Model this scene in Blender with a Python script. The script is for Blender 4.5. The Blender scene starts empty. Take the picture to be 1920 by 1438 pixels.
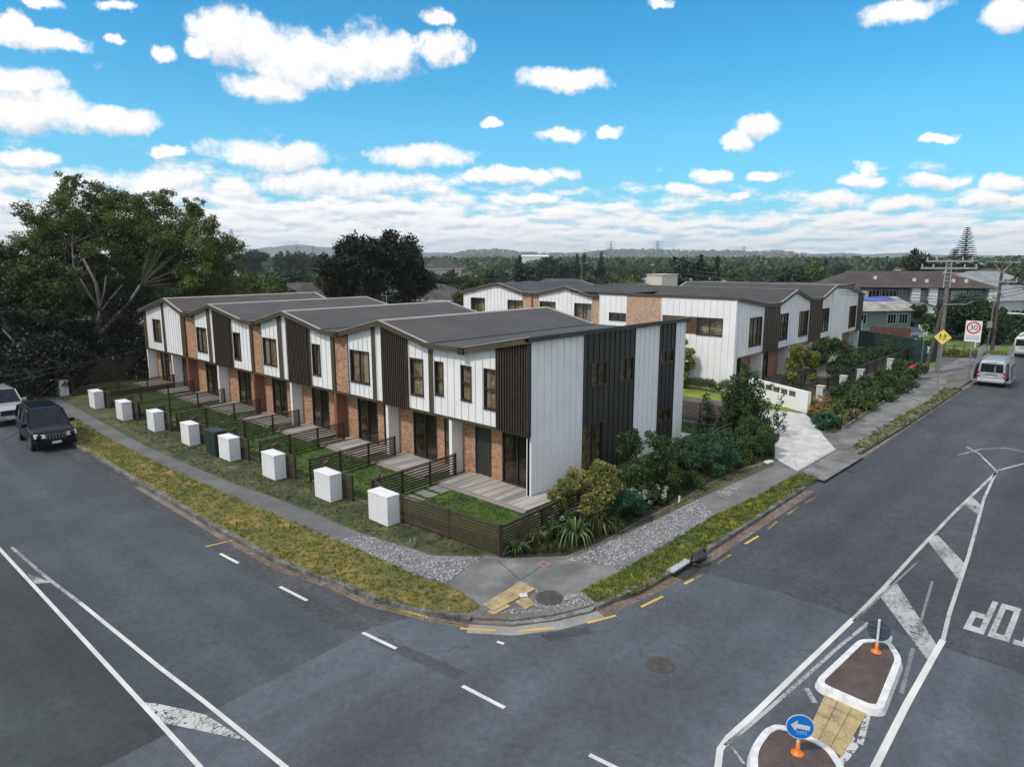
import bpy, math, random
import numpy as np
from mathutils import Vector, Matrix
R = math.radians
HAZE = True
random.seed(7)
RG = np.random.default_rng(11)
SC = bpy.context.scene
COL = SC.collection

# ------------------------------------------------------------------ camera frame
FPX, HORY, CX, CY, H = 1285.0, 485.0, 960.0, 719.0, 9.2
PITCH = math.atan((CY - HORY) / FPX)
YAW = math.atan(1210 / (FPX / math.cos(PITCH)))
FWX, FWY = math.cos(YAW), math.sin(YAW)
RTX, RTY = FWY, -FWX

def ray(x, y):
    a = (x - CX) / FPX; b = (CY - y) / FPX
    F = math.cos(PITCH) + b * math.sin(PITCH); U = -math.sin(PITCH) + b * math.cos(PITCH)
    return (FWX * F + RTX * a, FWY * F + RTY * a, U)

def gp(x, y, z=0.0):
    """ground point (metres) seen at a picture position, used as a survey of the site"""
    d = ray(x, y); t = (z - H) / d[2]
    return (d[0] * t, d[1] * t)

def far(x, dist):
    """ground point at a bearing and distance"""
    a = math.atan((x - CX) / (FPX / math.cos(PITCH)))
    c, s = math.cos(a), math.sin(a)
    return (dist * (FWX * c + RTX * s), dist * (FWY * c + RTY * s))

def zof(y, dist, x=960):
    """height seen at picture row y at a ground distance"""
    b = (CY - y) / FPX
    F = math.cos(PITCH) + b * math.sin(PITCH); U = -math.sin(PITCH) + b * math.cos(PITCH)
    a = (x - CX) / FPX
    return H + dist * U / math.hypot(F, a)

RZ = -0.12           # road level; the built block stands at 0

# ------------------------------------------------------------------ node helpers
MATS = {}
def newmat(name):
    m = bpy.data.materials.new(name); m.use_nodes = True
    nt = m.node_tree; nt.nodes.clear()
    return m, nt
def nd(nt, kind, **kw):
    n = nt.nodes.new(kind)
    for k, v in kw.items():
        if k.startswith('i_'):
            n.inputs[k[2:].replace('_', ' ')].default_value = v
        else: setattr(n, k, v)
    return n
def col4(c): return (c[0], c[1], c[2], 1.0)
def lk(nt, a, b): nt.links.new(a, b)
def math_(nt, op, a, b=None, c=None, clamp=False):
    n = nt.nodes.new('ShaderNodeMath'); n.operation = op; n.use_clamp = clamp
    for i, v in enumerate((a, b, c)):
        if v is None: continue
        if isinstance(v, (int, float)): n.inputs[i].default_value = v
        else: lk(nt, v, n.inputs[i])
    return n.outputs[0]
def mixc(nt, f, a, b, mode='MIX'):
    n = nt.nodes.new('ShaderNodeMix'); n.data_type = 'RGBA'; n.blend_type = mode
    for idx, v in ((0, f), (6, a), (7, b)):
        if isinstance(v, (int, float)): n.inputs[idx].default_value = v
        elif isinstance(v, tuple): n.inputs[idx].default_value = col4(v)
        else: lk(nt, v, n.inputs[idx])
    return n.outputs[2]
def noise(nt, vec, scale, detail=4, rough=0.55, dist=0.0):
    n = nd(nt, 'ShaderNodeTexNoise'); n.inputs['Scale'].default_value = scale
    n.inputs['Detail'].default_value = detail; n.inputs['Roughness'].default_value = rough
    n.inputs['Distortion'].default_value = dist
    if vec is not None: lk(nt, vec, n.inputs['Vector'])
    return n.outputs['Fac']
def ramp(nt, f, stops):
    n = nd(nt, 'ShaderNodeValToRGB'); cr = n.color_ramp
    while len(cr.elements) < len(stops): cr.elements.new(0.5)
    for e, (p, c) in zip(cr.elements, stops):
        e.position = p; e.color = col4(c) if isinstance(c, tuple) else (c, c, c, 1)
    lk(nt, f, n.inputs[0]); return n.outputs[0]
def coords(nt, which='Object', scale=None, rot=None):
    tc = nd(nt, 'ShaderNodeTexCoord'); v = tc.outputs[which]
    if scale or rot:
        mp = nd(nt, 'ShaderNodeMapping')
        if scale: mp.inputs['Scale'].default_value = scale
        if rot: mp.inputs['Rotation'].default_value = rot
        lk(nt, v, mp.inputs['Vector']); v = mp.outputs[0]
    return v
def worldpos(nt, scale=None, rot=None):
    g = nd(nt, 'ShaderNodeNewGeometry'); v = g.outputs['Position']
    if scale or rot:
        mp = nd(nt, 'ShaderNodeMapping')
        if scale: mp.inputs['Scale'].default_value = scale
        if rot: mp.inputs['Rotation'].default_value = rot
        lk(nt, v, mp.inputs['Vector']); v = mp.outputs[0]
    return v
def finish(nt, colr, rough=0.7, bump=None, bstr=0.3, bdist=0.02, metal=0.0, spec=0.5, alpha=None):
    b = nd(nt, 'ShaderNodeBsdfPrincipled'); o = nd(nt, 'ShaderNodeOutputMaterial')
    if isinstance(colr, tuple): b.inputs['Base Color'].default_value = col4(colr)
    else: lk(nt, colr, b.inputs['Base Color'])
    if isinstance(rough, (int, float)): b.inputs['Roughness'].default_value = rough
    else: lk(nt, rough, b.inputs['Roughness'])
    b.inputs['Metallic'].default_value = metal
    b.inputs['Specular IOR Level'].default_value = spec
    if bump is not None:
        bn = nd(nt, 'ShaderNodeBump'); bn.inputs['Strength'].default_value = bstr; bn.inputs['Distance'].default_value = bdist
        lk(nt, bump, bn.inputs['Height']); lk(nt, bn.outputs[0], b.inputs['Normal'])
    if alpha is not None:
        tr = nd(nt, 'ShaderNodeBsdfTransparent'); mx = nd(nt, 'ShaderNodeMixShader')
        lk(nt, alpha, mx.inputs[0]); lk(nt, tr.outputs[0], mx.inputs[1]); lk(nt, b.outputs[0], mx.inputs[2])
        lk(nt, mx.outputs[0], o.inputs[0])
    else: lk(nt, b.outputs[0], o.inputs[0])
    return b

def plain(name, c, rough=0.6, var=0.12, scale=3.0, metal=0.0, spec=0.5, c2=None, bstr=0.0):
    """paint, metal, plastic with a little weathering"""
    if name in MATS: return MATS[name]
    m, nt = newmat(name); v = worldpos(nt)
    n = noise(nt, v, scale, 5, 0.6)
    c2 = c2 or tuple(x * (1 - var * 2.2) for x in c)
    k = ramp(nt, n, [(0.3, 0.0), (0.72, 1.0)])
    cc = mixc(nt, k, c2, c)
    finish(nt, cc, rough, metal=metal, spec=spec, bump=n if bstr else None, bstr=bstr)
    MATS[name] = m; return m

def ground(name, cols, scale=1.0, fine=14.0, rough=0.9, bstr=0.5, bdist=0.03, speck=None, big=None):
    """soil, grass, gravel: three tones by layered noise"""
    if name in MATS: return MATS[name]
    m, nt = newmat(name); v = worldpos(nt)
    a = noise(nt, v, scale, 6, 0.62); b = noise(nt, v, fine, 4, 0.7)
    f = math_(nt, 'ADD', math_(nt, 'MULTIPLY', a, 0.6), math_(nt, 'MULTIPLY', b, 0.4))
    cc = ramp(nt, f, [(0.38, cols[0]), (0.5, cols[1]), (0.62, cols[2])])
    if big:
        g = ramp(nt, noise(nt, v, big[1], 3, 0.5), [(0.42, 0.0), (0.6, 1.0)])
        cc = mixc(nt, g, cc, big[0])
    if speck:
        vo = nd(nt, 'ShaderNodeTexVoronoi'); vo.inputs['Scale'].default_value = speck[1]; lk(nt, v, vo.inputs['Vector'])
        s = ramp(nt, vo.outputs['Distance'], [(0.0, 1.0), (speck[2], 0.0)])
        sep = nd(nt, 'ShaderNodeSeparateColor'); lk(nt, vo.outputs['Color'], sep.inputs[0])
        s = math_(nt, 'MULTIPLY', s, math_(nt, 'GREATER_THAN', sep.outputs[0], speck[3]))
        cc = mixc(nt, s, cc, speck[0])
    finish(nt, cc, rough, bump=b, bstr=bstr, bdist=bdist)
    MATS[name] = m; return m

def asphalt(name, base, streak_rot=0.0, light=1.0, coarse=0.35):
    if name in MATS: return MATS[name]
    m, nt = newmat(name); v = worldpos(nt)
    st = worldpos(nt, scale=(1.0, 0.06, 1.0) if streak_rot == 0 else (0.06, 1.0, 1.0))
    s = noise(nt, st, 0.55, 3, 0.5)
    blot = noise(nt, v, 0.35, 5, 0.6); fine = noise(nt, v, 34.0, 3, 0.75); mid = noise(nt, v, 6.0, 4, 0.65)
    f = math_(nt, 'ADD', math_(nt, 'MULTIPLY', s, 0.55), math_(nt, 'MULTIPLY', blot, 0.45))
    lo = tuple(x * 0.68 for x in base); hi = tuple(x * 1.5 for x in base)
    cc = ramp(nt, f, [(0.34, lo), (0.5, base), (0.66, hi)])
    k = ramp(nt, math_(nt, 'ADD', math_(nt, 'MULTIPLY', fine, 0.65), math_(nt, 'MULTIPLY', mid, 0.35)), [(0.36, 1.0 - coarse), (0.5, 1.0), (0.66, 1.0 + coarse * 1.2)])
    cc = mixc(nt, 1.0, cc, k, 'MULTIPLY')
    # pale stones and grit
    vo = nd(nt, 'ShaderNodeTexVoronoi'); vo.inputs['Scale'].default_value = 5.5; lk(nt, v, vo.inputs['Vector'])
    sep = nd(nt, 'ShaderNodeSeparateColor'); lk(nt, vo.outputs['Color'], sep.inputs[0])
    g = math_(nt, 'MULTIPLY', ramp(nt, vo.outputs['Distance'], [(0.0, 1.0), (0.13, 0.0)]), math_(nt, 'GREATER_THAN', sep.outputs[0], 0.93))
    cc = mixc(nt, math_(nt, 'MULTIPLY', g, 0.5), cc, (0.22, 0.22, 0.22))
    # hairline cracks
    v2 = nd(nt, 'ShaderNodeTexVoronoi', feature='DISTANCE_TO_EDGE'); v2.inputs['Scale'].default_value = 0.33
    dv = nd(nt, 'ShaderNodeVectorMath', operation='ADD'); nn = nd(nt, 'ShaderNodeTexNoise'); nn.inputs['Scale'].default_value = 1.2; nn.inputs['Detail'].default_value = 5
    lk(nt, v, nn.inputs['Vector']); lk(nt, v, dv.inputs[0]); lk(nt, nn.outputs['Color'], dv.inputs[1]); lk(nt, dv.outputs[0], v2.inputs['Vector'])
    cr = ramp(nt, v2.outputs['Distance'], [(0.0, 1.0), (0.006, 0.0)])
    cr = math_(nt, 'MULTIPLY', cr, ramp(nt, blot, [(0.5, 0.0), (0.62, 0.7)]))
    cc = mixc(nt, cr, cc, tuple(x * 0.35 for x in base))
    finish(nt, cc, 0.82, bump=fine, bstr=0.35, bdist=0.012, spec=0.35)
    MATS[name] = m; return m

def paint_mark(name, c, wear=0.5, crack=False):
    """road paint with chipped gaps the asphalt shows through"""
    if name in MATS: return MATS[name]
    m, nt = newmat(name); v = worldpos(nt)
    n = noise(nt, v, 9.0, 6, 0.75); n2 = noise(nt, v, 1.3, 3, 0.5); n3 = noise(nt, v, 45.0, 3, 0.8)
    f = math_(nt, 'ADD', math_(nt, 'ADD', math_(nt, 'MULTIPLY', n, 0.45), math_(nt, 'MULTIPLY', n3, 0.35)), math_(nt, 'MULTIPLY', n2, 0.2))
    t = 0.36 + wear * 0.16
    a = ramp(nt, f, [(t - 0.03, 0.0), (t + 0.035, 1.0)])
    if crack:
        vo = nd(nt, 'ShaderNodeTexVoronoi', feature='DISTANCE_TO_EDGE'); vo.inputs['Scale'].default_value = 3.2
        dv = nd(nt, 'ShaderNodeVectorMath', operation='ADD'); nn = nd(nt, 'ShaderNodeTexNoise'); nn.inputs['Scale'].default_value = 3.0
        lk(nt, v, nn.inputs['Vector']); lk(nt, v, dv.inputs[0]); lk(nt, nn.outputs['Color'], dv.inputs[1]); lk(nt, dv.outputs[0], vo.inputs['Vector'])
        a = math_(nt, 'MULTIPLY', a, ramp(nt, vo.outputs['Distance'], [(0.02, 0.0), (0.05, 1.0)]))
    cc = mixc(nt, ramp(nt, n2, [(0.35, 0.0), (0.7, 1.0)]), tuple(x * 0.78 for x in c), c)
    finish(nt, cc, 0.7, alpha=a)
    MATS[name] = m; return m

def boardmat(name, c):
    if name in MATS: return MATS[name]
    m, nt = newmat(name); n = noise(nt, worldpos(nt, scale=(0.25, 7.0, 1.0)), 1.0, 1, 0.5); n2 = noise(nt, worldpos(nt, scale=(1.0, 9.0, 1.0)), 3.0, 4, 0.6)
    cc = mixc(nt, ramp(nt, n, [(0.34, 0.0), (0.66, 1.0)]), tuple(x * 0.6 for x in c), tuple(x * 1.3 for x in c)); cc = mixc(nt, 1.0, cc, ramp(nt, n2, [(0.3, 0.85), (0.7, 1.12)]), 'MULTIPLY')
    finish(nt, cc, 0.75, bump=n2, bstr=0.15); MATS[name] = m; return m

def leafmat(name, dark, light, trans=0.25, rough=0.55, tip=None):
    if name in MATS: return MATS[name]
    m, nt = newmat(name)
    at = nd(nt, 'ShaderNodeAttribute'); at.attribute_name = 'tone'
    stops = [(0.0, dark), (0.62, tuple((a + b) / 2 for a, b in zip(dark, light))), (1.0, light)]
    if tip: stops = [(0.0, dark), (0.55, tuple((a + b) / 2 for a, b in zip(dark, light))), (0.86, light), (1.0, tip)]
    cc = ramp(nt, at.outputs['Fac'], stops)
    b = nd(nt, 'ShaderNodeBsdfPrincipled'); b.inputs['Roughness'].default_value = rough; b.inputs['Specular IOR Level'].default_value = 0.3
    lk(nt, cc, b.inputs['Base Color'])
    t = nd(nt, 'ShaderNodeBsdfTranslucent'); lk(nt, cc, t.inputs[0])
    mx = nd(nt, 'ShaderNodeMixShader'); mx.inputs[0].default_value = trans
    o = nd(nt, 'ShaderNodeOutputMaterial')
    lk(nt, b.outputs[0], mx.inputs[1]); lk(nt, t.outputs[0], mx.inputs[2]); lk(nt, mx.outputs[0], o.inputs[0])
    MATS[name] = m; return m

def brickmat(name, c1, c2, mortar):
    if name in MATS: return MATS[name]
    m, nt = newmat(name); v = worldpos(nt)
    sp = nd(nt, 'ShaderNodeSeparateXYZ'); lk(nt, v, sp.inputs[0])
    cb = nd(nt, 'ShaderNodeCombineXYZ'); lk(nt, math_(nt, 'ADD', sp.outputs[0], sp.outputs[1]), cb.inputs[0]); lk(nt, sp.outputs[2], cb.inputs[1])
    br = nd(nt, 'ShaderNodeTexBrick'); lk(nt, cb.outputs[0], br.inputs['Vector'])
    br.inputs['Scale'].default_value = 1.0; br.inputs['Brick Width'].default_value = 0.24; br.inputs['Row Height'].default_value = 0.086
    br.inputs['Mortar Size'].default_value = 0.011; br.inputs['Bias'].default_value = -0.1
    br.inputs['Color1'].default_value = col4(c1); br.inputs['Color2'].default_value = col4(c2); br.inputs['Mortar'].default_value = col4(mortar)
    n = noise(nt, v, 7.0, 4, 0.7)
    cc = mixc(nt, 1.0, br.outputs['Color'], ramp(nt, n, [(0.3, 0.65), (0.7, 1.3)]), 'MULTIPLY')
    finish(nt, cc, 0.88, bump=br.outputs['Fac'], bstr=-0.6, bdist=0.012)
    MATS[name] = m; return m

def roofmat(name, c, period=0.2, axis='X'):
    if name in MATS: return MATS[name]
    m, nt = newmat(name); v = worldpos(nt)
    w = nd(nt, 'ShaderNodeTexWave', wave_type='BANDS', bands_direction=axis, wave_profile='SIN')
    w.inputs['Scale'].default_value = 0.314 / period; lk(nt, v, w.inputs['Vector'])
    n = noise(nt, v, 0.6, 5, 0.6)
    cc = mixc(nt, ramp(nt, n, [(0.35, 0.0), (0.68, 1.0)]), tuple(x * 0.82 for x in c), tuple(x * 1.12 for x in c))
    cc = mixc(nt, ramp(nt, w.outputs['Fac'], [(0.0, 1.0), (0.14, 0.0)]), cc, tuple(x * 0.5 for x in c))
    finish(nt, cc, 0.55, bump=w.outputs['Fac'], bstr=0.6, bdist=0.02, spec=0.18)
    MATS[name] = m; return m

def glassmat(name='window_glass', tint=(0.93, 0.905, 0.85), refl=0.05):
    if name in MATS: return MATS[name]
    m, nt = newmat(name)
    fr = nd(nt, 'ShaderNodeLayerWeight'); fr.inputs['Blend'].default_value = 0.5
    tr = nd(nt, 'ShaderNodeBsdfTransparent'); tr.inputs[0].default_value = col4(tint)
    gl = nd(nt, 'ShaderNodeBsdfGlossy'); gl.inputs['Roughness'].default_value = 0.03; gl.inputs[0].default_value = (0.9, 0.88, 0.82, 1)
    n = noise(nt, worldpos(nt), 1.1, 2, 0.5)
    bn = nd(nt, 'ShaderNodeBump'); bn.inputs['Strength'].default_value = 0.08; bn.inputs['Distance'].default_value = 0.05; lk(nt, n, bn.inputs['Height']); lk(nt, bn.outputs[0], gl.inputs['Normal'])
    f = math_(nt, 'ADD', math_(nt, 'MULTIPLY', math_(nt, 'POWER', fr.outputs['Facing'], 4.0), 0.75), refl, clamp=True)
    mx = nd(nt, 'ShaderNodeMixShader'); lk(nt, f, mx.inputs[0]); lk(nt, tr.outputs[0], mx.inputs[1]); lk(nt, gl.outputs[0], mx.inputs[2])
    o = nd(nt, 'ShaderNodeOutputMaterial'); lk(nt, mx.outputs[0], o.inputs[0])
    MATS[name] = m; return m

# ------------------------------------------------------------------ mesh helpers
class MB:
    def __init__(s): s.v = []; s.f = []
    def add(s, vs, fs):
        o = len(s.v); s.v.extend(tuple(map(float, p)) for p in vs); s.f.extend(tuple(i + o for i in f) for f in fs); return s
    def box(s, x0, x1, y0, y1, z0, z1):
        if x0 > x1: x0, x1 = x1, x0
        if y0 > y1: y0, y1 = y1, y0
        if z0 > z1: z0, z1 = z1, z0
        return s.add([(x0, y0, z0), (x1, y0, z0), (x1, y1, z0), (x0, y1, z0), (x0, y0, z1), (x1, y0, z1), (x1, y1, z1), (x0, y1, z1)],
                     [(0, 3, 2, 1), (4, 5, 6, 7), (0, 1, 5, 4), (1, 2, 6, 5), (2, 3, 7, 6), (3, 0, 4, 7)])
    def hexa(s, a, b):
        """two matching loops (front, back) joined into a closed solid"""
        n = len(a); vs = list(a) + list(b)
        fs = [tuple(range(n)), tuple(range(2 * n - 1, n - 1, -1))]
        for i in range(n):
            j = (i + 1) % n; fs.append((i, i + n, j + n, j))
        return s.add(vs, fs)
    def prism(s, poly, z0, z1):
        return s.hexa([(x, y, z1) for x, y in poly], [(x, y, z0) for x, y in poly])
    def sheet(s, poly, z):
        ar = sum(poly[i][0] * poly[(i + 1) % len(poly)][1] - poly[(i + 1) % len(poly)][0] * poly[i][1] for i in range(len(poly)))
        if ar < 0: poly = poly[::-1]
        return s.add([(x, y, z) for x, y in poly], [tuple(range(len(poly)))])
    def bar(s, p, q, w, h=None, up=(0, 0, 1)):
        """rectangular bar from p to q"""
        h = h or w; p = Vector(p); q = Vector(q); d = (q - p)
        if d.length < 1e-6: return s
        d.normalize(); u = Vector(up)
        if abs(d.dot(u)) > 0.98: u = Vector((1, 0, 0))
        r = d.cross(u).normalized(); u = r.cross(d).normalized()
        a = [p + r * w / 2 + u * h / 2, p - r * w / 2 + u * h / 2, p - r * w / 2 - u * h / 2, p + r * w / 2 - u * h / 2]
        b = [x + (q - p) for x in a]
        return s.hexa(a, b)
    def tube(s, pts, rad, seg=8, cap=True):
        pts = [Vector(p) for p in pts]; n = len(pts)
        rr = rad if isinstance(rad, (list, tuple)) else [rad] * n
        vs = []; fs = []; prev = None
        for i, p in enumerate(pts):
            d = (pts[min(i + 1, n - 1)] - pts[max(i - 1, 0)]).normalized()
            if prev is None:
                u = Vector((0, 0, 1)) if abs(d.z) < 0.9 else Vector((1, 0, 0))
            else: u = prev
            r = d.cross(u).normalized(); u = r.cross(d).normalized(); prev = u
            for k in range(seg):
                a = 2 * math.pi * k / seg
                vs.append(p + (r * math.cos(a) + u * math.sin(a)) * rr[i])
        for i in range(n - 1):
            for k in range(seg):
                k2 = (k + 1) % seg
                fs.append((i * seg + k, i * seg + k2, (i + 1) * seg + k2, (i + 1) * seg + k))
        if cap: fs.append(tuple(range(seg))[::-1]); fs.append(tuple((n - 1) * seg + k for k in range(seg)))
        return s.add(vs, fs)
    def cyl(s, c, r, z0, z1, seg=16, r2=None):
        return s.tube([(c[0], c[1], z0), (c[0], c[1], z1)], [r, r if r2 is None else r2], seg)
    def disc(s, c, r, thick, axis, seg=28, sx=1.0):
        """round plate centred on c, facing axis"""
        a = Vector(axis).normalized(); c = Vector(c)
        return s.tube([c - a * thick / 2, c + a * thick / 2], r, seg)
    def lathe(s, prof, c=(0, 0, 0), seg=20):
        vs = []; fs = []
        for r, z in prof:
            for k in range(seg):
                a = 2 * math.pi * k / seg; vs.append((c[0] + r * math.cos(a), c[1] + r * math.sin(a), c[2] + z))
        for i in range(len(prof) - 1):
            for k in range(seg):
                k2 = (k + 1) % seg; fs.append((i * seg + k, i * seg + k2, (i + 1) * seg + k2, (i + 1) * seg + k))
        fs.append(tuple(range(seg))[::-1]); fs.append(tuple((len(prof) - 1) * seg + k for k in range(seg)))
        return s.add(vs, fs)

WLOC = {}
def tag(o, label=None, cat=None, group=None, kind=None):
    if label: o['label'] = label
    if cat: o['category'] = cat
    if group: o['group'] = group
    if kind: o['kind'] = kind
    return o
def thing(name, label, cat, loc=(0, 0, 0), rotz=0.0, group=None):
    o = bpy.data.objects.new(name, None); COL.objects.link(o); o.empty_display_size = 0.3
    o.location = loc; o.rotation_euler = (0, 0, rotz); WLOC[o.name] = Vector(loc)
    return tag(o, label, cat, group)
def obj(name, mb, mat, parent=None, local=False, smooth=False, bevel=0.0, origin=None):
    me = bpy.data.meshes.new(name)
    off = Vector((0, 0, 0))
    if parent is not None and not local: off = WLOC[parent.name]
    if parent is None and origin is not None: off = Vector(origin)
    vs = [(p[0] - off[0], p[1] - off[1], p[2] - off[2]) for p in mb.v] if off.length > 0 else mb.v
    me.from_pydata(vs, [], mb.f); me.materials.append(mat)
    me.update()
    if smooth:
        for p in me.polygons: p.use_smooth = True
        if smooth != True: me.set_sharp_from_angle(angle=R(smooth))
    o = bpy.data.objects.new(name, me); COL.objects.link(o)
    if parent is not None: o.parent = parent; WLOC[o.name] = WLOC[parent.name]
    else:
        o.location = off; WLOC[o.name] = off
    if bevel:
        b = o.modifiers.new('edge', 'BEVEL'); b.width = bevel; b.segments = 2; b.limit_method = 'ANGLE'
    return o
def struct(name, mb, mat, **kw):
    o = obj(name, mb, mat, **kw); o['kind'] = 'structure'; return o
def npmesh(name, verts, quads, tone=None, mat=None, tri=False):
    """mesh from numpy arrays; quads (n,4) or (n,3)"""
    me = bpy.data.meshes.new(name); n = len(verts); k = quads.shape[1]; nf = len(quads)
    me.vertices.add(n); me.vertices.foreach_set('co', verts.astype(np.float32).ravel())
    me.loops.add(nf * k); me.loops.foreach_set('vertex_index', quads.astype(np.int32).ravel())
    me.polygons.add(nf); me.polygons.foreach_set('loop_start', np.arange(0, nf * k, k, dtype=np.int32))
    me.polygons.foreach_set('loop_total', np.full(nf, k, dtype=np.int32))
    me.update(calc_edges=True)
    if tone is not None:
        a = me.attributes.new('tone', 'FLOAT', 'POINT'); a.data.foreach_set('value', tone.astype(np.float32))
    if mat: me.materials.append(mat)
    return me
def meshobj(name, me, parent=None):
    o = bpy.data.objects.new(name, me); COL.objects.link(o)
    if parent is not None: o.parent = parent; WLOC[o.name] = WLOC[parent.name]
    return o
def dup(root, loc, rotz, label=None, group=None, scale=None):
    r = root.copy(); COL.objects.link(r); r.location = loc; r.rotation_euler = (0, 0, rotz)
    if scale is not None: r.scale = scale if isinstance(scale, tuple) else (scale,) * 3
    if label: r['label'] = label
    if group: r['group'] = group
    for ch in list(root.children):
        c = ch.copy(); COL.objects.link(c); c.parent = r
        for g in ch.children:
            d = g.copy(); COL.objects.link(d); d.parent = c
    return r

# ------------------------------------------------------------------ foliage
def leaves(centers, radii, n, ll, lw, droop=0.0, fill=0.45, flat=1.0, seed=0, up=0.3):
    """n leaf quads scattered through a set of ellipsoid clumps; returns verts, quads, tone"""
    g = np.random.default_rng(seed)
    C = np.array(centers, float); Rr = np.array(radii, float)
    if Rr.ndim == 1: Rr = np.stack([Rr, Rr, Rr * flat], 1)
    w = (Rr[:, 0] * Rr[:, 1]) ** 1.0; idx = g.choice(len(C), n, p=w / w.sum())
    d = g.normal(size=(n, 3)); d /= np.linalg.norm(d, axis=1)[:, None]
    rad = fill + (1 - fill) * g.random(n) ** 0.6
    rad *= 1 + 0.16 * g.normal(size=n)
    P = C[idx] + d * rad[:, None] * Rr[idx]
    ct = g.random(len(C))
    t = g.normal(size=(n, 3)) * 0.8 + d * 0.7; t[:, 2] -= droop; t /= np.linalg.norm(t, axis=1)[:, None]
    nn = g.normal(size=(n, 3)) * 0.7 + d * 0.6; nn[:, 2] += up
    b = np.cross(t, nn); b /= (np.linalg.norm(b, axis=1)[:, None] + 1e-9)
    s = (0.6 + 0.8 * g.random(n))[:, None]
    a = t * ll * s * 0.5; c = b * lw * s * 0.5
    V = np.stack([P - a, P + c, P + a, P - c], 1).reshape(-1, 3)
    Q = np.arange(4 * n).reshape(n, 4)
    tone = np.clip(0.42 * ct[idx] + 0.45 * g.random(n) + 0.1, 0, 1)
    return V, Q, np.repeat(tone, 4)
def lobes(R0, H0, z0, k, seed, sub=5, rr=(0.24, 0.42)):
    """clump centres that make an uneven rounded crown of radius R0, height H0, base z0"""
    g = np.random.default_rng(seed); C = []; Q = []
    for i in range(k):
        a = g.random() * 2 * math.pi; u = g.random()
        z = z0 + H0 * (0.12 + 0.8 * u)
        w = math.sqrt(max(0.05, 1 - (2 * (z - z0) / H0 - 0.85) ** 2 * 0.8))
        r = R0 * w * (0.35 + 0.6 * g.random() ** 0.6)
        c = np.array([r * math.cos(a), r * math.sin(a), z]); s = R0 * (rr[0] + (rr[1] - rr[0]) * g.random())
        C.append(c); Q.append(s)
        for j in range(sub):
            d = g.normal(size=3); d /= np.linalg.norm(d); d[2] = abs(d[2]) * 0.7 + d[2] * 0.3
            C.append(c + d * s * 0.9); Q.append(s * (0.3 + 0.3 * g.random()))
    return C, Q
BARK = None
def trunk_mb(h, r, tips, seed=0, seg=7, lean=(0, 0)):
    g = random.Random(seed); mb = MB()
    pts = [(0, 0, -0.1)]; rad = [r * 1.25]
    n = 5
    for i in range(1, n + 1):
        f = i / n; pts.append((lean[0] * f + g.uniform(-1, 1) * r * 0.5, lean[1] * f + g.uniform(-1, 1) * r * 0.5, h * f)); rad.append(r * (1 - 0.45 * f))
    mb.tube(pts, rad, seg)
    for t in tips:
        k = g.choice([2, 3, 4, 5]); s = Vector(pts[k]); e = Vector(t); m = (s + e) / 2 + Vector((g.uniform(-1, 1), g.uniform(-1, 1), g.uniform(0, 1))) * (e - s).length * 0.12
        mb.tube([s, s.lerp(m, 0.5) + Vector((0, 0, 0.02)), m, e], [rad[k] * 0.55, rad[k] * 0.45, rad[k] * 0.33, rad[k] * 0.1], 5)
    return mb
def tree(name, label, cat, loc, R0, H0, z0, n, ll, lw, lm, seed, group=None, k=9, sub=5, r=0.16, bark=None, C=None, Q=None, flat=0.85, rotz=0.0, droop=0.0, fill=0.45, crown='crown', trunk=True, tips=7):
    t = thing(name, label, cat, loc, rotz, group)
    if C is None: C, Q = lobes(R0, H0, z0, k, seed, sub)
    V, F, T = leaves(C, Q, n, ll, lw, flat=flat, seed=seed, droop=droop, fill=fill)
    meshobj(crown, npmesh(crown, V, F, T, lm), t)
    if trunk:
        step = max(1, len(C) // tips)
        obj('trunk', trunk_mb(z0 + H0 * 0.45, r, [tuple(c) for c in C[::step]], seed), bark or plain('bark_grey_brown', (0.13, 0.105, 0.08), 0.9, 0.25, 9.0), t, local=True, smooth=True)
    return t
def blades(n, r, h, w, arch, seed, base=0.04, spread=1.0, nseg=4):
    """rosette of arching strap leaves"""
    g = random.Random(seed); vs = []; fs = []; tn = []
    for i in range(n):
        a = 2 * math.pi * (i * 0.382) + g.uniform(-.3, .3); e = g.uniform(0.15, 1.0) ** 0.8 * spread
        L = g.uniform(0.7, 1.05); px, py = math.cos(a), math.sin(a); qx, qy = -py, px; o = len(vs); tone = g.random()
        for s in range(nseg + 1):
            f = s / nseg; rr = base + r * L * e * f; z = h * L * (math.sin(f * math.pi * (0.5 + arch * e * 0.42)) * (1.05 - 0.35 * e))
            ww = w * (1 - f ** 1.6) * (0.55 + 0.9 * min(1, f * 3 + 0.2)) * 0.5 + 0.002
            vs += [(px * rr + qx * ww, py * rr + qy * ww, z + ww * .5), (px * rr, py * rr, z - ww * .3), (px * rr - qx * ww, py * rr - qy * ww, z + ww * .5)]
            tn += [tone, tone * 0.8, tone]
            if s:
                b = o + s * 3; fs += [(b - 3, b - 2, b + 1, b), (b - 2, b - 1, b + 2, b + 1)]
    return np.array(vs), np.array(fs), np.array(tn)
def inpoly(x, y, poly):
    c = np.zeros(len(x), bool); n = len(poly); j = n - 1
    for i in range(n):
        xi, yi = poly[i]; xj, yj = poly[j]
        with np.errstate(divide='ignore', invalid='ignore'):
            m = ((yi > y) != (yj > y)) & (x < (xj - xi) * (y - yi) / ((yj - yi) if yj != yi else 1e-9) + xi)
        c ^= m; j = i
    return c
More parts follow.
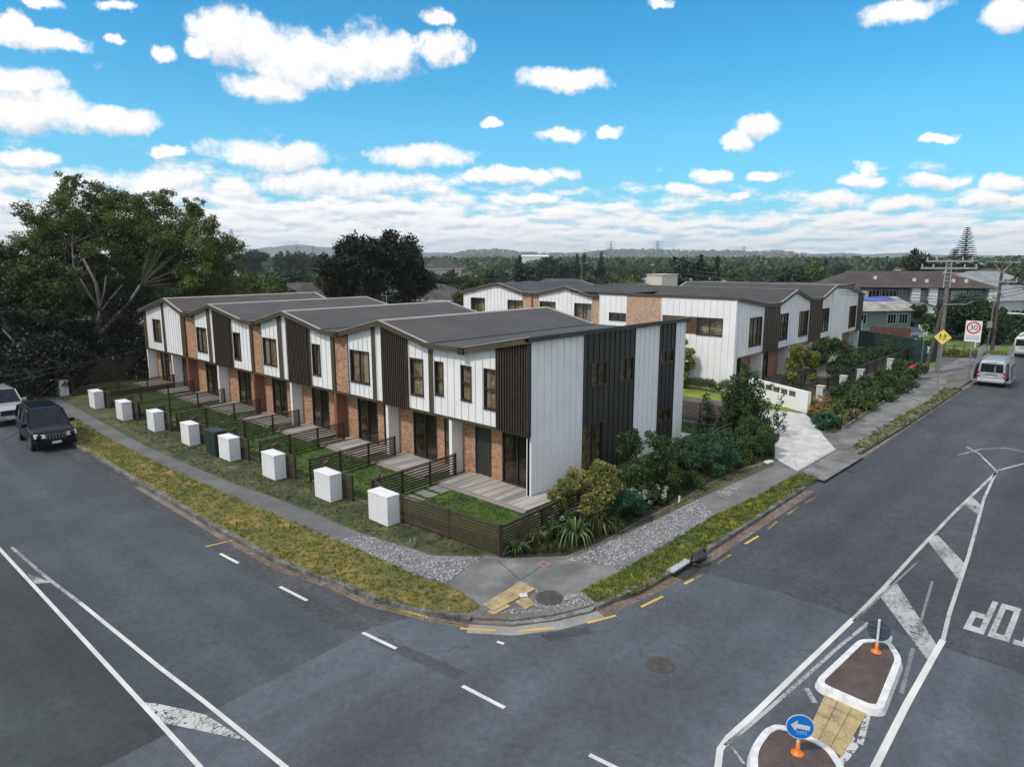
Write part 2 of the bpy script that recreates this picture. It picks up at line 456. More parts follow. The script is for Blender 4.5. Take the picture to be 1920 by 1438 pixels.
def tufts(poly, dens, h, w, z, seed, clump=0.0, per=5):
    """grass blades standing in a polygon"""
    g = np.random.default_rng(seed); P = np.array(poly); x0, y0 = P.min(0); x1, y1 = P.max(0)
    n = int((x1 - x0) * (y1 - y0) * dens); x = x0 + (x1 - x0) * g.random(n); y = y0 + (y1 - y0) * g.random(n)
    m = inpoly(x, y, poly); x = x[m]; y = y[m]
    pat = 0.5 + 0.5 * np.sin(x * 1.7 + 2 * np.sin(y * 0.6)) * np.cos(y * 1.1 + np.sin(x * 0.9)) + 0.25 * g.normal(size=len(x))
    n = len(x); x = np.repeat(x, per); y = np.repeat(y, per); pat = np.repeat(pat, per); N = len(x)
    a = g.random(N) * 2 * math.pi; hh = h * (0.45 + 0.75 * g.random(N)); ww = w * (0.6 + 0.8 * g.random(N)); ln = hh * (0.3 + 0.8 * g.random(N)); b = g.random(N) * 2 * math.pi
    x = x + g.normal(size=N) * 0.035; y = y + g.normal(size=N) * 0.035
    A = np.stack([x - np.cos(a) * ww, y - np.sin(a) * ww, np.full(N, z - 0.01)], 1); B = np.stack([x + np.cos(a) * ww, y + np.sin(a) * ww, np.full(N, z - 0.01)], 1)
    D = np.stack([x + np.cos(b) * ln, y + np.sin(b) * ln, z + hh], 1)
    V = np.stack([A, B, D], 1).reshape(-1, 3)
    tone = np.clip(pat * 0.6 + 0.35 * g.random(N), 0, 1)
    return V, np.arange(3 * N).reshape(N, 3), np.repeat(tone, 3)
# ================================================================== WORLD, SUN, CAMERA
SUNDIR = Vector((-0.64, 0.15, 0.80)).normalized()
def build_world():
    w = bpy.data.worlds.new("World"); SC.world = w; w.use_nodes = True
    nt = w.node_tree; nt.nodes.clear()
    out = nd(nt, 'ShaderNodeOutputWorld'); bg = nd(nt, 'ShaderNodeBackground'); lk(nt, bg.outputs[0], out.inputs[0])
    sky = nd(nt, 'ShaderNodeTexSky', sky_type='NISHITA'); sky.sun_disc = False
    sky.sun_elevation = math.asin(SUNDIR.z); sky.sun_rotation = math.atan2(SUNDIR.x, SUNDIR.y); sky.altitude = 20; sky.air_density = 1.0; sky.dust_density = 0.6; sky.ozone_density = 2.0
    tc = nd(nt, 'ShaderNodeTexCoord'); D = tc.outputs['Generated']
    nrm = nd(nt, 'ShaderNodeVectorMath', operation='NORMALIZE'); lk(nt, D, nrm.inputs[0])
    sp = nd(nt, 'ShaderNodeSeparateXYZ'); lk(nt, nrm.outputs[0], sp.inputs[0])
    x, y, z = sp.outputs
    f = math_(nt, 'ADD', math_(nt, 'MULTIPLY', x, FWX), math_(nt, 'MULTIPLY', y, FWY))
    r = math_(nt, 'ADD', math_(nt, 'MULTIPLY', x, RTX), math_(nt, 'MULTIPLY', y, RTY))
    u = math_(nt, 'ARCTAN2', r, f)                       # bearing
    hh = math_(nt, 'SQRT', math_(nt, 'ADD', math_(nt, 'MULTIPLY', x, x), math_(nt, 'MULTIPLY', y, y)))
    v = math_(nt, 'ARCTAN2', z, hh)                       # elevation
    UV = nd(nt, 'ShaderNodeCombineXYZ'); lk(nt, u, UV.inputs[0]); lk(nt, v, UV.inputs[1])
    def ang(px, py):
        d = ray(px, py); ff = d[0] * FWX + d[1] * FWY; rr = d[0] * RTX + d[1] * RTY
        return math.atan2(rr, ff), math.atan2(d[2], math.hypot(d[0], d[1]))
    # the separate cumulus clouds: centre x, y, half width, half height
    CL = [(450, 75, 95, 62), (560, 110, 150, 66), (700, 105, 100, 62), (500, 160, 95, 34), (820, 28, 38, 20), (830, 85, 56, 40),
          (50, 205, 190, 55), (200, 222, 105, 34), (20, 150, 110, 40), (70, 75, 130, 26), (20, 45, 40, 26), (70, 5, 70, 16), (220, 8, 36, 14), (215, 72, 20, 14), (305, 98, 40, 20), (50, 300, 62, 20), (375, 90, 34, 22),
          (1055, 150, 96, 30), (920, 222, 22, 14), (1050, 250, 56, 20), (1140, 250, 30, 16), (1425, 238, 42, 24), (1385, 265, 46, 20),
          (1690, 15, 100, 34), (1885, 30, 70, 44), (1235, 10, 30, 12), (1757, 257, 38, 12),
          (500, 290, 140, 36), (800, 290, 112, 28), (310, 285, 34, 16), (300, 350, 110, 38), (640, 345, 190, 34), (950, 330, 120, 18), (1060, 325, 36, 18),
          (1330, 325, 50, 18), (1435, 330, 40, 14), (1290, 358, 52, 18), (1620, 315, 26, 16), (1605, 335, 60, 16), (1760, 338, 80, 20), (1560, 370, 66, 18), (1890, 345, 50, 20), (1690, 382, 90, 18), (1850, 375, 70, 18), (1010, 372, 46, 14), (1385, 368, 40, 11)]
    els = []
    for px, py, rx, ry in CL:
        a = ang(px, py); b = ang(px + rx, py); c = ang(px, py - ry)
        els.append((a[0], a[1], abs(b[0] - a[0]), abs(c[1] - a[1])))
    g = bpy.data.node_groups.new('cumulus', 'ShaderNodeTree')
    g.interface.new_socket('P', in_out='INPUT', socket_type='NodeSocketVector')
    g.interface.new_socket('Density', in_out='OUTPUT', socket_type='NodeSocketFloat')
    gi = g.nodes.new('NodeGroupInput'); go = g.nodes.new('NodeGroupOutput')
    P0 = gi.outputs[0]
    nn = nd(g, 'ShaderNodeTexNoise'); nn.inputs['Scale'].default_value = 16.0; nn.inputs['Detail'].default_value = 5; nn.inputs['Roughness'].default_value = 0.6; lk(g, P0, nn.inputs['Vector'])
    dv = nd(g, 'ShaderNodeVectorMath', operation='MULTIPLY_ADD'); lk(g, nn.outputs['Color'], dv.inputs[0]); dv.inputs[1].default_value = (0.055, 0.04, 0); lk(g, P0, dv.inputs[2])
    s2 = nd(g, 'ShaderNodeSeparateXYZ'); lk(g, dv.outputs[0], s2.inputs[0])
    U = math_(g, 'SUBTRACT', s2.outputs[0], 0.0275); V = math_(g, 'SUBTRACT', s2.outputs[1], 0.02)
    best = None
    for a, b, ra, rb in els:
        du = math_(g, 'MULTIPLY', math_(g, 'SUBTRACT', U, a), 1 / ra); dw = math_(g, 'MULTIPLY', math_(g, 'SUBTRACT', V, b), 1 / rb)
        q = math_(g, 'MULTIPLY_ADD', du, du, math_(g, 'MULTIPLY', dw, dw))
        q = math_(g, 'SUBTRACT', 1.0, q)
        best = q if best is None else math_(g, 'MAXIMUM', best, q)
    fine = noise(g, P0, 30.0, 6, 0.66); med = noise(g, P0, 11.0, 4, 0.6)
    dens = math_(g, 'ADD', math_(g, 'MAXIMUM', best, -1.5), math_(g, 'ADD', math_(g, 'MULTIPLY', math_(g, 'SUBTRACT', fine, 0.5), 1.7), math_(g, 'MULTIPLY', math_(g, 'SUBTRACT', med, 0.5), 1.3)))
    # the receding field of small clouds: seen from below in perspective towards the horizon
    sq = nd(g, 'ShaderNodeSeparateXYZ'); lk(g, P0, sq.inputs[0])
    vv = math_(g, 'MAXIMUM', sq.outputs[1], 0.0)
    inv = math_(g, 'DIVIDE', 1.0, math_(g, 'ADD', vv, 0.035))
    cx = math_(g, 'MULTIPLY', math_(g, 'MULTIPLY', sq.outputs[0], math_(g, 'POWER', inv, 0.12)), 11.0)
    cb = nd(g, 'ShaderNodeCombineXYZ'); lk(g, cx, cb.inputs[0]); lk(g, math_(g, 'MULTIPLY', math_(g, 'LOGARITHM', inv, 2.718), 5.0), cb.inputs[1])
    fld = noise(g, cb.outputs[0], 1.0, 8, 0.6, 0.0)
    cov = nd(g, 'ShaderNodeMapRange', interpolation_type='SMOOTHSTEP'); lk(g, sq.outputs[1], cov.inputs[0])
    cov.inputs[1].default_value = 0.02; cov.inputs[2].default_value = 0.185; cov.inputs[3].default_value = 0.22; cov.inputs[4].default_value = -0.22
    side = nd(g, 'ShaderNodeMapRange'); lk(g, sq.outputs[0], side.inputs[0]); side.inputs[1].default_value = -0.1; side.inputs[2].default_value = 0.35; side.inputs[3].default_value = 0.07; side.inputs[4].default_value = -0.045
    fl = math_(g, 'MULTIPLY', math_(g, 'ADD', math_(g, 'ADD', math_(g, 'SUBTRACT', fld, 0.5), cov.outputs[0]), side.outputs[0]), 3.6)
    lk(g, math_(g, 'MAXIMUM', dens, fl), go.inputs[0])
    def G(vec):
        n = nt.nodes.new('ShaderNodeGroup'); n.node_tree = g; lk(nt, vec, n.inputs[0]); return n.outputs[0]
    up = nd(nt, 'ShaderNodeVectorMath', operation='ADD'); lk(nt, UV.outputs[0], up.inputs[0]); uo = nd(nt, 'ShaderNodeCombineXYZ'); uo.inputs[0].default_value = -0.005; lk(nt, math_(nt, 'MULTIPLY_ADD', math_(nt, 'MAXIMUM', v, 0.0), 0.065, 0.0025), uo.inputs[1]); lk(nt, uo.outputs[0], up.inputs[1])
    d0 = G(UV.outputs[0]); d1 = G(up.outputs[0])
    cover = nd(nt, 'ShaderNodeMapRange', interpolation_type='SMOOTHSTEP'); lk(nt, d0, cover.inputs[0]); cover.inputs[1].default_value = 0.0; cover.inputs[2].default_value = 0.75
    rel = math_(nt, 'SUBTRACT', d0, d1)
    lit = nd(nt, 'ShaderNodeMapRange', interpolation_type='SMOOTHSTEP'); lk(nt, rel, lit.inputs[0]); lit.inputs[1].default_value = -0.75; lit.inputs[2].default_value = 0.38
    ccol = mixc(nt, lit.outputs[0], (0.58, 0.63, 0.70), (0.92, 0.91, 0.90))
    # blue: the Nishita sky, deepened to the strong cyan of the photograph
    skyc = mixc(nt, 1.0, sky.outputs[0], (0.022, 0.112, 0.140), 'MULTIPLY')
    hz = nd(nt, 'ShaderNodeMapRange', interpolation_type='SMOOTHSTEP'); lk(nt, v, hz.inputs[0]); hz.inputs[1].default_value = 0.0; hz.inputs[2].default_value = 0.30; hz.inputs[3].default_value = 0.62; hz.inputs[4].default_value = 0.0
    skyc = mixc(nt, hz.outputs[0], skyc, (0.24, 0.56, 0.76))
    full = mixc(nt, cover.outputs[0], skyc, ccol)
    # unseen broken cloud, added overhead and behind the camera to neutralise the ambient light
    oh = nd(nt, 'ShaderNodeMapRange', interpolation_type='SMOOTHSTEP'); lk(nt, v, oh.inputs[0]); oh.inputs[1].default_value = 0.40; oh.inputs[2].default_value = 0.62
    au = math_(nt, 'ABSOLUTE', u); bh = nd(nt, 'ShaderNodeMapRange', interpolation_type='SMOOTHSTEP'); lk(nt, au, bh.inputs[0]); bh.inputs[1].default_value = 0.85; bh.inputs[2].default_value = 1.25
    ocn = ramp(nt, noise(nt, nrm.outputs[0], 4.5, 5, 0.6), [(0.36, 0.45), (0.52, 1.0)])
    oc = math_(nt, 'MULTIPLY', math_(nt, 'MAXIMUM', oh.outputs[0], bh.outputs[0]), ocn)
    full = mixc(nt, oc, full, (0.76, 0.79, 0.87))
    ns = nd(nt, 'ShaderNodeMapRange', interpolation_type='SMOOTHSTEP'); lk(nt, v, ns.inputs[0]); ns.inputs[1].default_value = -0.01; ns.inputs[2].default_value = 0.03; ns.inputs[3].default_value = 0.5; ns.inputs[4].default_value = 0.0
    full = mixc(nt, ns.outputs[0], full, (0.66, 0.73, 0.79))
    lk(nt, full, bg.inputs[0]); bg.inputs[1].default_value = 1.0
    w.cycles.sampling_method = 'MANUAL'; w.cycles.sample_map_resolution = 512
build_world()

sun = bpy.data.lights.new('sun', 'SUN'); sun.energy = 2.3; sun.angle = R(5); sun.color = (1.0, 0.93, 0.83)
so = bpy.data.objects.new('sun', sun); COL.objects.link(so); so.rotation_euler = SUNDIR.to_track_quat('Z', 'Y').to_euler(); so.location = (0, 0, 60)

cam = bpy.data.cameras.new('camera'); cam.lens = FPX / 1920 * 36; cam.sensor_width = 36; cam.clip_start = 0.1; cam.clip_end = 20000
co = bpy.data.objects.new('camera', cam); COL.objects.link(co); co.location = (0, 0, H)
fw = Vector((FWX * math.cos(PITCH), FWY * math.cos(PITCH), -math.sin(PITCH)))
co.rotation_euler = fw.to_track_quat('-Z', 'Y').to_euler(); SC.camera = co
SC.view_settings.view_transform = 'Standard'; SC.view_settings.look = 'None'; SC.view_settings.exposure = 0.3; SC.view_settings.gamma = 1.0
SC.view_settings.use_curve_mapping = False
SC.cycles.max_bounces = 6; SC.cycles.transparent_max_bounces = 12; SC.cycles.diffuse_bounces = 3; SC.cycles.glossy_bounces = 3
SC.cycles.use_denoising = True; SC.cycles.sample_clamp_indirect = 4.0; SC.cycles.caustics_reflective = False; SC.cycles.caustics_refractive = False

# ================================================================== GROUND AND ROADS
def rp(*pts): return [gp(x, y, RZ) for x, y in pts]      # road level
def bp_(*pts): return [gp(x, y, 0.0) for x, y in pts]    # block level
M_grass = ground('grass_ground', [(0.022, 0.034, 0.008), (0.04, 0.055, 0.014), (0.085, 0.075, 0.022)], 0.7, 12.0)
M_far = ground('far_land', [(0.035, 0.05, 0.022), (0.055, 0.075, 0.03), (0.11, 0.12, 0.055)], 0.012, 0.2)
mb = MB(); s = 5200; mb.sheet([(-s, -s), (s, -s), (s, s), (-s, s)], -0.2); struct('ground', mb, M_far)

M_asph = asphalt('asphalt_street', (0.052, 0.060, 0.068), 0)
M_asph2 = asphalt('asphalt_junction', (0.072, 0.080, 0.093), 1)
M_asph3 = asphalt('asphalt_chipseal', (0.052, 0.055, 0.061), 1, coarse=0.5)
M_asph4 = asphalt('asphalt_lane', (0.038, 0.045, 0.047), 0)
road = [(-9, 320), (9.52, 320), (9.52, 22), (9.6, 18.6)] + [gp(x, y, RZ) for x, y in [(560, 1070), (620, 1095), (700, 1130), (800, 1155), (880, 1170), (960, 1175), (1040, 1165), (1120, 1145), (1200, 1110), (1270, 1075)]] + [(19.5, 9.42), (320, 9.42), (320, -5), (-9, -5)]
mb = MB(); mb.sheet([(-9, 320), (13.0, 320), (13.0, 14.0), (14.5, 13.0), (320, 13.0), (320, -5), (-9, -5)], RZ); struct('road', mb, M_asph)
# resurfaced areas of the street, each a thin sheet
mb = MB(); mb.sheet(rp((120, 1470), (219, 1424), (674, 1190), (700, 1175), (740, 1165), (812, 1150), (1000, 1170), (1190, 1110), (1330, 1075), (1380, 1090), (1460, 1110), (1500, 1125), (1560, 1142), (1640, 1172), (1760, 1212), (1850, 1240), (1990, 1290), (1990, 1560), (120, 1560)), RZ + .004); struct('road_junction', mb, M_asph2)
mb = MB(); mb.sheet([gp(1460, 1108, RZ), gp(1390, 1060, RZ), (24, 9.45), (300, 9.45), (300, -5), gp(1985, 1284, RZ), gp(1850, 1236, RZ), gp(1760, 1208, RZ), gp(1640, 1168, RZ), gp(1560, 1138, RZ)], RZ + .0045); struct('road_far_side', mb, M_asph3)
mb = MB(); mb.sheet([(8.75, 14.4), (8.85, 25), (8.3, 60), (8.3, 300), (9.6, 300), (9.6, 20), (9.75, 17.9), (10.1, 15.4), (10.6, 13.6), (9.6, 12.9)], RZ + .0035); struct('road_edge_strip', mb, ASPH5 := asphalt('asphalt_edge', (0.048, 0.050, 0.054), 0, coarse=0.6))
M_patch = asphalt('asphalt_patch', (0.047, 0.052, 0.058), 0, coarse=0.45)
for P_ in (((690, 1200), (715, 1192), (880, 1262), (850, 1272)), ((1370, 1010), (1440, 965), (1475, 975), (1400, 1022)), ((560, 1112), (640, 1092), (690, 1112), (610, 1140)), ((1010, 1190), (1100, 1175), (1120, 1185), (1030, 1202))): mb = MB(); mb.sheet(rp(*P_), RZ + .0062); struct('road_patch', mb, M_patch)
mb = MB(); mb.sheet([(-9, 300), (3.9, 300), (4.08, 27), (4.15, 20), (4.3, 12.6), (3.4, 12.2), (-9, 16)], RZ + .0038); struct('road_near_lane', mb, M_asph4)

# the block of land inside the kerb
curve = [gp(x, y, RZ) for x, y in [(560, 1070), (620, 1095), (700, 1130), (800, 1155), (880, 1170), (960, 1175), (1040, 1165), (1120, 1145), (1200, 1110), (1270, 1075)]]
edge = [(9.52, 300), (9.52, 60), (9.52, 30), (9.55, 22), (9.62, 18.6)] + curve[1:] + [(19.3, 9.42), (24, 9.42), (60, 9.36), (300, 9.36)]
def offset_path(path, d):
    out = []
    for i, p in enumerate(path):
        a = Vector(path[max(i - 1, 0)]); b = Vector(path[min(i + 1, len(path) - 1)]); t = (b - a).normalized(); n = Vector((-t.y, t.x))
        out.append((p[0] + n.x * d, p[1] + n.y * d))
    return out
inner = offset_path(edge, 0.16)
M_dirt = ground('bare_ground', [(0.07, 0.062, 0.05), (0.12, 0.11, 0.095), (0.2, 0.185, 0.165)], 0.8, 16.0, speck=((0.38, 0.38, 0.38), 16.0, 0.3, 0.75))
mb = MB(); mb.prism(inner + [(300, 300)], -0.18, -0.004); struct('ground_block', mb, M_dirt)

M_conc = ground('concrete_path', [(0.12, 0.12, 0.118), (0.17, 0.17, 0.165), (0.23, 0.225, 0.215)], 1.3, 20.0, bstr=0.25, big=((0.105, 0.103, 0.1), 0.7))
M_kerb = ground('kerb_concrete', [(0.035, 0.034, 0.028), (0.11, 0.105, 0.095), (0.21, 0.2, 0.185)], 1.6, 9.0, bstr=0.4)
M_gutter = ground('gutter_concrete', [(0.09, 0.07, 0.06), (0.15, 0.125, 0.11), (0.22, 0.19, 0.17)], 0.9, 14.0, bstr=0.3, speck=((0.28, 0.15, 0.08), 12.0, 0.4, 0.8))
def band(path, d0, d1, z0, z1, name, mat, kind=True):
    """solid strip following a path between two offsets"""
    A = offset_path(path, d0); B = offset_path(path, d1); m = MB()
    for i in range(len(path) - 1):
        m.hexa([(A[i][0], A[i][1], z1), (A[i + 1][0], A[i + 1][1], z1), (B[i + 1][0], B[i + 1][1], z1), (B[i][0], B[i][1], z1)],
               [(A[i][0], A[i][1], z0), (A[i + 1][0], A[i + 1][1], z0), (B[i + 1][0], B[i + 1][1], z0), (B[i][0], B[i][1], z0)])
    return struct(name, m, mat)
# kerb: full height except at the crossing on the corner and at the driveway
i0 = next(i for i, p in enumerate(edge) if p[0] > 10.9); cA = edge[:i0 + 1]
i1 = next(i for i, p in enumerate(edge) if p[0] > 13.5); cB = edge[i0:i1 + 1]
cC = edge[i1:]
cC1 = [p for p in cC if p[0] < 25] + [(27.9, 9.42)]; cC2 = [(34.4, 9.42), (60, 9.36), (300, 9.36)]
band(cA, 0.0, 0.16, RZ - .02, 0.02, 'kerb', M_kerb); band(cC1, 0.0, 0.16, RZ - .02, 0.02, 'kerb', M_kerb); band(cC2, 0.0, 0.16, RZ - .02, 0.02, 'kerb', M_kerb)
band(cB, 0.0, 0.2, RZ - .02, -0.07, 'kerb_ramp', M_gutter); band([(27.9, 9.42), (34.4, 9.42)], 0.0, 0.2, RZ - .02, -0.07, 'kerb_ramp', M_gutter)
band(edge[2:i0 + 1], -0.22, 0.0, RZ - .02, RZ + .008, 'gutter', M_gutter)
band(edge[i0:i1 + 1], -0.42, 0.0, RZ - .02, RZ + .008, 'gutter', ground('gutter_pale', [(0.17, 0.165, 0.155), (0.23, 0.225, 0.215), (0.3, 0.29, 0.275)], 1.0, 12.0, bstr=0.2))
band(cC1, -0.34, 0.0, RZ - .02, RZ + .009, 'gutter', M_gutter); band(cC2, -0.3, 0.0, RZ - .02, RZ + .008, 'gutter', M_gutter)

# verges, paths, pads (each a thin sheet on the block)
M_vergeL = ground('verge_soil_left', [(0.06, 0.07, 0.016), (0.13, 0.115, 0.03), (0.26, 0.165, 0.05)], 0.9, 10.0)
M_vergeR = ground('verge_soil_right', [(0.03, 0.05, 0.008), (0.08, 0.09, 0.014), (0.24, 0.2, 0.02)], 0.8, 10.0)
vl = [(9.7, 140), (9.7, 23), (9.8, 18.2)] + bp_((640, 1096), (720, 1128), (800, 1146), (880, 1148), (900, 1136), (840, 1097), (787, 1080), (740, 1060), (667, 1027), (600, 1000), (500, 958), (400, 914), (294, 867), (200, 820)) + [(11.3, 60), (11.3, 140)]
mb = MB(); mb.sheet(vl, 0.008); struct('verge_left', mb, M_vergeL)
vr = bp_((1088, 1108), (1122, 1132), (1200, 1108), (1262, 1072), (1310, 1042), (1428, 962), (1536, 896), (1500, 886), (1430, 925), (1340, 966), (1250, 1020), (1160, 1072))
mb = MB(); mb.sheet(vr, 0.008); struct('verge_right', mb, M_vergeR)
vf = bp_((1612, 850), (1700, 797), (1806, 727), (1770, 727), (1740, 752), (1690, 778), (1640, 808), (1590, 842))
M_vergeF = ground('verge_soil_far', [(0.05, 0.07, 0.02), (0.1, 0.105, 0.045), (0.19, 0.165, 0.1)], 0.7, 9.0)
mb = MB(); mb.sheet(vf, 0.008); struct('verge_far', mb, M_vergeF)
M_path = ground('asphalt_footpath', [(0.075, 0.075, 0.074), (0.105, 0.105, 0.102), (0.145, 0.143, 0.138)], 0.5, 22.0, bstr=0.2)
mb = MB(); mb.sheet([(11.3, 140), (11.3, 60)] + bp_((200, 820), (294, 867), (400, 914), (500, 958), (600, 1000), (640, 1016), (672, 998), (640, 984), (600, 967), (520, 935), (434, 905), (360, 874), (270, 835)) + [(12.6, 60), (12.6, 140)], 0.006); struct('footpath_left', mb, M_path)
M_gravel = ground('grey_gravel', [(0.07, 0.072, 0.075), (0.15, 0.153, 0.16), (0.3, 0.3, 0.305)], 1.0, 13.0, bstr=0.8, bdist=0.05, speck=((0.5, 0.51, 0.53), 10.0, 0.42, 0.55))
mb = MB(); mb.sheet(bp_((640, 1016), (672, 998), (733, 1017), (814, 1042), (905, 1043), (838, 1094), (787, 1080), (740, 1060), (667, 1027)), 0.007); struct('gravel_path', mb, M_gravel)
mb = MB(); mb.sheet(bp_((1150, 1062), (1060, 1050), (1100, 1035), (1150, 1010), (1250, 965), (1310, 935), (1340, 966), (1250, 1020), (1160, 1072)), 0.0065); struct('gravel_path', mb, M_gravel)
mb = MB(); mb.sheet(bp_((1310, 935), (1350, 917), (1452, 872), (1495, 884), (1430, 925), (1340, 966)), 0.006); struct('footpath_right', mb, ground('dusty_path', [(0.1, 0.095, 0.095), (0.145, 0.14, 0.14), (0.2, 0.19, 0.185)], 0.8, 16.0))
mb = MB(); mb.sheet(bp_((908, 1040), (940, 1046), (1060, 1050), (1150, 1062), (1160, 1072), (1088, 1108), (1060, 1118), (1010, 1104), (975, 1088), (905, 1138), (868, 1112), (838, 1092)), 0.010); struct('corner_pad', mb, M_conc)
mb = MB()
for a, b in (((935, 1052), (975, 1088)), ((975, 1088), (1022, 1058)), ((838, 1092), (908, 1040))):
    p = gp(*a); q = gp(*b); mb.bar((p[0], p[1], 0.0125), (q[0], q[1], 0.0125), 0.025, 0.006)
struct('concrete_joint', mb, plain('joint_dark', (0.05, 0.048, 0.045), 0.9))
rampP = bp_((905, 1138), (975, 1088), (1010, 1104), (1060, 1118), (1088, 1108), (1122, 1132)); n0 = gp(1108, 1146, -0.07); n1 = gp(1040, 1162, -0.07); n2 = gp(960, 1170, -0.07); n3 = gp(900, 1160, -0.07)
mb = MB(); mb.v = [(x, y, 0.009) for x, y in rampP] + [(n0[0], n0[1], -0.066), (n1[0], n1[1], -0.066), (n2[0], n2[1], -0.066), (n3[0], n3[1], -0.066)]
mb.f = [(0, 9, 8, 1), (1, 8, 7, 2), (2, 7, 3), (3, 7, 6, 4), (4, 6, 5)]
struct('gravel_ramp', mb, M_gravel)
# yellow tactile paving on the corner
def tactile(name, P, nu, nv, missing, z, mat):
    """P: four corners; tiles with raised domes"""
    A, B, C_, D = [Vector(p) for p in P]; m = MB(); g = random.Random(3)
    def at(u, v): return (A * (1 - u) + B * u) * (1 - v) + (D * (1 - u) + C_ * u) * v
    for i in range(nu):
        for j in range(nv):
            if (i, j) in missing: continue
            e = 0.02; c = [at((i + e) / nu, (j + e) / nv), at((i + 1 - e) / nu, (j + e) / nv), at((i + 1 - e) / nu, (j + 1 - e) / nv), at((i + e) / nu, (j + 1 - e) / nv)]
            m.prism([(p.x, p.y) for p in c], z, z + 0.02)
            for a in range(6):
                for b in range(6):
                    p = at((i + (a + .5) / 6) / nu, (j + (b + .5) / 6) / nv)
                    m.tube([(p.x, p.y, z + .02), (p.x, p.y, z + .027)], [0.013, 0.008], 5)
    return struct(name, m, mat)
M_tact = ground('tactile_yellow', [(0.18, 0.15, 0.10), (0.34, 0.27, 0.135), (0.43, 0.35, 0.19)], 2.6, 18.0, bstr=0.1)
tactile('tactile_paving', bp_((975, 1092), (905, 1134), (925, 1147), (1006, 1105)), 5, 1, [], 0.012, M_tact)
tactile('tactile_paving', bp_((1006, 1105), (966, 1128), (984, 1144), (1022, 1122)), 2, 1, [(0, 0)], 0.0, M_tact)
tactile('tactile_paving', bp_((946, 1128), (912, 1147), (926, 1152), (958, 1136)), 1, 1, [], -0.01, M_tact)
mb = MB(); mb.sheet(bp_((974, 1115), (988, 1114), (990, 1121), (975, 1122)), 0.044); struct('white_patch', mb, plain('white_worn', (0.6, 0.6, 0.58), 0.7))
mb = MB(); mb.prism(rp((946, 1152), (956, 1144), (968, 1151), (956, 1160)), -0.08, -0.03); struct('concrete_plate', mb, M_gutter)

def cover(x, y, z, r, label, squash=1.0):
    p = gp(x, y, z); t = thing('manhole_cover', label, 'manhole cover', (p[0], p[1], z))
    m = MB(); m.cyl((0, 0), r, -0.02, 0.012, 28); obj('cover', m, ground('iron_cover', [(0.03, 0.028, 0.027), (0.055, 0.05, 0.048), (0.09, 0.08, 0.075)], 5.0, 30.0, bstr=0.6), t, local=True)
    m = MB()
    for k in range(28):
        a = k * 2 * math.pi / 28; b = (k + 1) * 2 * math.pi / 28
        m.hexa([(r * math.cos(a), r * math.sin(a), .014), (r * math.cos(b), r * math.sin(b), .014), ((r + .05) * math.cos(b), (r + .05) * math.sin(b), .014), ((r + .05) * math.cos(a), (r + .05) * math.sin(a), .014)],
               [(r * math.cos(a), r * math.sin(a), -.02), (r * math.cos(b), r * math.sin(b), -.02), ((r + .05) * math.cos(b), (r + .05) * math.sin(b), -.02), ((r + .05) * math.cos(a), (r + .05) * math.sin(a), -.02)])
    for k in range(-3, 4): m.box(-math.sqrt(max(0, r * r - (k * r / 4) ** 2)) * .85, math.sqrt(max(0, r * r - (k * r / 4) ** 2)) * .85, k * r / 4 - .01, k * r / 4 + .01, .012, .017)
    obj('rim', m, plain('iron_rim', (0.07, 0.065, 0.06), 0.8), t, local=True)
    return t
cover(1030, 1120, 0.012, 0.33, 'round iron manhole cover in the gravel beside the yellow tactile paving')
cover(1239, 1246, RZ + .004, 0.28, 'round iron manhole cover flush in the grey road surface')

# driveway, apron, accessway
M_drive = ground('exposed_concrete', [(0.33, 0.33, 0.315), (0.45, 0.445, 0.43), (0.56, 0.555, 0.54)], 1.6, 14.0, bstr=0.35)
mb = MB(); mb.sheet(bp_((1495, 884), (1453, 860), (1453, 835), (1447, 812), (1430, 790), (1424, 772), (1440, 767), (1510, 776), (1524, 790), (1545, 818), (1567, 843)), 0.014); struct('driveway', mb, M_drive)
mb = MB()
for a, b in (((1484, 826), (1495, 884)), ((1484, 826), (1453, 842)), ((1484, 826), (1540, 812)), ((1484, 826), (1462, 784))):
    p = gp(*a); q = gp(*b); mb.bar((p[0], p[1], 0.0165), (q[0], q[1], 0.0165), 0.013, 0.004)
p = gp(1497, 880); q = gp(1567, 840); mb.bar((p[0], p[1], 0.0165), (q[0], q[1], 0.0165), 0.03, 0.004)
struct('driveway_joint', mb, plain('joint_grey', (0.33, 0.33, 0.32), 0.9))
mb = MB(); mb.sheet(bp_((1497, 886), (1568, 845), (1612, 852), (1620, 856), (1545, 902)), 0.011); struct('apron', mb, M_conc)
mb = MB(); p = gp(1528, 865); q = gp(1602, 882); mb.bar((p[0], p[1], 0.02), (q[0], q[1], RZ + .02), 0.05, 0.01)
for a, b in (((1682, 740), (1724, 752)), ((1735, 761), (1765, 768)), ((1730, 776), (1752, 781)), ((1706, 786), (1726, 793))):
    p = gp(*a); q = gp(*b); mb.bar((p[0], p[1], 0.02), (q[0], q[1], 0.02), 0.05, 0.01)
struct('tar_seam', mb, plain('tar_black', (0.012, 0.012, 0.013), 0.5))
M_acc = ground('accessway_paving', [(0.06, 0.05, 0.05), (0.085, 0.072, 0.07), (0.12, 0.105, 0.1)], 0.5, 15.0)
mb = MB(); mb.sheet([(35.5, 15.5), (40.5, 15.5), (41.5, 17), (41.5, 62), (35.5, 62)], 0.007); struct('accessway', mb, M_acc)
mb = MB(); mb.sheet([(41.5, 17.2), (41.9, 14.6), (44.9, 18.6), (44.9, 50), (41.5, 50)], 0.010); struct('lawn_strip', mb, ground('bright_grass', [(0.08, 0.12, 0.01), (0.15, 0.2, 0.015), (0.24, 0.28, 0.03)], 1.2, 14.0))
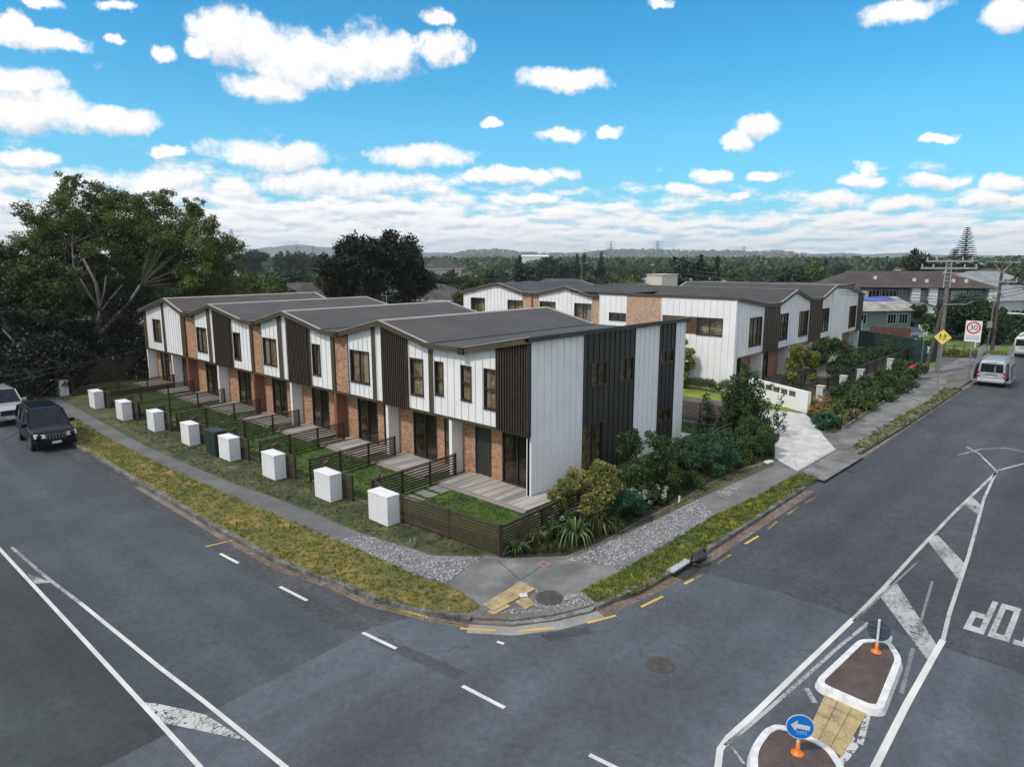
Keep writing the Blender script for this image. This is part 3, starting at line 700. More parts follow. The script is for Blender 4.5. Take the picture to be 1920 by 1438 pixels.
# yards of the first building, side beds, far side path
M_lawn = ground('lawn_turf', [(0.02, 0.045, 0.006), (0.042, 0.085, 0.01), (0.085, 0.13, 0.018)], 1.1, 13.0)
mb = MB(); mb.sheet([(14.62, 14.0), (18.0, 15.2), (34.9, 15.0), (34.9, 24), (19.0, 24), (19.0, 56.5), (14.8, 56.5)], 0.005); struct('lawn', mb, M_lawn)
mb = MB(); mb.sheet([(12.65, 140), (12.65, 60)] + bp_((270, 835), (360, 874), (434, 905), (520, 935), (600, 967), (672, 998), (733, 1017), (814, 1042), (900, 1043), (935, 1041)) + [(14.5, 18), (14.6, 60), (14.6, 140)], 0.0075); struct('berm_grass', mb, ground('berm_turf', [(0.022, 0.035, 0.009), (0.05, 0.062, 0.018), (0.12, 0.1, 0.05)], 0.9, 11.0))
M_mulch = ground('bark_mulch', [(0.012, 0.012, 0.008), (0.024, 0.024, 0.014), (0.05, 0.046, 0.03)], 1.3, 16.0, bstr=0.8)
mb = MB(); mb.sheet(bp_((942, 1046), (1060, 1042), (1120, 1018), (1200, 975), (1260, 945), (1330, 905), (1400, 875), (1452, 858)) + [(34.5, 13.2), (35.4, 15.0), (24, 14.3), (14.62, 13.98)], 0.012); struct('garden_bed', mb, M_mulch)
mb = MB(); mb.sheet(bp_((1150, 1008), (1200, 978), (1260, 948), (1330, 908), (1400, 878), (1440, 868), (1452, 872), (1350, 916), (1310, 934), (1250, 963)), 0.011); struct('weedy_strip', mb, ground('weedy_soil', [(0.03, 0.035, 0.014), (0.065, 0.062, 0.03), (0.14, 0.11, 0.07)], 0.8, 9.0))
mb = MB(); mb.sheet(bp_((1516, 780), (1524, 796), (1548, 812), (1566, 812), (1640, 766), (1722, 712)) + [(72, 15.4), (43, 15.6), (41.9, 14.6)], 0.012); struct('garden_bed', mb, M_mulch)
mb = MB(); a, b = gp(1580, 805), gp(1722, 712); mb.bar((a[0], a[1], 0.06), (b[0], b[1], 0.06), 0.12, 0.14); struct('garden_edging', mb, M_conc)
mb = MB(); mb.sheet(bp_((1566, 842), (1590, 842), (1690, 778), (1740, 752), (1760, 735), (1770, 727), (1780, 700), (1745, 690), (1722, 712), (1580, 806)), 0.009); struct('footpath_far', mb, M_conc)
# beyond: neighbour lawns, side road, street verge
M_lawn2 = ground('neighbour_lawn', [(0.06, 0.11, 0.018), (0.1, 0.17, 0.025), (0.16, 0.22, 0.05)], 0.8, 8.0)
mb = MB(); mb.sheet([(64, 13.2), (64, 40), (120, 40), (120, 13.2)], 0.003); struct('lawn_far', mb, M_lawn2)
mb = MB(); mb.sheet([(72.5, 9.6), (72.5, 24), (75.5, 24), (76.5, 9.6)], 0.009); struct('neighbour_driveway', mb, plain('old_asphalt', (0.09, 0.09, 0.095), 0.9))
mb = MB(); mb.sheet([(76.5, 9.5), (300, 9.5), (300, 13.2), (76.5, 13.2)], 0.005); struct('verge_far', mb, M_lawn2)
mb = MB(); mb.sheet([(60, 11.1), (300, 11.1), (300, 12.4), (60, 12.4)], 0.011); struct('footpath_far', mb, M_conc)
mb = MB(); mb.sheet([(-60, -5), (-60, -30), (320, -30), (320, -5)], -0.1); struct('verge_opposite', mb, M_lawn2)
mb = MB(); mb.sheet([(-9, -5), (-9, 320), (-30, 320), (-30, -5)], -0.1); struct('verge_opposite', mb, M_lawn2)

# grass blades on the verges and lawns
def grassy(name, poly, dens, h, w, z, seed, mat, per=5):
    V, F, T = tufts(poly, dens, h, w, z, seed, per=per); o = meshobj(name, npmesh(name, V, F, T, mat)); o['kind'] = 'stuff'; return o
LG_l = leafmat('verge_blades_left', (0.07, 0.125, 0.014), (0.23, 0.25, 0.04), 0.25, tip=(0.55, 0.31, 0.07))
LG_r = leafmat('verge_blades_right', (0.02, 0.07, 0.008), (0.14, 0.17, 0.014), 0.25, tip=(0.5, 0.42, 0.03))
LG_f = leafmat('verge_blades_far', (0.05, 0.09, 0.015), (0.17, 0.16, 0.06), 0.2)
LG_b = leafmat('berm_blades', (0.02, 0.045, 0.008), (0.09, 0.1, 0.03), 0.2)
LG_w = leafmat('lawn_blades', (0.02, 0.055, 0.004), (0.085, 0.15, 0.012), 0.2, tip=(0.16, 0.21, 0.02))
near = [(9.75, 44), (9.75, 23)] + vl[2:-2] + [(11.3, 44)]
grassy('grass', [(9.75, 44), (11.3, 44), (11.3, 66), (9.75, 66)], 30, 0.1, 0.03, 0.008, 12, LG_l)
grassy('grass', near, 75, 0.075, 0.016, 0.008, 1, LG_l)
grassy('grass', vr, 110, 0.085, 0.014, 0.008, 2, LG_r)
grassy('grass', vf, 22, 0.12, 0.03, 0.008, 3, LG_f)
grassy('grass', [(12.7, 44)] + bp_((360, 872), (434, 903), (520, 933), (600, 965), (672, 996), (733, 1015), (814, 1036), (890, 1040)) + [(14.5, 14.6), (14.5, 44)], 45, 0.06, 0.014, 0.008, 4, LG_b)
grassy('grass', [(14.7, 14.1), (17.9, 15.0), (17.9, 20.9), (14.7, 20.6)], 150, 0.05, 0.011, 0.005, 5, LG_w)
grassy('grass', [(14.7, 21), (17.9, 21.3), (17.9, 44), (14.7, 44)], 40, 0.06, 0.018, 0.005, 6, LG_w)
grassy('grass', [(31, 15.2), (34.8, 15.2), (34.8, 21), (31, 21)], 40, 0.06, 0.02, 0.005, 7, LG_w)
LEAF_D = leafmat('dead_leaves', (0.12, 0.07, 0.035), (0.3, 0.17, 0.08), 0.1)
def litter(name, path, d0, d1, n, seed, z, size=0.035):
    g = np.random.default_rng(seed); A = offset_path(path, 0); k = len(path) - 1; L = np.array([math.dist(path[i], path[i + 1]) for i in range(k)]); idx = g.choice(k, n, p=L / L.sum()); f = g.random(n)
    P = np.array(path); p = P[idx] * (1 - f)[:, None] + P[idx + 1] * f[:, None]; t = P[idx + 1] - P[idx]; t /= np.linalg.norm(t, axis=1)[:, None]; nr = np.stack([-t[:, 1], t[:, 0]], 1)
    off = d0 + (d1 - d0) * g.random(n) ** 0.6; p = p + nr * off[:, None]; a = g.random(n) * 6.28; s = size * (0.5 + g.random(n)); V = []
    for q in range(4):
        an = a + q * math.pi / 2; rr = s * (1.0 if q % 2 == 0 else 0.5)
        V.append(np.stack([p[:, 0] + np.cos(an) * rr, p[:, 1] + np.sin(an) * rr, z + 0.012 * g.random(n)], 1))
    V = np.stack(V, 1).reshape(-1, 3); o = meshobj(name, npmesh(name, V, np.arange(4 * n).reshape(n, 4), np.repeat(g.random(n), 4), LEAF_D)); o['kind'] = 'stuff'
litter('fallen_leaves', edge[3:i0 + 1], -0.03, -0.2, 450, 5, RZ + .012)
litter('fallen_leaves', cC1, -0.03, -0.3, 700, 6, RZ + .012, 0.035)
litter('fallen_leaves', [gp(1692, 1270, RZ), gp(1668, 1330, RZ)], -0.02, -0.22, 160, 8, RZ + .012, 0.03)

def pebbles(name, poly, n, seed, z, s0, s1):
    g = np.random.default_rng(seed); P = np.array(poly); x0, y0 = P.min(0); x1, y1 = P.max(0); x = x0 + (x1 - x0) * g.random(n); y = y0 + (y1 - y0) * g.random(n); m = inpoly(x, y, poly); x = x[m]; y = y[m]; n = len(x)
    s = s0 + (s1 - s0) * g.random(n) ** 2; a = g.random(n) * 3.14; O = np.array([(1, 0, 0), (0, 1, 0), (-1, 0, 0), (0, -1, 0), (0, 0, .6), (.1, .1, -.3)]); ca, sa = np.cos(a), np.sin(a); e = .6 + .6 * g.random(n)
    V = np.stack([np.stack([x + (o[0] * ca - o[1] * e * sa) * s, y + (o[0] * sa + o[1] * e * ca) * s, z + o[2] * s], 1) for o in O], 1).reshape(-1, 3)
    T = np.array([(0, 1, 4), (1, 2, 4), (2, 3, 4), (3, 0, 4)]); F = (np.arange(n)[:, None, None] * 6 + T[None]).reshape(-1, 3)
    o = meshobj(name, npmesh(name, V, F, np.repeat(g.random(n), 6), M_peb)); o['kind'] = 'stuff'
M_peb = leafmat('pebble_grey', (0.07, 0.07, 0.072), (0.3, 0.3, 0.31), 0.0, .8, tip=(0.46, 0.46, 0.46))
pebbles('gravel', bp_((640, 1014), (672, 1000), (733, 1019), (814, 1044), (903, 1045), (838, 1092), (787, 1078), (740, 1058)), 7000, 31, .008, .015, .05)
pebbles('gravel', bp_((1150, 1060), (1066, 1050), (1100, 1036), (1150, 1012), (1250, 967), (1310, 937), (1338, 965), (1250, 1018)), 9000, 32, .008, .015, .05)
pebbles('gravel', bp_((980, 1092), (1010, 1106), (1060, 1118), (1088, 1110), (1118, 1132), (1060, 1140), (1000, 1148), (930, 1150), (985, 1135), (1020, 1120)), 3500, 33, .0, .015, .045)
pebbles('gravel', bp_((1340, 925), (1380, 905), (1400, 905), (1360, 935)), 900, 34, .008, .015, .05)
pebbles('road_grit', rp((1060, 1172), (1330, 1072), (1420, 1010), (1500, 962), (1520, 975), (1400, 1080), (1100, 1190)), 1600, 35, RZ + .006, .006, .016)
# ------------------------------------------------------------------ road markings
W_new = paint_mark('paint_white', (0.62, 0.62, 0.59), 0.1)
W_old = paint_mark('paint_white_worn', (0.38, 0.38, 0.37), 0.66)
W_ghost = paint_mark('paint_ghost', (0.2, 0.205, 0.21), 0.55)
W_mid = paint_mark('paint_white_aged', (0.46, 0.46, 0.45), 0.46)
W_crk = paint_mark('paint_white_cracked', (0.5, 0.5, 0.48), 0.45, True)
Y_new = paint_mark('paint_yellow', (0.6, 0.4, 0.07), 0.25)
Y_old = paint_mark('paint_yellow_worn', (0.35, 0.25, 0.07), 0.72)
ZM = RZ + .010
def line(pts, w, mat, z=ZM):
    """painted line through picture-surveyed points; w in metres"""
    P = [gp(x, y, RZ) for x, y in pts]; m = MB(); A = offset_path(P, w / 2); B = offset_path(P, -w / 2)
    for i in range(len(P) - 1): m.sheet([A[i], A[i + 1], B[i + 1], B[i]], z)
    return struct('road_marking', m, mat)
def area(pts, mat, z=ZM - .002):
    m = MB(); m.sheet([gp(x, y, RZ) for x, y in pts], z); return struct('road_marking', m, mat)
line([(-60, 965), (0, 1030), (150, 1192), (295, 1350), (375, 1438), (440, 1510)], 0.10, W_new)
line([(22, 1026), (90, 1085), (150, 1130)], 0.10, W_old); line([(150, 1130), (300, 1252), (380, 1313), (535, 1438), (640, 1520)], 0.10, W_new)
area([(266, 1316), (300, 1320), (345, 1330), (386, 1340), (462, 1388), (400, 1375), (340, 1362), (308, 1356)], W_crk)
area([(52, 1076), (98, 1092), (66, 1094)], W_old)
for a, b in (((413, 1038), (447, 1056)), ((525, 1100), (576, 1126)), ((680, 1186), (743, 1216)), ((867, 1286), (946, 1327)), ((1105, 1415), (1160, 1442))): line([a, b], 0.10, W_new)
line([(932, 1203), (945, 1207)], 0.09, W_new)
for a, b in (((740, 1138), (802, 1158)), ((863, 1178), (930, 1182)), ((973, 1183), (1038, 1177)), ((1101, 1168), (1155, 1154)), ((1202, 1138), (1243, 1118)), ((1283, 1095), (1300, 1086)), ((1397, 1020), (1422, 1005))): line([a, b], 0.085, Y_new)
for a, b in (((1300, 1086), (1318, 1076)), ((1345, 1057), (1370, 1040)), ((1440, 992), (1457, 978)), ((1477, 964), (1497, 951)), ((1510, 943), (1530, 932)), ((625, 1085), (665, 1105)), ((550, 1047), (575, 1058)), ((748, 1146), (775, 1155))): line([a, b], 0.08, Y_old)
line([(385, 1025), (468, 1006)], 0.07, Y_new)
# flush median
line([(1868, 886), (1790, 960), (1720, 1033), (1655, 1104), (1600, 1160)], 0.11, W_mid)
line([(1600, 1160), (1500, 1255), (1420, 1333), (1365, 1383), (1350, 1405), (1346, 1438), (1350, 1500)], 0.13, W_new)
line([(1868, 884), (1845, 935), (1815, 1045), (1780, 1150), (1768, 1200)], 0.10, W_mid)
line([(1768, 1200), (1745, 1240), (1700, 1320), (1640, 1438), (1600, 1520)], 0.14, W_new)
line([(1868, 883), (1835, 850), (1812, 838)], 0.09, W_mid); line([(1797, 853), (1840, 842), (1885, 840), (1925, 848)], 0.09, W_old); line([(1868, 883), (1925, 868)], 0.10, W_mid)
area([(1660, 1100), (1682, 1094), (1758, 1212), (1744, 1244), (1650, 1118)], W_old); area([(1736, 1010), (1758, 1003), (1812, 1060), (1796, 1086)], W_old); area([(1806, 945), (1822, 930), (1842, 950), (1836, 966)], W_old)
line([(1360, 1398), (1440, 1330), (1520, 1260), (1570, 1215), (1628, 1168)], 0.09, W_old); line([(1748, 1090), (1722, 1180)], 0.07, W_ghost); line([(1712, 1215), (1690, 1300)], 0.09, W_ghost); line([(1722, 1052), (1600, 1165)], 0.06, W_ghost)
line([(1512, 1290), (1528, 1318)], 0.12, W_old); line([(1628, 1336), (1612, 1395)], 0.12, W_crk); line([(1668, 1192), (1662, 1215)], 0.14, W_old); area([(1600, 1378), (1610, 1400), (1585, 1432), (1570, 1440), (1578, 1405)], W_crk)
line([(1372, 1400), (1395, 1432)], 0.06, W_old); line([(1875, 690), (1875, 691)], 0.08, W_old)
# the stop lettering for traffic coming towards the junction
def letter(rects, y0):
    m = MB()
    for (a, b, c, d) in rects:   # a,b across 0..1 left to right for the reader, c,d along 0..1 bottom to top
        m.sheet([(21.95 - c * 2.25, y0 + a * .44), (21.95 - d * 2.25, y0 + a * .44), (21.95 - d * 2.25, y0 + b * .44), (21.95 - c * 2.25, y0 + b * .44)], ZM)
    struct('road_marking', m, paint_mark('paint_letters', (0.42, 0.42, 0.42), 0.5))
letter([(0, .3, 0, 1), (.3, .7, .86, 1), (.3, .7, .46, .6), (.7, 1, .46, 1)], 2.06)                       # P
letter([(0, .3, 0, 1), (.7, 1, 0, 1), (.3, .7, 0, .14), (.3, .7, .86, 1)], 1.54)                           # O
letter([(.37, .63, 0, .88), (0, 1, .88, 1)], 1.02)                                                               # T
letter([(0, 1, .88, 1), (0, .25, .56, .88), (0, 1, .44, .56), (.75, 1, .12, .44), (0, 1, 0, .12)], 0.50)         # S
# litter on the road
for k, (x, y, w_, d_) in enumerate([(340, 937, 0.55, 0.3), (384, 962, 0.15, 0.12)]):
    p = gp(x, y, RZ); mb = MB(); mb.hexa([(p[0] - w_ / 2, p[1] - d_ / 2, RZ + .03), (p[0] + w_ / 2, p[1] - d_ / 2, RZ + .02), (p[0] + w_ / 2, p[1] + d_ / 2, RZ + .035), (p[0] - w_ / 2, p[1] + d_ / 2, RZ + .02)],
        [(p[0] - w_ / 2, p[1] - d_ / 2, RZ + .012), (p[0] + w_ / 2, p[1] - d_ / 2, RZ + .010), (p[0] + w_ / 2, p[1] + d_ / 2, RZ + .012), (p[0] - w_ / 2, p[1] + d_ / 2, RZ + .010)])
    tag(obj('discarded_board' if k == 0 else 'paper_scrap', mb, plain('cardboard_pale', (0.42, 0.4, 0.36), 0.8)), 'pale flattened board lying at the left kerb' if k == 0 else 'small pale paper scrap by the left kerb', 'litter')
# ================================================================== BUILDING KIT
M_white = plain('white_cladding', (0.80, 0.80, 0.80), 0.45, 0.05, 0.8)
M_dark = plain('charcoal_cladding', (0.035, 0.034, 0.032), 0.5, 0.15, 0.8)
M_brown = plain('bronze_metal', (0.075, 0.056, 0.034), 0.45, 0.12, 1.2)
M_fin = plain('slat_brown', (0.07, 0.05, 0.037), 0.6, 0.2, 4.0)
M_near_black = plain('screen_backing', (0.02, 0.015, 0.013), 0.8)  # even near-black for screen backings, cores, gutters and slots
M_frame = plain('window_frame_bronze', (0.04, 0.032, 0.022), 0.4)
M_rust = plain('rust_render', (0.26, 0.105, 0.06), 0.75, 0.1, 1.5)
M_flash = plain('flashing_metal', (0.34, 0.31, 0.265), 0.4, 0.1, 1.0)
M_brick = brickmat('brick_tan_red', (0.44, 0.235, 0.12), (0.24, 0.10, 0.06), (0.34, 0.265, 0.19))
M_brick2 = brickmat('brick_sand', (0.5, 0.32, 0.2), (0.36, 0.2, 0.12), (0.38, 0.31, 0.25))
M_soff = plain('soffit_grey', (0.3, 0.29, 0.27), 0.8)
M_roof = roofmat('roof_metal', (0.078, 0.07, 0.06), 0.21, 'X')
M_roof2 = roofmat('roof_metal_two', (0.062, 0.056, 0.052), 0.21, 'Y')
M_glass = glassmat()
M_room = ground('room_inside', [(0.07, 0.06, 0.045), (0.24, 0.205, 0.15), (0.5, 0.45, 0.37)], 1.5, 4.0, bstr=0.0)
M_curt = plain('curtain_beige', (0.5, 0.46, 0.39), 0.9, 0.1, 4.0)
M_deckc = boardmat('deck_boards', (0.33, 0.305, 0.285))

class Fac:
    """facade frame: s along the wall, d outwards, z up"""
    def __init__(s, kind, at): s.k = kind; s.a = at
    def p(s, q, d, z):
        if s.k == 'W': return (s.a - d, q, z)
        return (q, s.a - d, z)
    def box(s, mb, s0, s1, z0, z1, d0, d1):
        a = s.p(s0, d0, z0); b = s.p(s1, d1, z1); return mb.box(a[0], b[0], a[1], b[1], z0, z1)
    def poly(s, mb, pts, d0, d1):
        """pts: (s,z) loop"""
        f = [s.p(q, d1, z) for q, z in pts]; b = [s.p(q, d0, z) for q, z in pts]
        return mb.hexa(f, b)

def interp(prof, q):
    for (a, za), (b, zb) in zip(prof, prof[1:]):
        if a <= q <= b: return za + (zb - za) * (q - a) / max(b - a, 1e-6)
    return prof[0][1] if q < prof[0][0] else prof[-1][1]
def panel(mb, F, s0, s1, z0, top, d0, d1, holes=(), prof=None, ribs=0.0, ribw=0.035, ribd=0.04):
    cuts = {s0, s1}
    for h in holes: cuts |= {max(s0, h[0]), min(s1, h[1])}
    if prof: cuts |= {q for q, _ in prof if s0 < q < s1}
    cuts = sorted(c for c in cuts if s0 - 1e-6 <= c <= s1 + 1e-6)
    def ints(q):
        segs = []; z = z0
        for h in sorted(holes, key=lambda h: h[2]):
            if h[0] - 1e-6 < q < h[1] + 1e-6: segs.append((z, h[2])); z = h[3]
        segs.append((z, None)); return segs
    for a, b in zip(cuts, cuts[1:]):
        if b - a < 1e-4: continue
        for lo, hi in ints((a + b) / 2):
            if hi is None:
                ta, tb = (top, top) if prof is None else (interp(prof, a) + top, interp(prof, b) + top)
                F.poly(mb, [(a, lo), (b, lo), (b, tb), (a, ta)], d0, d1)
            elif hi - lo > 1e-3: F.box(mb, a, b, lo, hi, d0, d1)
    if ribs:
        n = max(1, round((s1 - s0) / ribs))
        for i in range(n + 1):
            q = s0 + (s1 - s0) * i / n; q = min(max(q, s0 + ribw / 2), s1 - ribw / 2)
            for lo, hi in ints(q):
                t = hi if hi is not None else (top if prof is None else interp(prof, q) + top)
                F.box(mb, q - ribw / 2, q + ribw / 2, lo, t, d1, d1 + ribd)
def window(F, root, s0, s1, z0, z1, dwall, cols=2, rows=1, name='window', sash=None, curtain=None, deep=0.15, low=False, rnd=None):
    """framed window set in a hole; the frame is the part, pane, room and curtain are its pieces"""
    m = MB(); w = 0.055; d1 = dwall + 0.03; d0 = dwall - 0.07
    F.box(m, s0, s0 + w, z0, z1, d0, d1); F.box(m, s1 - w, s1, z0, z1, d0, d1)
    F.box(m, s0 + w, s1 - w, z0, z0 + w, d0, d1); F.box(m, s0 + w, s1 - w, z1 - w, z1, d0, d1)
    for c in range(1, cols):
        q = s0 + (s1 - s0) * c / cols; F.box(m, q - w / 2, q + w / 2, z0 + w, z1 - w, d0 + .01, d1 - .01)
    for r in range(1, rows):
        z = z0 + (z1 - z0) * r / rows; F.box(m, s0 + w, s1 - w, z - .025, z + .025, d0 + .012, d1 - .012)
    # sill drip and reveal
    F.box(m, s0 - .02, s1 + .02, z0 - .03, z0, d0, d1 + .03)
    fr = obj(name, m, M_frame, root)
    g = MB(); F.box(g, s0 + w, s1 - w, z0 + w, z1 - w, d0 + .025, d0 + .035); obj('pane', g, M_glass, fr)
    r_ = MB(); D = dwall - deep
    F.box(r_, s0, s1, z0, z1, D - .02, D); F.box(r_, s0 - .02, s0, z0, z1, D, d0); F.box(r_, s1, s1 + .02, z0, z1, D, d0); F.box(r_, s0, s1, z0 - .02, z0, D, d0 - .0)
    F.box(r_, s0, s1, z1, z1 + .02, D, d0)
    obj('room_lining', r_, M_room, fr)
    if curtain:
        c_ = MB()
        for a, b in curtain:
            n = 7
            for i in range(n):
                q0 = s0 + w + (s1 - s0 - 2 * w) * (a + (b - a) * i / n); q1 = s0 + w + (s1 - s0 - 2 * w) * (a + (b - a) * (i + 1) / n)
                F.box(c_, q0, q1, z0 + .06, z1 - .06, D + .012 + (i % 2) * .015, D + .032 + (i % 2) * .015)
        obj('curtain', c_, M_curt, fr)
    return fr

# ================================================================== BUILDING ONE (facing the left street)
B1 = thing('townhouse_row', 'long townhouse row with zigzag roof and white, charcoal and brick walls, nearest the corner', 'townhouses', (19.15, 16.8, 0))
FW = Fac('W', 19.15); FS = Fac('S', 16.8)
PROF = [(16.62, 6.34), (20.2, 5.64), (22.47, 5.64), (25.87, 6.4), (29.3, 5.62), (30.8, 5.64), (34.6, 6.38), (37.95, 5.62), (39.6, 5.65), (43.8, 6.34), (47.0, 5.6), (48.0, 5.62), (50.9, 6.44), (56.1, 5.36)]
XF, XR = 18.88, 30.95
WIN = [(18.56, 19.28, 3.24, 4.89, 1, 2), (19.99, 20.64, 3.41, 4.88, 1, 2), (21.71, 22.28, 3.41, 4.88, 1, 2), (23.04, 23.95, 3.2, 4.87, 1, 2), (27.03, 28.62, 3.23, 4.82, 2, 1),
       (31.32, 32.12, 3.16, 4.81, 2, 1), (35.87, 37.4, 3.17, 4.74, 2, 1), (40.19, 41.1, 3.09, 4.77, 2, 1), (44.92, 46.42, 3.11, 4.74, 2, 1), (52.54, 54.03, 3.19, 4.83, 2, 1)]
ZB = 2.56
m = MB(); top = -0.14
for a, b in ((18.5, 22.33), (22.65, 24.04), (25.9, 26.45), (26.78, 28.68), (30.3, 32.15), (34.47, 35.1), (35.6, 37.45), (38.94, 41.15), (43.6, 44.13), (44.67, 46.51), (48.9, 51.66), (52.15, 55.12)):
    hs = [(w[0], w[1], w[2], w[3]) for w in WIN if w[0] > a - .01 and w[1] < b + .01]
    m = MB(); panel(m, FW, a, b, ZB, top, -0.16, 0.0, hs, PROF, ribs=0.42); obj('white_cladding', m, M_white, B1)
for a, b, dd in ((22.33, 22.65, .05), (26.45, 26.78, .05), (28.68, 28.80, .03), (30.02, 30.3, .03), (32.15, 32.44, .03), (35.1, 35.6, .05), (37.45, 37.55, .03), (38.65, 38.94, .03), (41.15, 41.4, .04), (44.13, 44.67, .05), (46.51, 46.6, .03), (48.23, 48.9, .05), (51.66, 52.15, .05), (55.12, 55.82, .03)):
    m = MB(); panel(m, FW, a, b, ZB - .02, top, -0.16, dd, (), PROF); obj('dark_cladding', m, M_brown, B1)
for a, b in ((28.80, 30.02), (37.55, 38.65), (46.6, 48.23)): m = MB(); panel(m, FW, a, b, ZB - .05, top, -0.2, -0.05, (), PROF); obj('brick_panel', m, M_brick, B1)
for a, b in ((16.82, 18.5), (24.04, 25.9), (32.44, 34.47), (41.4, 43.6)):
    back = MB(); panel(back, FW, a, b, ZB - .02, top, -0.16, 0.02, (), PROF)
    sc = obj('slat_screen_backing', back, M_near_black, B1)
    fm = MB(); n = round((b - a) / 0.145)
    for i in range(n + 1):
        q = min(a + (b - a) * i / n, b - .03); q = max(q, a + .03)
        FW.box(fm, q - .025, q + .025, ZB - .06, interp(PROF, q) + top, .02, .15)
    obj('slat', fm, M_fin, sc)
for w in WIN:
    ct = random.choice([[(0, .35)], [(0, .25), (.8, 1)], [(.7, 1)], [(0, .2)]])
    window(FW, B1, w[0], w[1], w[2], w[3], 0.0, w[4], w[5], curtain=ct)
# slab edge, soffit, ground-floor recess
m = MB(); m.box(19.12, 19.30, 16.98, 55.82, 2.44, 2.555); obj('slab_edge', m, M_brown, B1)
m = MB(); m.box(19.30, 20.6, 17.0, 55.8, 2.47, 2.555); obj('soffit', m, M_soff, B1)
XW = 19.78
FG = Fac('W', XW)
units = [(17.0, 21.25), (21.45, 25.7), (25.9, 30.05), (30.25, 34.45), (34.65, 38.8), (39.0, 43.55), (43.75, 48.3), (48.5, 50.95), (51.15, 55.6)]
for i, (a, b) in enumerate(units):
    if i == 0: dr, sl = (19.5, 20.45), (17.2, 18.85)
    elif i == 7: dr, sl = (50.0, 50.8), None
    elif i == 8: dr, sl = (52.0, 52.9), (53.3, 54.8)
    else: dr, sl = (a + .12, a + .98), (a + 1.5, a + 3.15)
    hs = [(dr[0], dr[1], 0.1, 2.28)] + ([(sl[0], sl[1], 0.1, 2.3)] if sl else [])
    brick = MB(); panel(brick, FG, a, b, 0, 2.47, -0.14, 0.0, hs); obj('brick_wall', brick, M_brick, B1)
    # door
    dm = MB(); FG.box(dm, dr[0] + .05, dr[1] - .05, .12, 2.22, -.09, -.03)
    door = obj('front_door', dm, M_dark if i in (0, 7) else plain('door_bronze', (0.12, 0.09, 0.05), 0.5), B1)
    fm = MB(); FG.box(fm, dr[0], dr[0] + .05, .1, 2.28, -.1, .02); FG.box(fm, dr[1] - .05, dr[1], .1, 2.28, -.1, .02); FG.box(fm, dr[0] + .05, dr[1] - .05, 2.22, 2.28, -.1, .02)
    for k in range(4): FG.box(fm, dr[0] + .1, dr[1] - .1, .5 + k * .45, .515 + k * .45, -.03, -.024)
    obj('frame', fm, M_frame, door)
    hm = MB(); FG.box(hm, dr[1] - .16, dr[1] - .12, .95, 1.2, -.03, .03); obj('handle', hm, plain('steel', (0.5, 0.5, 0.5), 0.3, metal=1.0), door)
    if sl:
        s = window(FG, B1, sl[0], sl[1], 0.1, 2.3, 0.0, 2, 1, name='sliding_door', curtain=[(0.0, 0.22)] if i % 2 else [(.75, 1)], deep=.98)
        f = MB(); FG.box(f, sl[0], sl[1], .085, .1, -.97, -.1); obj('floor', f, plain('floor_pale', (0.35, 0.33, 0.3), 0.5, 0.1), s)
        if i == 0:
            tb = MB(); cx, cy = XW + 0.58, 17.62
            tb.cyl((cx, cy), .32, .62, .66, 24); tb.lathe([(.2, .1), (.03, .14), (.03, .62)], (cx, cy, 0), 12); obj('round_table', tb, plain('table_gold', (0.45, 0.3, 0.12), 0.4), s)
# party blades between the units
for i, y in enumerate([21.35, 25.8, 30.15, 34.55, 38.9, 43.65, 48.4, 51.05, 55.72]):
    m = MB(); y0, y1 = y - .09, y + .09
    m.box(19.16, XW, y0, y1, 0, 2.44)
    obj('party_blade', m, M_rust if i in (2, 4, 6) else M_white, B1)
m = MB(); m.box(19.18, XW + .02, 16.84, 17.0, 0, 2.44); obj('party_blade', m, M_white, B1)
# end wall facing the right street
ENDW = [(22.99, 24.12, 3.88, 4.91), (25.1, 26.24, 3.81, 4.9), (28.45, 29.8, 4.25, 4.89), (28.45, 29.7, 1.33, 1.98), (22.42, 23.93, 0.1, 2.3)]
m = MB()
for a, b in ((19.18, 22.4), (26.3, 28.33), (29.88, 30.8)): m = MB(); panel(m, FS, a, b, 0, 6.16, -.16, 0.0, (), None, ribs=0.4); obj('white_end_cladding', m, M_white, B1)
for a, b in ((22.4, 26.3), (28.33, 29.88)): m = MB(); panel(m, FS, a, b, 0, 6.16, -.16, -.004, [h for h in ENDW if h[0] >= a - .01 and h[1] <= b + .01], None, ribs=0.4); obj('charcoal_end_cladding', m, M_dark, B1)
for k, w in enumerate(ENDW):
    window(FS, B1, w[0], w[1], w[2], w[3], -.004, 2, 1, name='window' if k < 4 else 'glazed_door', curtain=[(0, .3)] if k < 3 else None, deep=.5)
m = MB(); m.box(18.86, 30.97, 16.58, 16.83, 6.16, 6.30); obj('end_fascia', m, M_dark, B1)
m = MB(); m.box(19.0, 19.18, 16.78, 16.84, ZB - .06, 6.18); m.box(19.0, 19.15, 16.79, 16.83, 2.44, 2.56); obj('corner_trim', m, M_dark, B1)
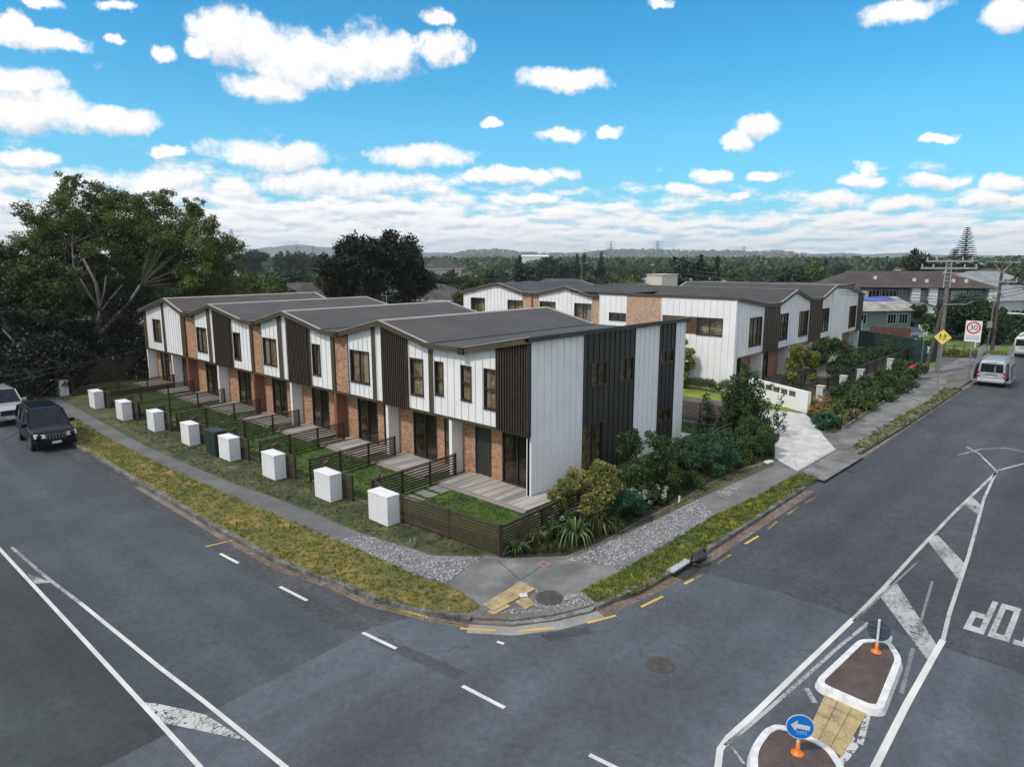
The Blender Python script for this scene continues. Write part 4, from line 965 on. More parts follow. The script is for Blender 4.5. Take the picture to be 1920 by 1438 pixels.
# rear and far walls, core
m = MB(); m.box(20.4, 30.6, 17.5, 55.0, 0.02, 5.3); obj('core_wall', m, M_near_black, B1)
for bx in ((30.62, 30.8, 16.98, 55.8, 0, 5.34), (19.3, 30.6, 55.64, 55.82, 0, 5.2)): m = MB(); m.box(*bx); obj('rear_wall', m, M_white, B1)
mm = MB(); FR = Fac('W', 30.8)
for (a, za), (b, zb) in zip(PROF, PROF[1:]):
    a2, b2 = max(a, 17.0), min(b, 55.8)
    if b2 > a2: mm.hexa([(30.8, a2, 5.34), (30.8, b2, 5.34), (30.8, b2, max(5.35, interp(PROF, b2) - .1)), (30.8, a2, max(5.35, interp(PROF, a2) - .1))], [(30.64, a2, 5.34), (30.64, b2, 5.34), (30.64, b2, max(5.35, interp(PROF, b2) - .1)), (30.64, a2, max(5.35, interp(PROF, a2) - .1))])
obj('rear_gable', mm, M_white, B1)
# roof: folded sheet, fascia below, pale flashing on the ridges and sloping edges
m = MB()
for (a, za), (b, zb) in zip(PROF, PROF[1:]):
    m.hexa([(XF, a, za), (XR, a, za), (XR, b, zb), (XF, b, zb)], [(XF, a, za - .05), (XR, a, za - .05), (XR, b, zb - .05), (XF, b, zb - .05)])
roof = obj('roof', m, M_roof, B1)
for x0, x1 in ((XF - .02, XF + .1), (XR - .1, XR + .02)):
    m = MB()
    for (a, za), (b, zb) in zip(PROF, PROF[1:]):
        m.hexa([(x0, a, za - .05), (x1, a, za - .05), (x1, b, zb - .05), (x0, b, zb - .05)], [(x0, a, za - .22), (x1, a, za - .22), (x1, b, zb - .22), (x0, b, zb - .22)])
    obj('fascia', m, M_brown, roof)
m = MB()
for (a, za), (b, zb) in zip(PROF, PROF[1:]):
    if zb - za < -0.3 or (zb - za > 0.3):
        for x0, x1 in ((XF - .03, XF + .10), (XR - .16, XR + .03)):
            m.hexa([(x0, a, za + .035), (x1, a, za + .035), (x1, b, zb + .035), (x0, b, zb + .035)], [(x0, a, za + .002), (x1, a, za + .002), (x1, b, zb + .002), (x0, b, zb + .002)])
for y, z in ((25.87, 6.4), (34.6, 6.38), (43.8, 6.34), (50.9, 6.44)): m.hexa([(XF, y - .13, z - .01), (XR, y - .13, z - .01), (XR, y, z + .045), (XF, y, z + .045)], [(XF, y - .13, z - .03), (XR, y - .13, z - .03), (XR, y, z + .01), (XF, y, z + .01)]); m.hexa([(XF, y, z + .045), (XR, y, z + .045), (XR, y + .13, z - .01), (XF, y + .13, z - .01)], [(XF, y, z + .01), (XR, y, z + .01), (XR, y + .13, z - .03), (XF, y + .13, z - .03)])
obj('flashing', m, M_flash, roof)
for y in (20.3, 29.35, 37.95, 47.05):
    m = MB(); m.box(18.80, 18.90, y - .16, y + .16, 5.36, 5.64); obj('rainwater_head', m, M_near_black, roof)
for y in (22.3, 30.8, 39.6, 48.0): m = MB(); m.box(XF + .1, XR - .1, y - .06, y + .06, 5.655, 5.662); obj('valley_gutter', m, M_near_black, roof)

# decks
for i, (a, b) in enumerate([(15.9, 20.9), (21.7, 25.3), (26.1, 29.7), (30.5, 34.0), (34.9, 38.4), (39.4, 43.0), (43.9, 47.9), (48.7, 50.8), (51.4, 55.2)]):
    nm = ['nearest the street corner, wrapping past the end wall', 'second from the street corner', 'third from the street corner', 'fourth from the street corner', 'fifth from the street corner', 'sixth from the street corner', 'seventh from the street corner', 'second from the far end of the row', 'at the far left end of the row'][i]
    t = thing('deck', 'grey timber deck, ' + nm, 'deck', (18.6, (a + b) / 2, 0), 0, 'decks along the townhouse row')
    m = MB(); x1 = 20.6 if i == 0 else XW; y = a
    while y < b - .05:
        xx = 18.0 if i else 18.0
        m.box(xx, (x1 if y < 16.75 else XW), y, min(y + .135, b), .03, .095); y += .142
    obj('boards', m, M_deckc, t)
    m = MB(); m.box(17.93, 17.99, a, b, .0, .10); m.box(17.78, 17.92, a, b, 0, .05); obj('edge_step', m, plain('deck_edge', (0.3, 0.27, 0.24), 0.8), t)
# stepping pavers in the first yard
PV = [(gp(761, 929), 'nearest the white boxes'), (gp(785, 921), 'middle one of the three'), (gp(808, 911), 'nearest the deck')]
for k, (p, nm) in enumerate([((16.05, 20.15), 'nearest the front fence'), ((16.75, 20.2), 'middle one of the three'), ((17.45, 20.25), 'nearest the deck')]):
    m = MB(); m.box(p[0] - .25, p[0] + .25, p[1] - .5, p[1] + .0, 0, .035); m.box(p[0] - .25, p[0] + .25, p[1] + .03, p[1] + .45, 0, .035)
    tag(obj('stepping_paver', m, plain('paver_grey', (0.26, 0.25, 0.235), 0.85, 0.15, 4.0), origin=(p[0], p[1], 0)), 'grey stepping paver in the lawn, ' + nm, 'paver', 'stepping pavers in the nearest yard')
m = MB(); m.box(31.0, 32.1, 16.9, 18.0, 0, .12); tag(obj('rear_step', m, plain('step_white', (0.6, 0.6, 0.6), 0.7), origin=(31.5, 17.4, 0)), 'pale concrete step at the back corner of the nearer townhouse row', 'step')

# ================================================================== FENCES
M_fence = plain('fence_slat_brown', (0.062, 0.04, 0.03), 0.55, 0.2, 5.0)
M_fpost = plain('fence_post_brown', (0.045, 0.03, 0.023), 0.5)
def slatfence(pts, h, label, group=None, n=9, post=1.8, name='slat_fence', sw=0.065, z0=0.06, mat=None, cat='fence', extra=0.0):
    t = thing(name, label, cat, (pts[0][0], pts[0][1], 0), 0, group)
    m = MB()
    for (a, b) in zip(pts, pts[1:]):
        A = Vector((a[0], a[1], 0)); B = Vector((b[0], b[1], 0)); L = (B - A).length; d = (B - A) / L; nr = Vector((-d.y, d.x, 0)) * .03
        for k in range(n):
            z = z0 + (h - z0 - sw / 2) * (k + .5) / n
            m.bar(A + nr + Vector((0, 0, z)), B + nr + Vector((0, 0, z)), .018, sw)
        m.bar(A + Vector((0, 0, h)), B + Vector((0, 0, h)), .07, .03)
        k = max(1, round(L / post))
        for i in range(k + 1):
            P = A + d * (L * i / k); pm = MB(); pm.box(P.x - .035, P.x + .035, P.y - .035, P.y + .035, 0, h + .03 + extra); obj('post', pm, M_fpost, t)
    obj('slats', m, mat or M_fence, t)
    return t
slatfence([(14.57, 13.98), (14.25, 18.45)], 1.03, 'dark slatted front fence at the street corner, right of the nearest white box', 'front fences')
slatfence([(14.57, 13.94), (24.9, 14.38), (35.2, 14.95)], 1.03, 'long dark slatted side fence behind the corner garden bed', None, n=9, post=2.1)
slatfence([(35.3, 15.0), (34.9, 24.0)], 1.15, 'dark slatted fence closing the back lawn beside the accessway', None, n=14, post=2.6, sw=.05)
BX = [(13.62, 18.5), (13.60, 22.05), (13.48, 26.05), (13.44, 30.1), (13.30, 34.15), (13.2, 38.4), (12.95, 42.45), (12.9, 47.15), (12.6, 53.3)]
ordn = ['first', 'second', 'third', 'fourth', 'fifth', 'sixth', 'seventh', 'eighth', 'ninth']
M_box = plain('box_white', (0.72, 0.72, 0.72), 0.6, 0.06, 1.5)
for i, (x, y) in enumerate(BX):
    w_ = [1.12, 1.1, 1.08, 1.08, 1.0, 1.0, 1.05, 1.1, 1.1][i]; dp = .53
    lab = {0: 'nearest plain white box, beside the corner front fence', 8: 'farthest plain white box, at the left end of the fences', 5: 'sixth white box from the street corner, with the fifth and seventh either side', 4: 'fifth white box from the street corner'}.get(i, ordn[i] + ' plain white box from the street corner')
    if i == 3: lab = 'white box standing right against the dark green cabinet'
    if i == 4: lab = 'white box just beyond the dark green cabinet, fifth from the corner'
    t = thing('white_box', lab, 'white box', (x, y, 0), 0, 'white boxes along the front fences')
    m = MB(); m.box(x, x + dp, y, y + w_, .02, 1.02); obj('cabinet_body', m, M_box, t, bevel=.012)
    m = MB(); m.box(x - .012, x + dp + .012, y - .012, y + w_ + .012, 1.022, 1.10); obj('lid', m, M_box, t, bevel=.012)
    # front fence either side of the box and the path opening with its gate
    fx = x + (.92 if i == 0 else .70)
    seg = [(18.5, 20.45), (22.0, 24.5), (26.0, 28.6), (30.0, 32.8), (34.1, 37.0), (38.4, 41.2), (42.4, 45.6), (47.1, 50.0), (53.2, 56.6)][i]
    pb = BX[i][1]
    if i:
        slatfence([(fx, pb - .45), (fx, pb + w_ + .4)], 1.02, ordn[i] + ' length of slatted front fence from the corner, standing behind a white box', 'front fences')
    else: slatfence([(fx - .25, 19.65), (fx, 20.42)], 1.02, 'short length of slatted front fence left of the nearest white box', 'front fences')
    gy = pb + w_ + .4 if i else 20.42
    g = thing('fence_gate', 'open slatted gate swung inwards left of ' + ('the nearest white box' if i == 0 else 'the ' + ordn[i] + ' white box from the corner'), 'gate', (fx, gy, 0), 0, 'garden gates along the front fences')
    m = MB(); a = Vector((fx + .04, gy + .05, 0)); b = a + Vector((.62, .62, 0))
    for k in range(9): m.bar(a + Vector((0, 0, .1 + k * .108)), b + Vector((0, 0, .1 + k * .108)), .018, .08)
    obj('slats', m, M_fence, g)
    m = MB(); m.bar(a + Vector((0, 0, .03)), a + Vector((0, 0, 1.2)), .06); m.bar(b + Vector((0, 0, .05)), b + Vector((0, 0, 1.05)), .045); m.bar(a + Vector((0, 0, 1.04)), b + Vector((0, 0, 1.04)), .05, .04); obj('frame', m, plain('gate_frame', (0.12, 0.08, 0.055), 0.6), g)
# division fences between the yards
for i, y in enumerate([20.75, 24.95, 29.15, 33.5, 37.9, 42.6, 47.2, 50.6]):
    x = BX[min(i + 1, 8)][0] + .95
    slatfence([(x, y - .1), (19.1, y + .25)], 1.0, 'dark slatted dividing fence between townhouse yards, ' + ['nearest the street corner', 'second from the corner', 'third from the corner', 'fourth from the corner', 'fifth from the corner', 'sixth from the corner', 'seventh from the corner', 'last one at the far end'][i], 'dividing fences between the yards', n=8, post=1.6)
M_bfence = plain('brown_board_fence', (0.06, 0.045, 0.028), 0.8, 0.3, 3.0)
t = thing('board_fence', 'tall solid brown board fence closing the far left end of the townhouse yards', 'fence', (13.2, 57, 0))
m = MB(); x = 12.8
while x < 20.2: m.box(x, x + .14, 56.9, 56.94, 0, 1.75); x += .15
obj('boards', m, M_bfence, t)
m = MB()
for x in (12.8, 14.6, 16.4, 18.2, 20.2): m.box(x - .05, x + .05, 56.95, 57.05, 0, 1.8)
m.box(12.8, 20.2, 56.95, 56.99, .4, .5); m.box(12.8, 20.2, 56.95, 56.99, 1.3, 1.4); obj('posts', m, M_bfence, t)
# green service cabinet
p = gp(411, 862); t = thing('service_cabinet', 'dark green utility cabinet between two white boxes', 'utility cabinet', (p[0], p[1], 0))
x, y = 13.38, 31.45
m = MB(); m.box(x, x + .6, y, y + 1.0, .02, 1.15); obj('cabinet_body', m, plain('cabinet_green', (0.014, 0.032, 0.026), 0.5), t, bevel=.02)
m = MB(); m.box(x - .03, x + .63, y - .03, y + 1.03, 1.152, 1.2); obj('lid', m, plain('cabinet_green_lid', (0.02, 0.04, 0.032), 0.5), t, bevel=.02)
m = MB(); m.box(x - .006, x - .001, y + .49, y + .51, .1, 1.1); m.box(x - .02, x - .006, y + .42, y + .45, .6, .75); obj('door_latch', m, M_near_black, t)

# ================================================================== BUILDING TWO (across the accessway)
B2 = thing('townhouse_block', 'farther L-shaped two-storey townhouse block with zigzag gables, white cladding and brick, across the accessway', 'townhouses', (45.2, 20.65, 0))
F2 = Fac('W', 45.2); F3 = Fac('S', 20.65)
P2 = [(32.1, 6.36), (33.2, 6.32), (35.7, 6.92), (38.8, 6.3), (40.6, 6.32), (43.4, 7.0), (44.1, 6.97), (48.35, 6.1)]
W2 = [(45.3, 47.15, 4.15, 5.6, 2), (40.6, 42.4, 4.3, 5.57, 2), (36.85, 38.6, 4.2, 5.6, 2), (33.05, 34.85, 4.1, 5.6, 2)]
W2b = [(29.56, 31.16, 4.45, 5.04, 2), (21.6, 26.4, 3.85, 5.1, 1)]
m = MB()
for a, b in ((44.1, 48.15), (40.62, 44.1), (33.02, 38.66)): m = MB(); panel(m, F2, a, b, 0.0, -.12, -.16, 0.0, [w[:4] for w in W2 if w[0] >= a - .05 and w[1] <= b + .05], P2, ribs=0.45); obj('white_cladding', m, M_white, B2)
m = MB(); panel(m, F2, 29.52, 32.1, 0.0, 6.42, -.16, .30, [W2b[0][:4]], None, ribs=0.5); obj('white_cladding', m, M_white, B2)
m = MB(); panel(m, F2, 20.65, 26.5, 0.0, 6.42, -.16, .30, [W2b[1][:4]], None, ribs=0.5); obj('white_cladding', m, M_white, B2)
m = MB(); panel(m, F2, 38.66, 40.62, 0.0, -.12, -.16, -.02, (), P2); obj('brick_wall', m, M_brick2, B2)
m = MB(); panel(m, F2, 32.1, 33.02, 0.0, -.12, -.16, -.02, (), P2); obj('brick_wall', m, M_brick2, B2)
m = MB(); panel(m, F2, 26.5, 29.52, 0.0, 6.42, -.16, .29); obj('brick_wall', m, M_brick2, B2)
m = MB(); F2.box(m, 39.4, 39.55, .2, 6.2, -.02, .08); obj('downpipe', m, M_rust, B2)
for w in W2: window(F2, B2, w[0], w[1], w[2], w[3], 0.0, 2, 1, curtain=[(0, .4)], deep=.4)
window(F2, B2, 29.56, 31.16, 4.45, 5.04, .30, 2, 1, deep=.4)
window(F2, B2, 21.6, 23.6, 3.86, 5.08, .30, 2, 2, deep=.4, curtain=[(0, .3)])
m = MB(); x = 23.62
while x < 26.38: F2.box(m, x, x + .09, 3.86, 5.09, .2, .30); x += .12
obj('timber_screen', m, plain('timber_brown', (0.13, 0.085, 0.04), 0.6, 0.2, 3.0), B2)
# street facade of the second building
P3 = [(45.0, 6.56), (49.5, 5.95), (52.1, 5.92), (55.3, 6.78), (58.6, 5.98), (61.2, 5.93), (64.4, 6.86), (67.4, 6.84), (72.6, 5.85)]
W3 = [(47.1, 49.2, 2.98, 5.06), (52.2, 54.15, 2.97, 5.03), (56.45, 58.45, 2.96, 5.0), (61.4, 63.4, 2.94, 4.96), (69.0, 71.0, 2.75, 4.8)]
m = MB()
for a, b in ((45.2, 49.5), (52.1, 58.6), (61.2, 64.0), (67.2, 71.2)): m = MB(); panel(m, F3, a, b, 2.42, -.14, -.16, 0.0, [w for w in W3 if w[0] >= a and w[1] <= b], P3, ribs=0.5); obj('white_street_cladding', m, M_white, B2)
m = MB(); panel(m, F3, 64.0, 67.2, 0.0, -.14, -.16, .08, (), P3)
obj('white_street_cladding', m, M_white, B2)
m = MB()
for a, b in ((49.5, 52.1), (58.6, 61.2), (71.2, 72.5)): m = MB(); panel(m, F3, a, b, 2.34, -.14, -.16, .12, (), P3, ribs=.45); obj('brown_cladding', m, M_brown, B2)
for w in W3: window(F3, B2, w[0], w[1], w[2], w[3], 0.0, 3, 1, deep=.4, curtain=[(.6, 1)])
m = MB(); m.box(45.3, 72.5, 20.7, 22.0, 2.3, 2.415); obj('soffit', m, M_soff, B2)
FG2 = Fac('S', 21.5); m = MB(); hs = []
for a in (45.9, 50.9, 55.7, 60.5, 68.0): hs += [(a + .1, a + 1.9, .1, 2.2)]
panel(m, FG2, 45.35, 72.5, 0, 2.3, -.14, 0.0, hs); obj('brick_ground_wall', m, M_brick, B2)
for h in hs: window(FG2, B2, h[0], h[1], h[2], h[3], 0.0, 2, 1, name='sliding_door', deep=.6, curtain=[(0, .3)])
for x in (49.7, 54.9, 59.7, 72.4): m = MB(); m.box(x - .12, x + .12, 20.66, 21.5, 0, 2.3); obj('party_blade', m, M_white, B2)
m = MB(); m.box(45.45, 72.3, 22.0, 33.0, 0.02, 5.0); m.box(45.8, 56.5, 32.9, 48.0, .02, 5.2); obj('core_wall', m, M_near_black, B2)
for bx in ((72.34, 72.5, 20.7, 35.0, 0, 5.7), (57.02, 72.3, 34.8, 35.0, 0, 5.7), (45.36, 57.0, 48.0, 48.15, 0, 5.9), (56.9, 57.0, 35, 47.98, 0, 6.1)): m = MB(); m.box(*bx); obj('rear_wall', m, M_white, B2)
# roofs
m = MB(); fz = MB(); fl = MB()
def folded(prof, c0, c1, along, overhang=.12):
    for (a, za), (b, zb) in zip(prof, prof[1:]):
        if along == 'Y':   # profile runs along Y, ridges along X
            q = lambda x, t, z: (x, t, z)
        else: q = lambda x, t, z: (t, x, z)
        lo, hi = c0, c1
        f = [q(lo, a, za), q(hi, a, za), q(hi, b, zb), q(lo, b, zb)]; g = [(x, y, z - .05) for x, y, z in f]; m.hexa(f, g)
        f = [q(lo - .02, a, za - .05), q(lo + .1, a, za - .05), q(lo + .1, b, zb - .05), q(lo - .02, b, zb - .05)]; fz.hexa(f, [(x, y, z - .17) for x, y, z in f])
        for l0, l1 in ((lo - .03, lo + .08), (hi - .16, hi + .02)):
            f = [q(l0, a, za + .035), q(l1, a, za + .035), q(l1, b, zb + .035), q(l0, b, zb + .035)]; fl.hexa(f, [(x, y, z - .03) for x, y, z in f])
folded(P2, 45.02, 57.2, 'Y')
folded(P3, 20.45, 35.2, 'X')
for (x0, x1, y0, y1, z) in ((45.0, 57.2, 35.64, 35.76, 6.925), (45.0, 57.2, 43.4, 43.52, 7.005)): fl.box(x0, x1, y0, y1, z, z + .03)
for (x0, x1, y0, y1, z) in ((55.24, 55.36, 20.5, 35.2, 6.785), (64.4, 64.5, 20.5, 35.2, 6.865), (67.3, 67.4, 20.5, 35.2, 6.845)): fl.box(x0, x1, y0, y1, z, z + .03)
fz.box(44.84, 44.98, 20.42, 32.2, 6.40, 6.6)
rf = obj('roof', m, M_roof2, B2); obj('fascia', fz, M_brown, rf); obj('flashing', fl, M_flash, rf)
m = MB(); m.box(71.0, 74.6, 42.0, 44.0, 5.0, 7.3); m.box(70.9, 74.7, 41.9, 44.1, 7.3, 7.38); obj('lift_overrun', m, plain('cream_render', (0.6, 0.57, 0.48), 0.7), B2)
# terrace balustrades in front of the second building
for k, (a, b, y, lab) in enumerate([(47.3, 54.0, 18.2, 'dark slatted fence between the white mailbox wall and the townhouse porches'), (45.5, 78, 15.9, 'long dark slatted front fence behind the white pillars of the farther townhouses')]):
    slatfence([(a, y), (b, y - (.2 if k else 0))], 1.05, lab, None, n=10, post=2.2, sw=.06)
# mailbox wall
t = thing('mailbox_wall', 'white rendered wall with five dark letterboxes beside the driveway', 'wall', (41.8, 14.4, 0))
A = Vector((41.75, 14.40, 0)); B = Vector((44.35, 19.3, 0)); d = (B - A).normalized(); nr = Vector((-d.y, d.x, 0))
if nr.x > 0: nr = -nr
m = MB(); m.hexa([A + nr * 0, B + nr * 0, B + Vector((0, 0, 1.3)), A + Vector((0, 0, 1.3))], [A - nr * .22, B - nr * .22, B - nr * .22 + Vector((0, 0, 1.3)), A - nr * .22 + Vector((0, 0, 1.3))]); obj('wall_body', m, M_white, t)
for k in range(5):
    c0 = A + d * (1.05 + k * .72); c1 = c0 + d * .56; m = MB()
    m.hexa([c0 + nr * .01 + Vector((0, 0, .82)), c1 + nr * .01 + Vector((0, 0, .82)), c1 + nr * .01 + Vector((0, 0, 1.14)), c0 + nr * .01 + Vector((0, 0, 1.14))], [c0 - nr * .05 + Vector((0, 0, .82)), c1 - nr * .05 + Vector((0, 0, .82)), c1 - nr * .05 + Vector((0, 0, 1.14)), c0 - nr * .05 + Vector((0, 0, 1.14))])
    lb = obj('letterbox', m, plain('letterbox_olive', (0.14, 0.12, 0.085), 0.4), t)
    m = MB(); m.bar(c0 + d * .08 + nr * .02 + Vector((0, 0, 1.04)), c1 - d * .08 + nr * .02 + Vector((0, 0, 1.04)), .015, .03); obj('slot', m, M_near_black, lb)
for k, (x, y, lab) in enumerate([(45.2, 14.7, 'white pillar with a letter slot, just right of the white mailbox wall'), (50.3, 14.9, 'white pillar with a letter slot, second from the mailbox wall'), (54.2, 14.9, 'white pillar with a letter slot, third from the mailbox wall'), (61.6, 14.8, 'white pillar with a letter slot, nearest the green mesh fence')]):
    t = thing('letterbox_pillar', lab, 'pillar', (x, y, 0), 0, 'white letterbox pillars'); m = MB(); m.box(x, x + .42, y, y + .42, 0, 1.1); m.box(x - .03, x + .45, y - .03, y + .45, 1.102, 1.15); obj('pillar_body', m, plain('pillar_grey_white', (0.5, 0.5, 0.48), .7), t)
    m = MB(); m.box(x + .08, x + .34, y - .012, y - .001, .68, .98); obj('letterbox', m, plain('letterbox_grey', (0.07, 0.07, 0.07), 0.4), t)
# ================================================================== PLANTS
BK = plain('bark_grey_brown', (0.13, 0.105, 0.08), 0.9, 0.25, 9.0)
BKP = plain('bark_pale', (0.3, 0.28, 0.25), 0.9, 0.3, 5.0)
L_olive = leafmat('leaf_olive', (0.045, 0.06, 0.012), (0.3, 0.3, 0.075), 0.25, tip=(0.42, 0.4, 0.16))
L_dark = leafmat('leaf_dark', (0.0128, 0.0288, 0.0096), (0.072, 0.12, 0.0352), 0.2)
L_mid = leafmat('leaf_mid', (0.0225, 0.045, 0.012), (0.1125, 0.18, 0.045), 0.25)
L_teal = leafmat('leaf_teal', (0.014, 0.042, 0.0224), (0.07, 0.168, 0.084), 0.2)
L_yel = leafmat('leaf_yellow_green', (0.065, 0.078, 0.013), (0.338, 0.351, 0.065), 0.3)
L_flax = leafmat('leaf_flax', (0.02, 0.045, 0.012), (0.12, 0.18, 0.05), 0.25, tip=(0.3, 0.34, 0.16))
L_straw = leafmat('leaf_straw', (0.08, 0.09, 0.03), (0.28, 0.27, 0.13), 0.25)
L_blk = leafmat('leaf_black_green', (0.0046, 0.00805, 0.00345), (0.01955, 0.0276, 0.0115), 0.12)
L_gum = leafmat('leaf_big_tree', (0.03078, 0.04617, 0.01539), (0.1539, 0.1924, 0.04104), 0.25, tip=(0.2, 0.22, 0.05))
L_white = leafmat('flower_white', (0.3, 0.34, 0.28), (0.62, 0.64, 0.6), 0.2)
L_oran = leafmat('flower_orange', (0.2, 0.11, 0.03), (0.45, 0.24, 0.07), 0.2)

def shrub(px, py, z, r, h, mat, lab, n=5000, ll=.09, lw=.05, seed=1, kind='garden_shrub', cat='shrub', base=.1, k=8, trunk=True, dy=(0, 0), group=None):
    p = gp(px, py); return tree(kind, lab, cat, (p[0] + dy[0], p[1] + dy[1], 0), r, h - base, base, n, ll, lw, mat, seed, k=k, r=.035, bark=BK, trunk=trunk, tips=10, group=group)
def spiky(px, py, r, h, lab, seed, mat=None, n=46, w=.055, arch=1.0, kind='flax_plant', cat='flax', spread=1.0, group=None, pos=None):
    p = pos or gp(px, py); t = thing(kind, lab, cat, (p[0], p[1], 0), 0, group)
    V, F, T = blades(n, r, h, w, arch, seed, spread=spread); meshobj('leaves', npmesh('leaves', V, F, T, mat or L_flax), t); return t
spiky(966, 1040, .62, .5, 'small rosette flax at the foot of the dark fence corner', 1, n=34, w=.06, arch=1.1)
spiky(1003, 1020, .6, .55, 'loose tufted flax between the corner rosette and the big flax', 2, n=40, w=.045, mat=L_straw)
spiky(1076, 1022, 1.0, .95, 'largest arching flax at the front of the corner bed', 3, n=60, w=.07)
spiky(1036, 1012, .7, .7, 'dark grassy flax left of the largest arching flax', 4, n=60, w=.03, mat=L_mid)
spiky(1122, 1000, .85, .8, 'pale striped flax just right of the largest arching flax', 5, n=44, w=.045, mat=L_straw)
spiky(1178, 938, .8, 1.35, 'upright fan-shaped yucca between two rounded shrubs', 6, n=56, w=.05, arch=.1, spread=.75, kind='yucca', cat='yucca', mat=L_straw)
spiky(1150, 1000, .7, .55, 'low dark grass clump beside the pale striped flax', 7, n=70, w=.025, mat=L_mid)
shrub(1092, 985, 0, 1.12, 2.55, L_olive, 'large round olive-green shrub beside the white end wall', 9500, .085, .055, 3, k=13, base=.35)
shrub(1158, 975, 0, .85, 1.25, L_teal, 'blue-green bushy shrub right of the olive-green shrub', 5500, .10, .03, 4, k=8)
def hydrangea(px, py, lab, seed, n=22):
    p = gp(px, py); t = tree('white_flowering_shrub', lab, 'flowering shrub', (p[0], p[1], 0), .6, .5, .02, 2600, .1, .06, L_dark, seed, k=6, trunk=False)
    g = random.Random(seed); C = [(g.uniform(-.75, .75), g.uniform(-.6, .6), .38 + g.random() * .22) for _ in range(n)]
    V, F, T = leaves(C, [.085] * n, n * 70, .035, .03, seed=seed, fill=.8); meshobj('flower_heads', npmesh('flower_heads', V, F, T, L_white), t); return t
hydrangea(1215, 945, 'low shrub with white flower heads below the fan-shaped yucca', 5, 26)
hydrangea(1040, 985, 'small white flowering plant against the slatted side fence', 6, 9)
shrub(1208, 925, 0, 1.15, 2.45, L_dark, 'tall dark bushy shrub in front of the charcoal end wall', 9500, .095, .06, 6, k=13, base=.2)
shrub(1236, 915, 0, .75, .8, L_mid, 'low mid-green mound at the edge of the bed, left of the teal shrub', 4200, .07, .02, 7)
shrub(1268, 905, 0, .7, .7, leafmat('leaf_moss', (0.0225, 0.042, 0.0075), (0.09, 0.135, 0.0225), .2), 'low mossy green mound at the edge of the bed, below the teal shrub', 4200, .07, .02, 8)
shrub(1318, 885, 0, 1.3, 1.5, L_teal, 'wide rounded teal shrub in front of the slatted side fence', 9500, .1, .045, 9, k=13)
shrub(1376, 862, 0, 1.2, 1.55, leafmat('leaf_deep', (0.014, 0.0308, 0.0098), (0.084, 0.133, 0.042), .2), 'rounded dark green shrub between the teal shrub and the driveway', 8000, .1, .05, 10, k=12)
shrub(1262, 895, 0, .8, 1.2, L_dark, 'dark shrub tucked left of the wide teal shrub', 4000, .1, .05, 21, base=.05)
shrub(1412, 845, 0, 1.0, 1.35, L_mid, 'mid-green shrub right under the tall leafy tree', 6000, .1, .05, 11, k=9)
shrub(1428, 858, 0, .75, .9, L_dark, 'dark low shrub at the driveway corner', 4500, .08, .04, 12)
spiky(1428, 848, .8, .95, 'pale grassy flax at the driveway corner', 8, n=50, w=.03, mat=L_straw)
spiky(1398, 872, .4, .45, 'small yellow-green grass clump near the driveway corner', 9, n=50, w=.02, mat=L_yel)
p = gp(1392, 822)
g_ = random.Random(5); C = []; Q = []
for cx, cy, h0, h1, r in ((0, 0, .3, 4.4, .62), (-.75, .5, .4, 3.3, .5), (.9, -.7, .5, 3.4, .42), (-1.7, 1.1, .8, 2.7, .4), (.25, .6, .4, 3.6, .6), (1.5, -1.2, .6, 3.0, .26), (-.5, -.4, .3, 3.9, .45), (.5, -.3, .3, 4.0, .5)):
    z = h0; h1 *= .88
    while z < h1: f = (z - h0) / (h1 - h0); C.append((cx + g_.uniform(-.25, .25), cy + g_.uniform(-.25, .25), z)); Q.append(r * (1 - .62 * f) * g_.uniform(.7, 1.15)); z += .22
tree('garden_tree', 'tall leafy dark-green tree of upright branches in front of the driveway', 'tree', (p[0], p[1], 0), 1.5, 4, .3, 19000, .13, .06, L_dark, 13, C=C, Q=Q, r=.06, flat=1.2, tips=9)
for i, (px, py, r, h, mat, lab) in enumerate([(985, 1005, .45, .5, L_mid, 'small green bush against the dark fence, behind the corner flaxes'), (1056, 1000, .5, .6, L_dark, 'small dark bush behind the largest arching flax'), (1135, 985, .6, .7, L_mid, 'mid-green bush below the round olive-green shrub'), (1185, 962, .55, .5, L_dark, 'low dark bush below the fan-shaped yucca'), (1290, 915, .6, .45, L_dark, 'low dark mat plant in front of the teal shrub'), (1345, 888, .6, .5, L_mid, 'low green plant between the teal and dark green shrubs'), (1258, 925, .5, .35, L_mid, 'lowest green mat plant by the white pegs')]):
    shrub(px, py, 0, r, h, mat, lab, 2600, .07, .035, 120 + i, base=.03, k=6, trunk=False)
grassy('ground_cover', bp_((950, 1040), (1060, 1036), (1120, 1012), (1200, 970), (1260, 940), (1330, 902), (1400, 872), (1448, 856)) + [(34.0, 13.4), (24, 13.9), (14.8, 13.7)], 60, 0.2, 0.025, 0.012, 14, leafmat('cover_leaf', (0.015, 0.03, 0.01), (0.07, 0.09, 0.025), .2), per=6)
grassy('ground_cover', bp_((1520, 784), (1528, 798), (1550, 808), (1640, 762), (1718, 712)) + [(70, 15.0), (44, 15.2)], 6, 0.3, 0.07, 0.012, 15, LG_b, per=6)
grassy('ground_cover', bp_((1150, 1006), (1200, 978), (1260, 948), (1330, 908), (1400, 878), (1440, 868), (1350, 912), (1250, 960)), 60, 0.06, 0.016, 0.011, 16, LG_b)
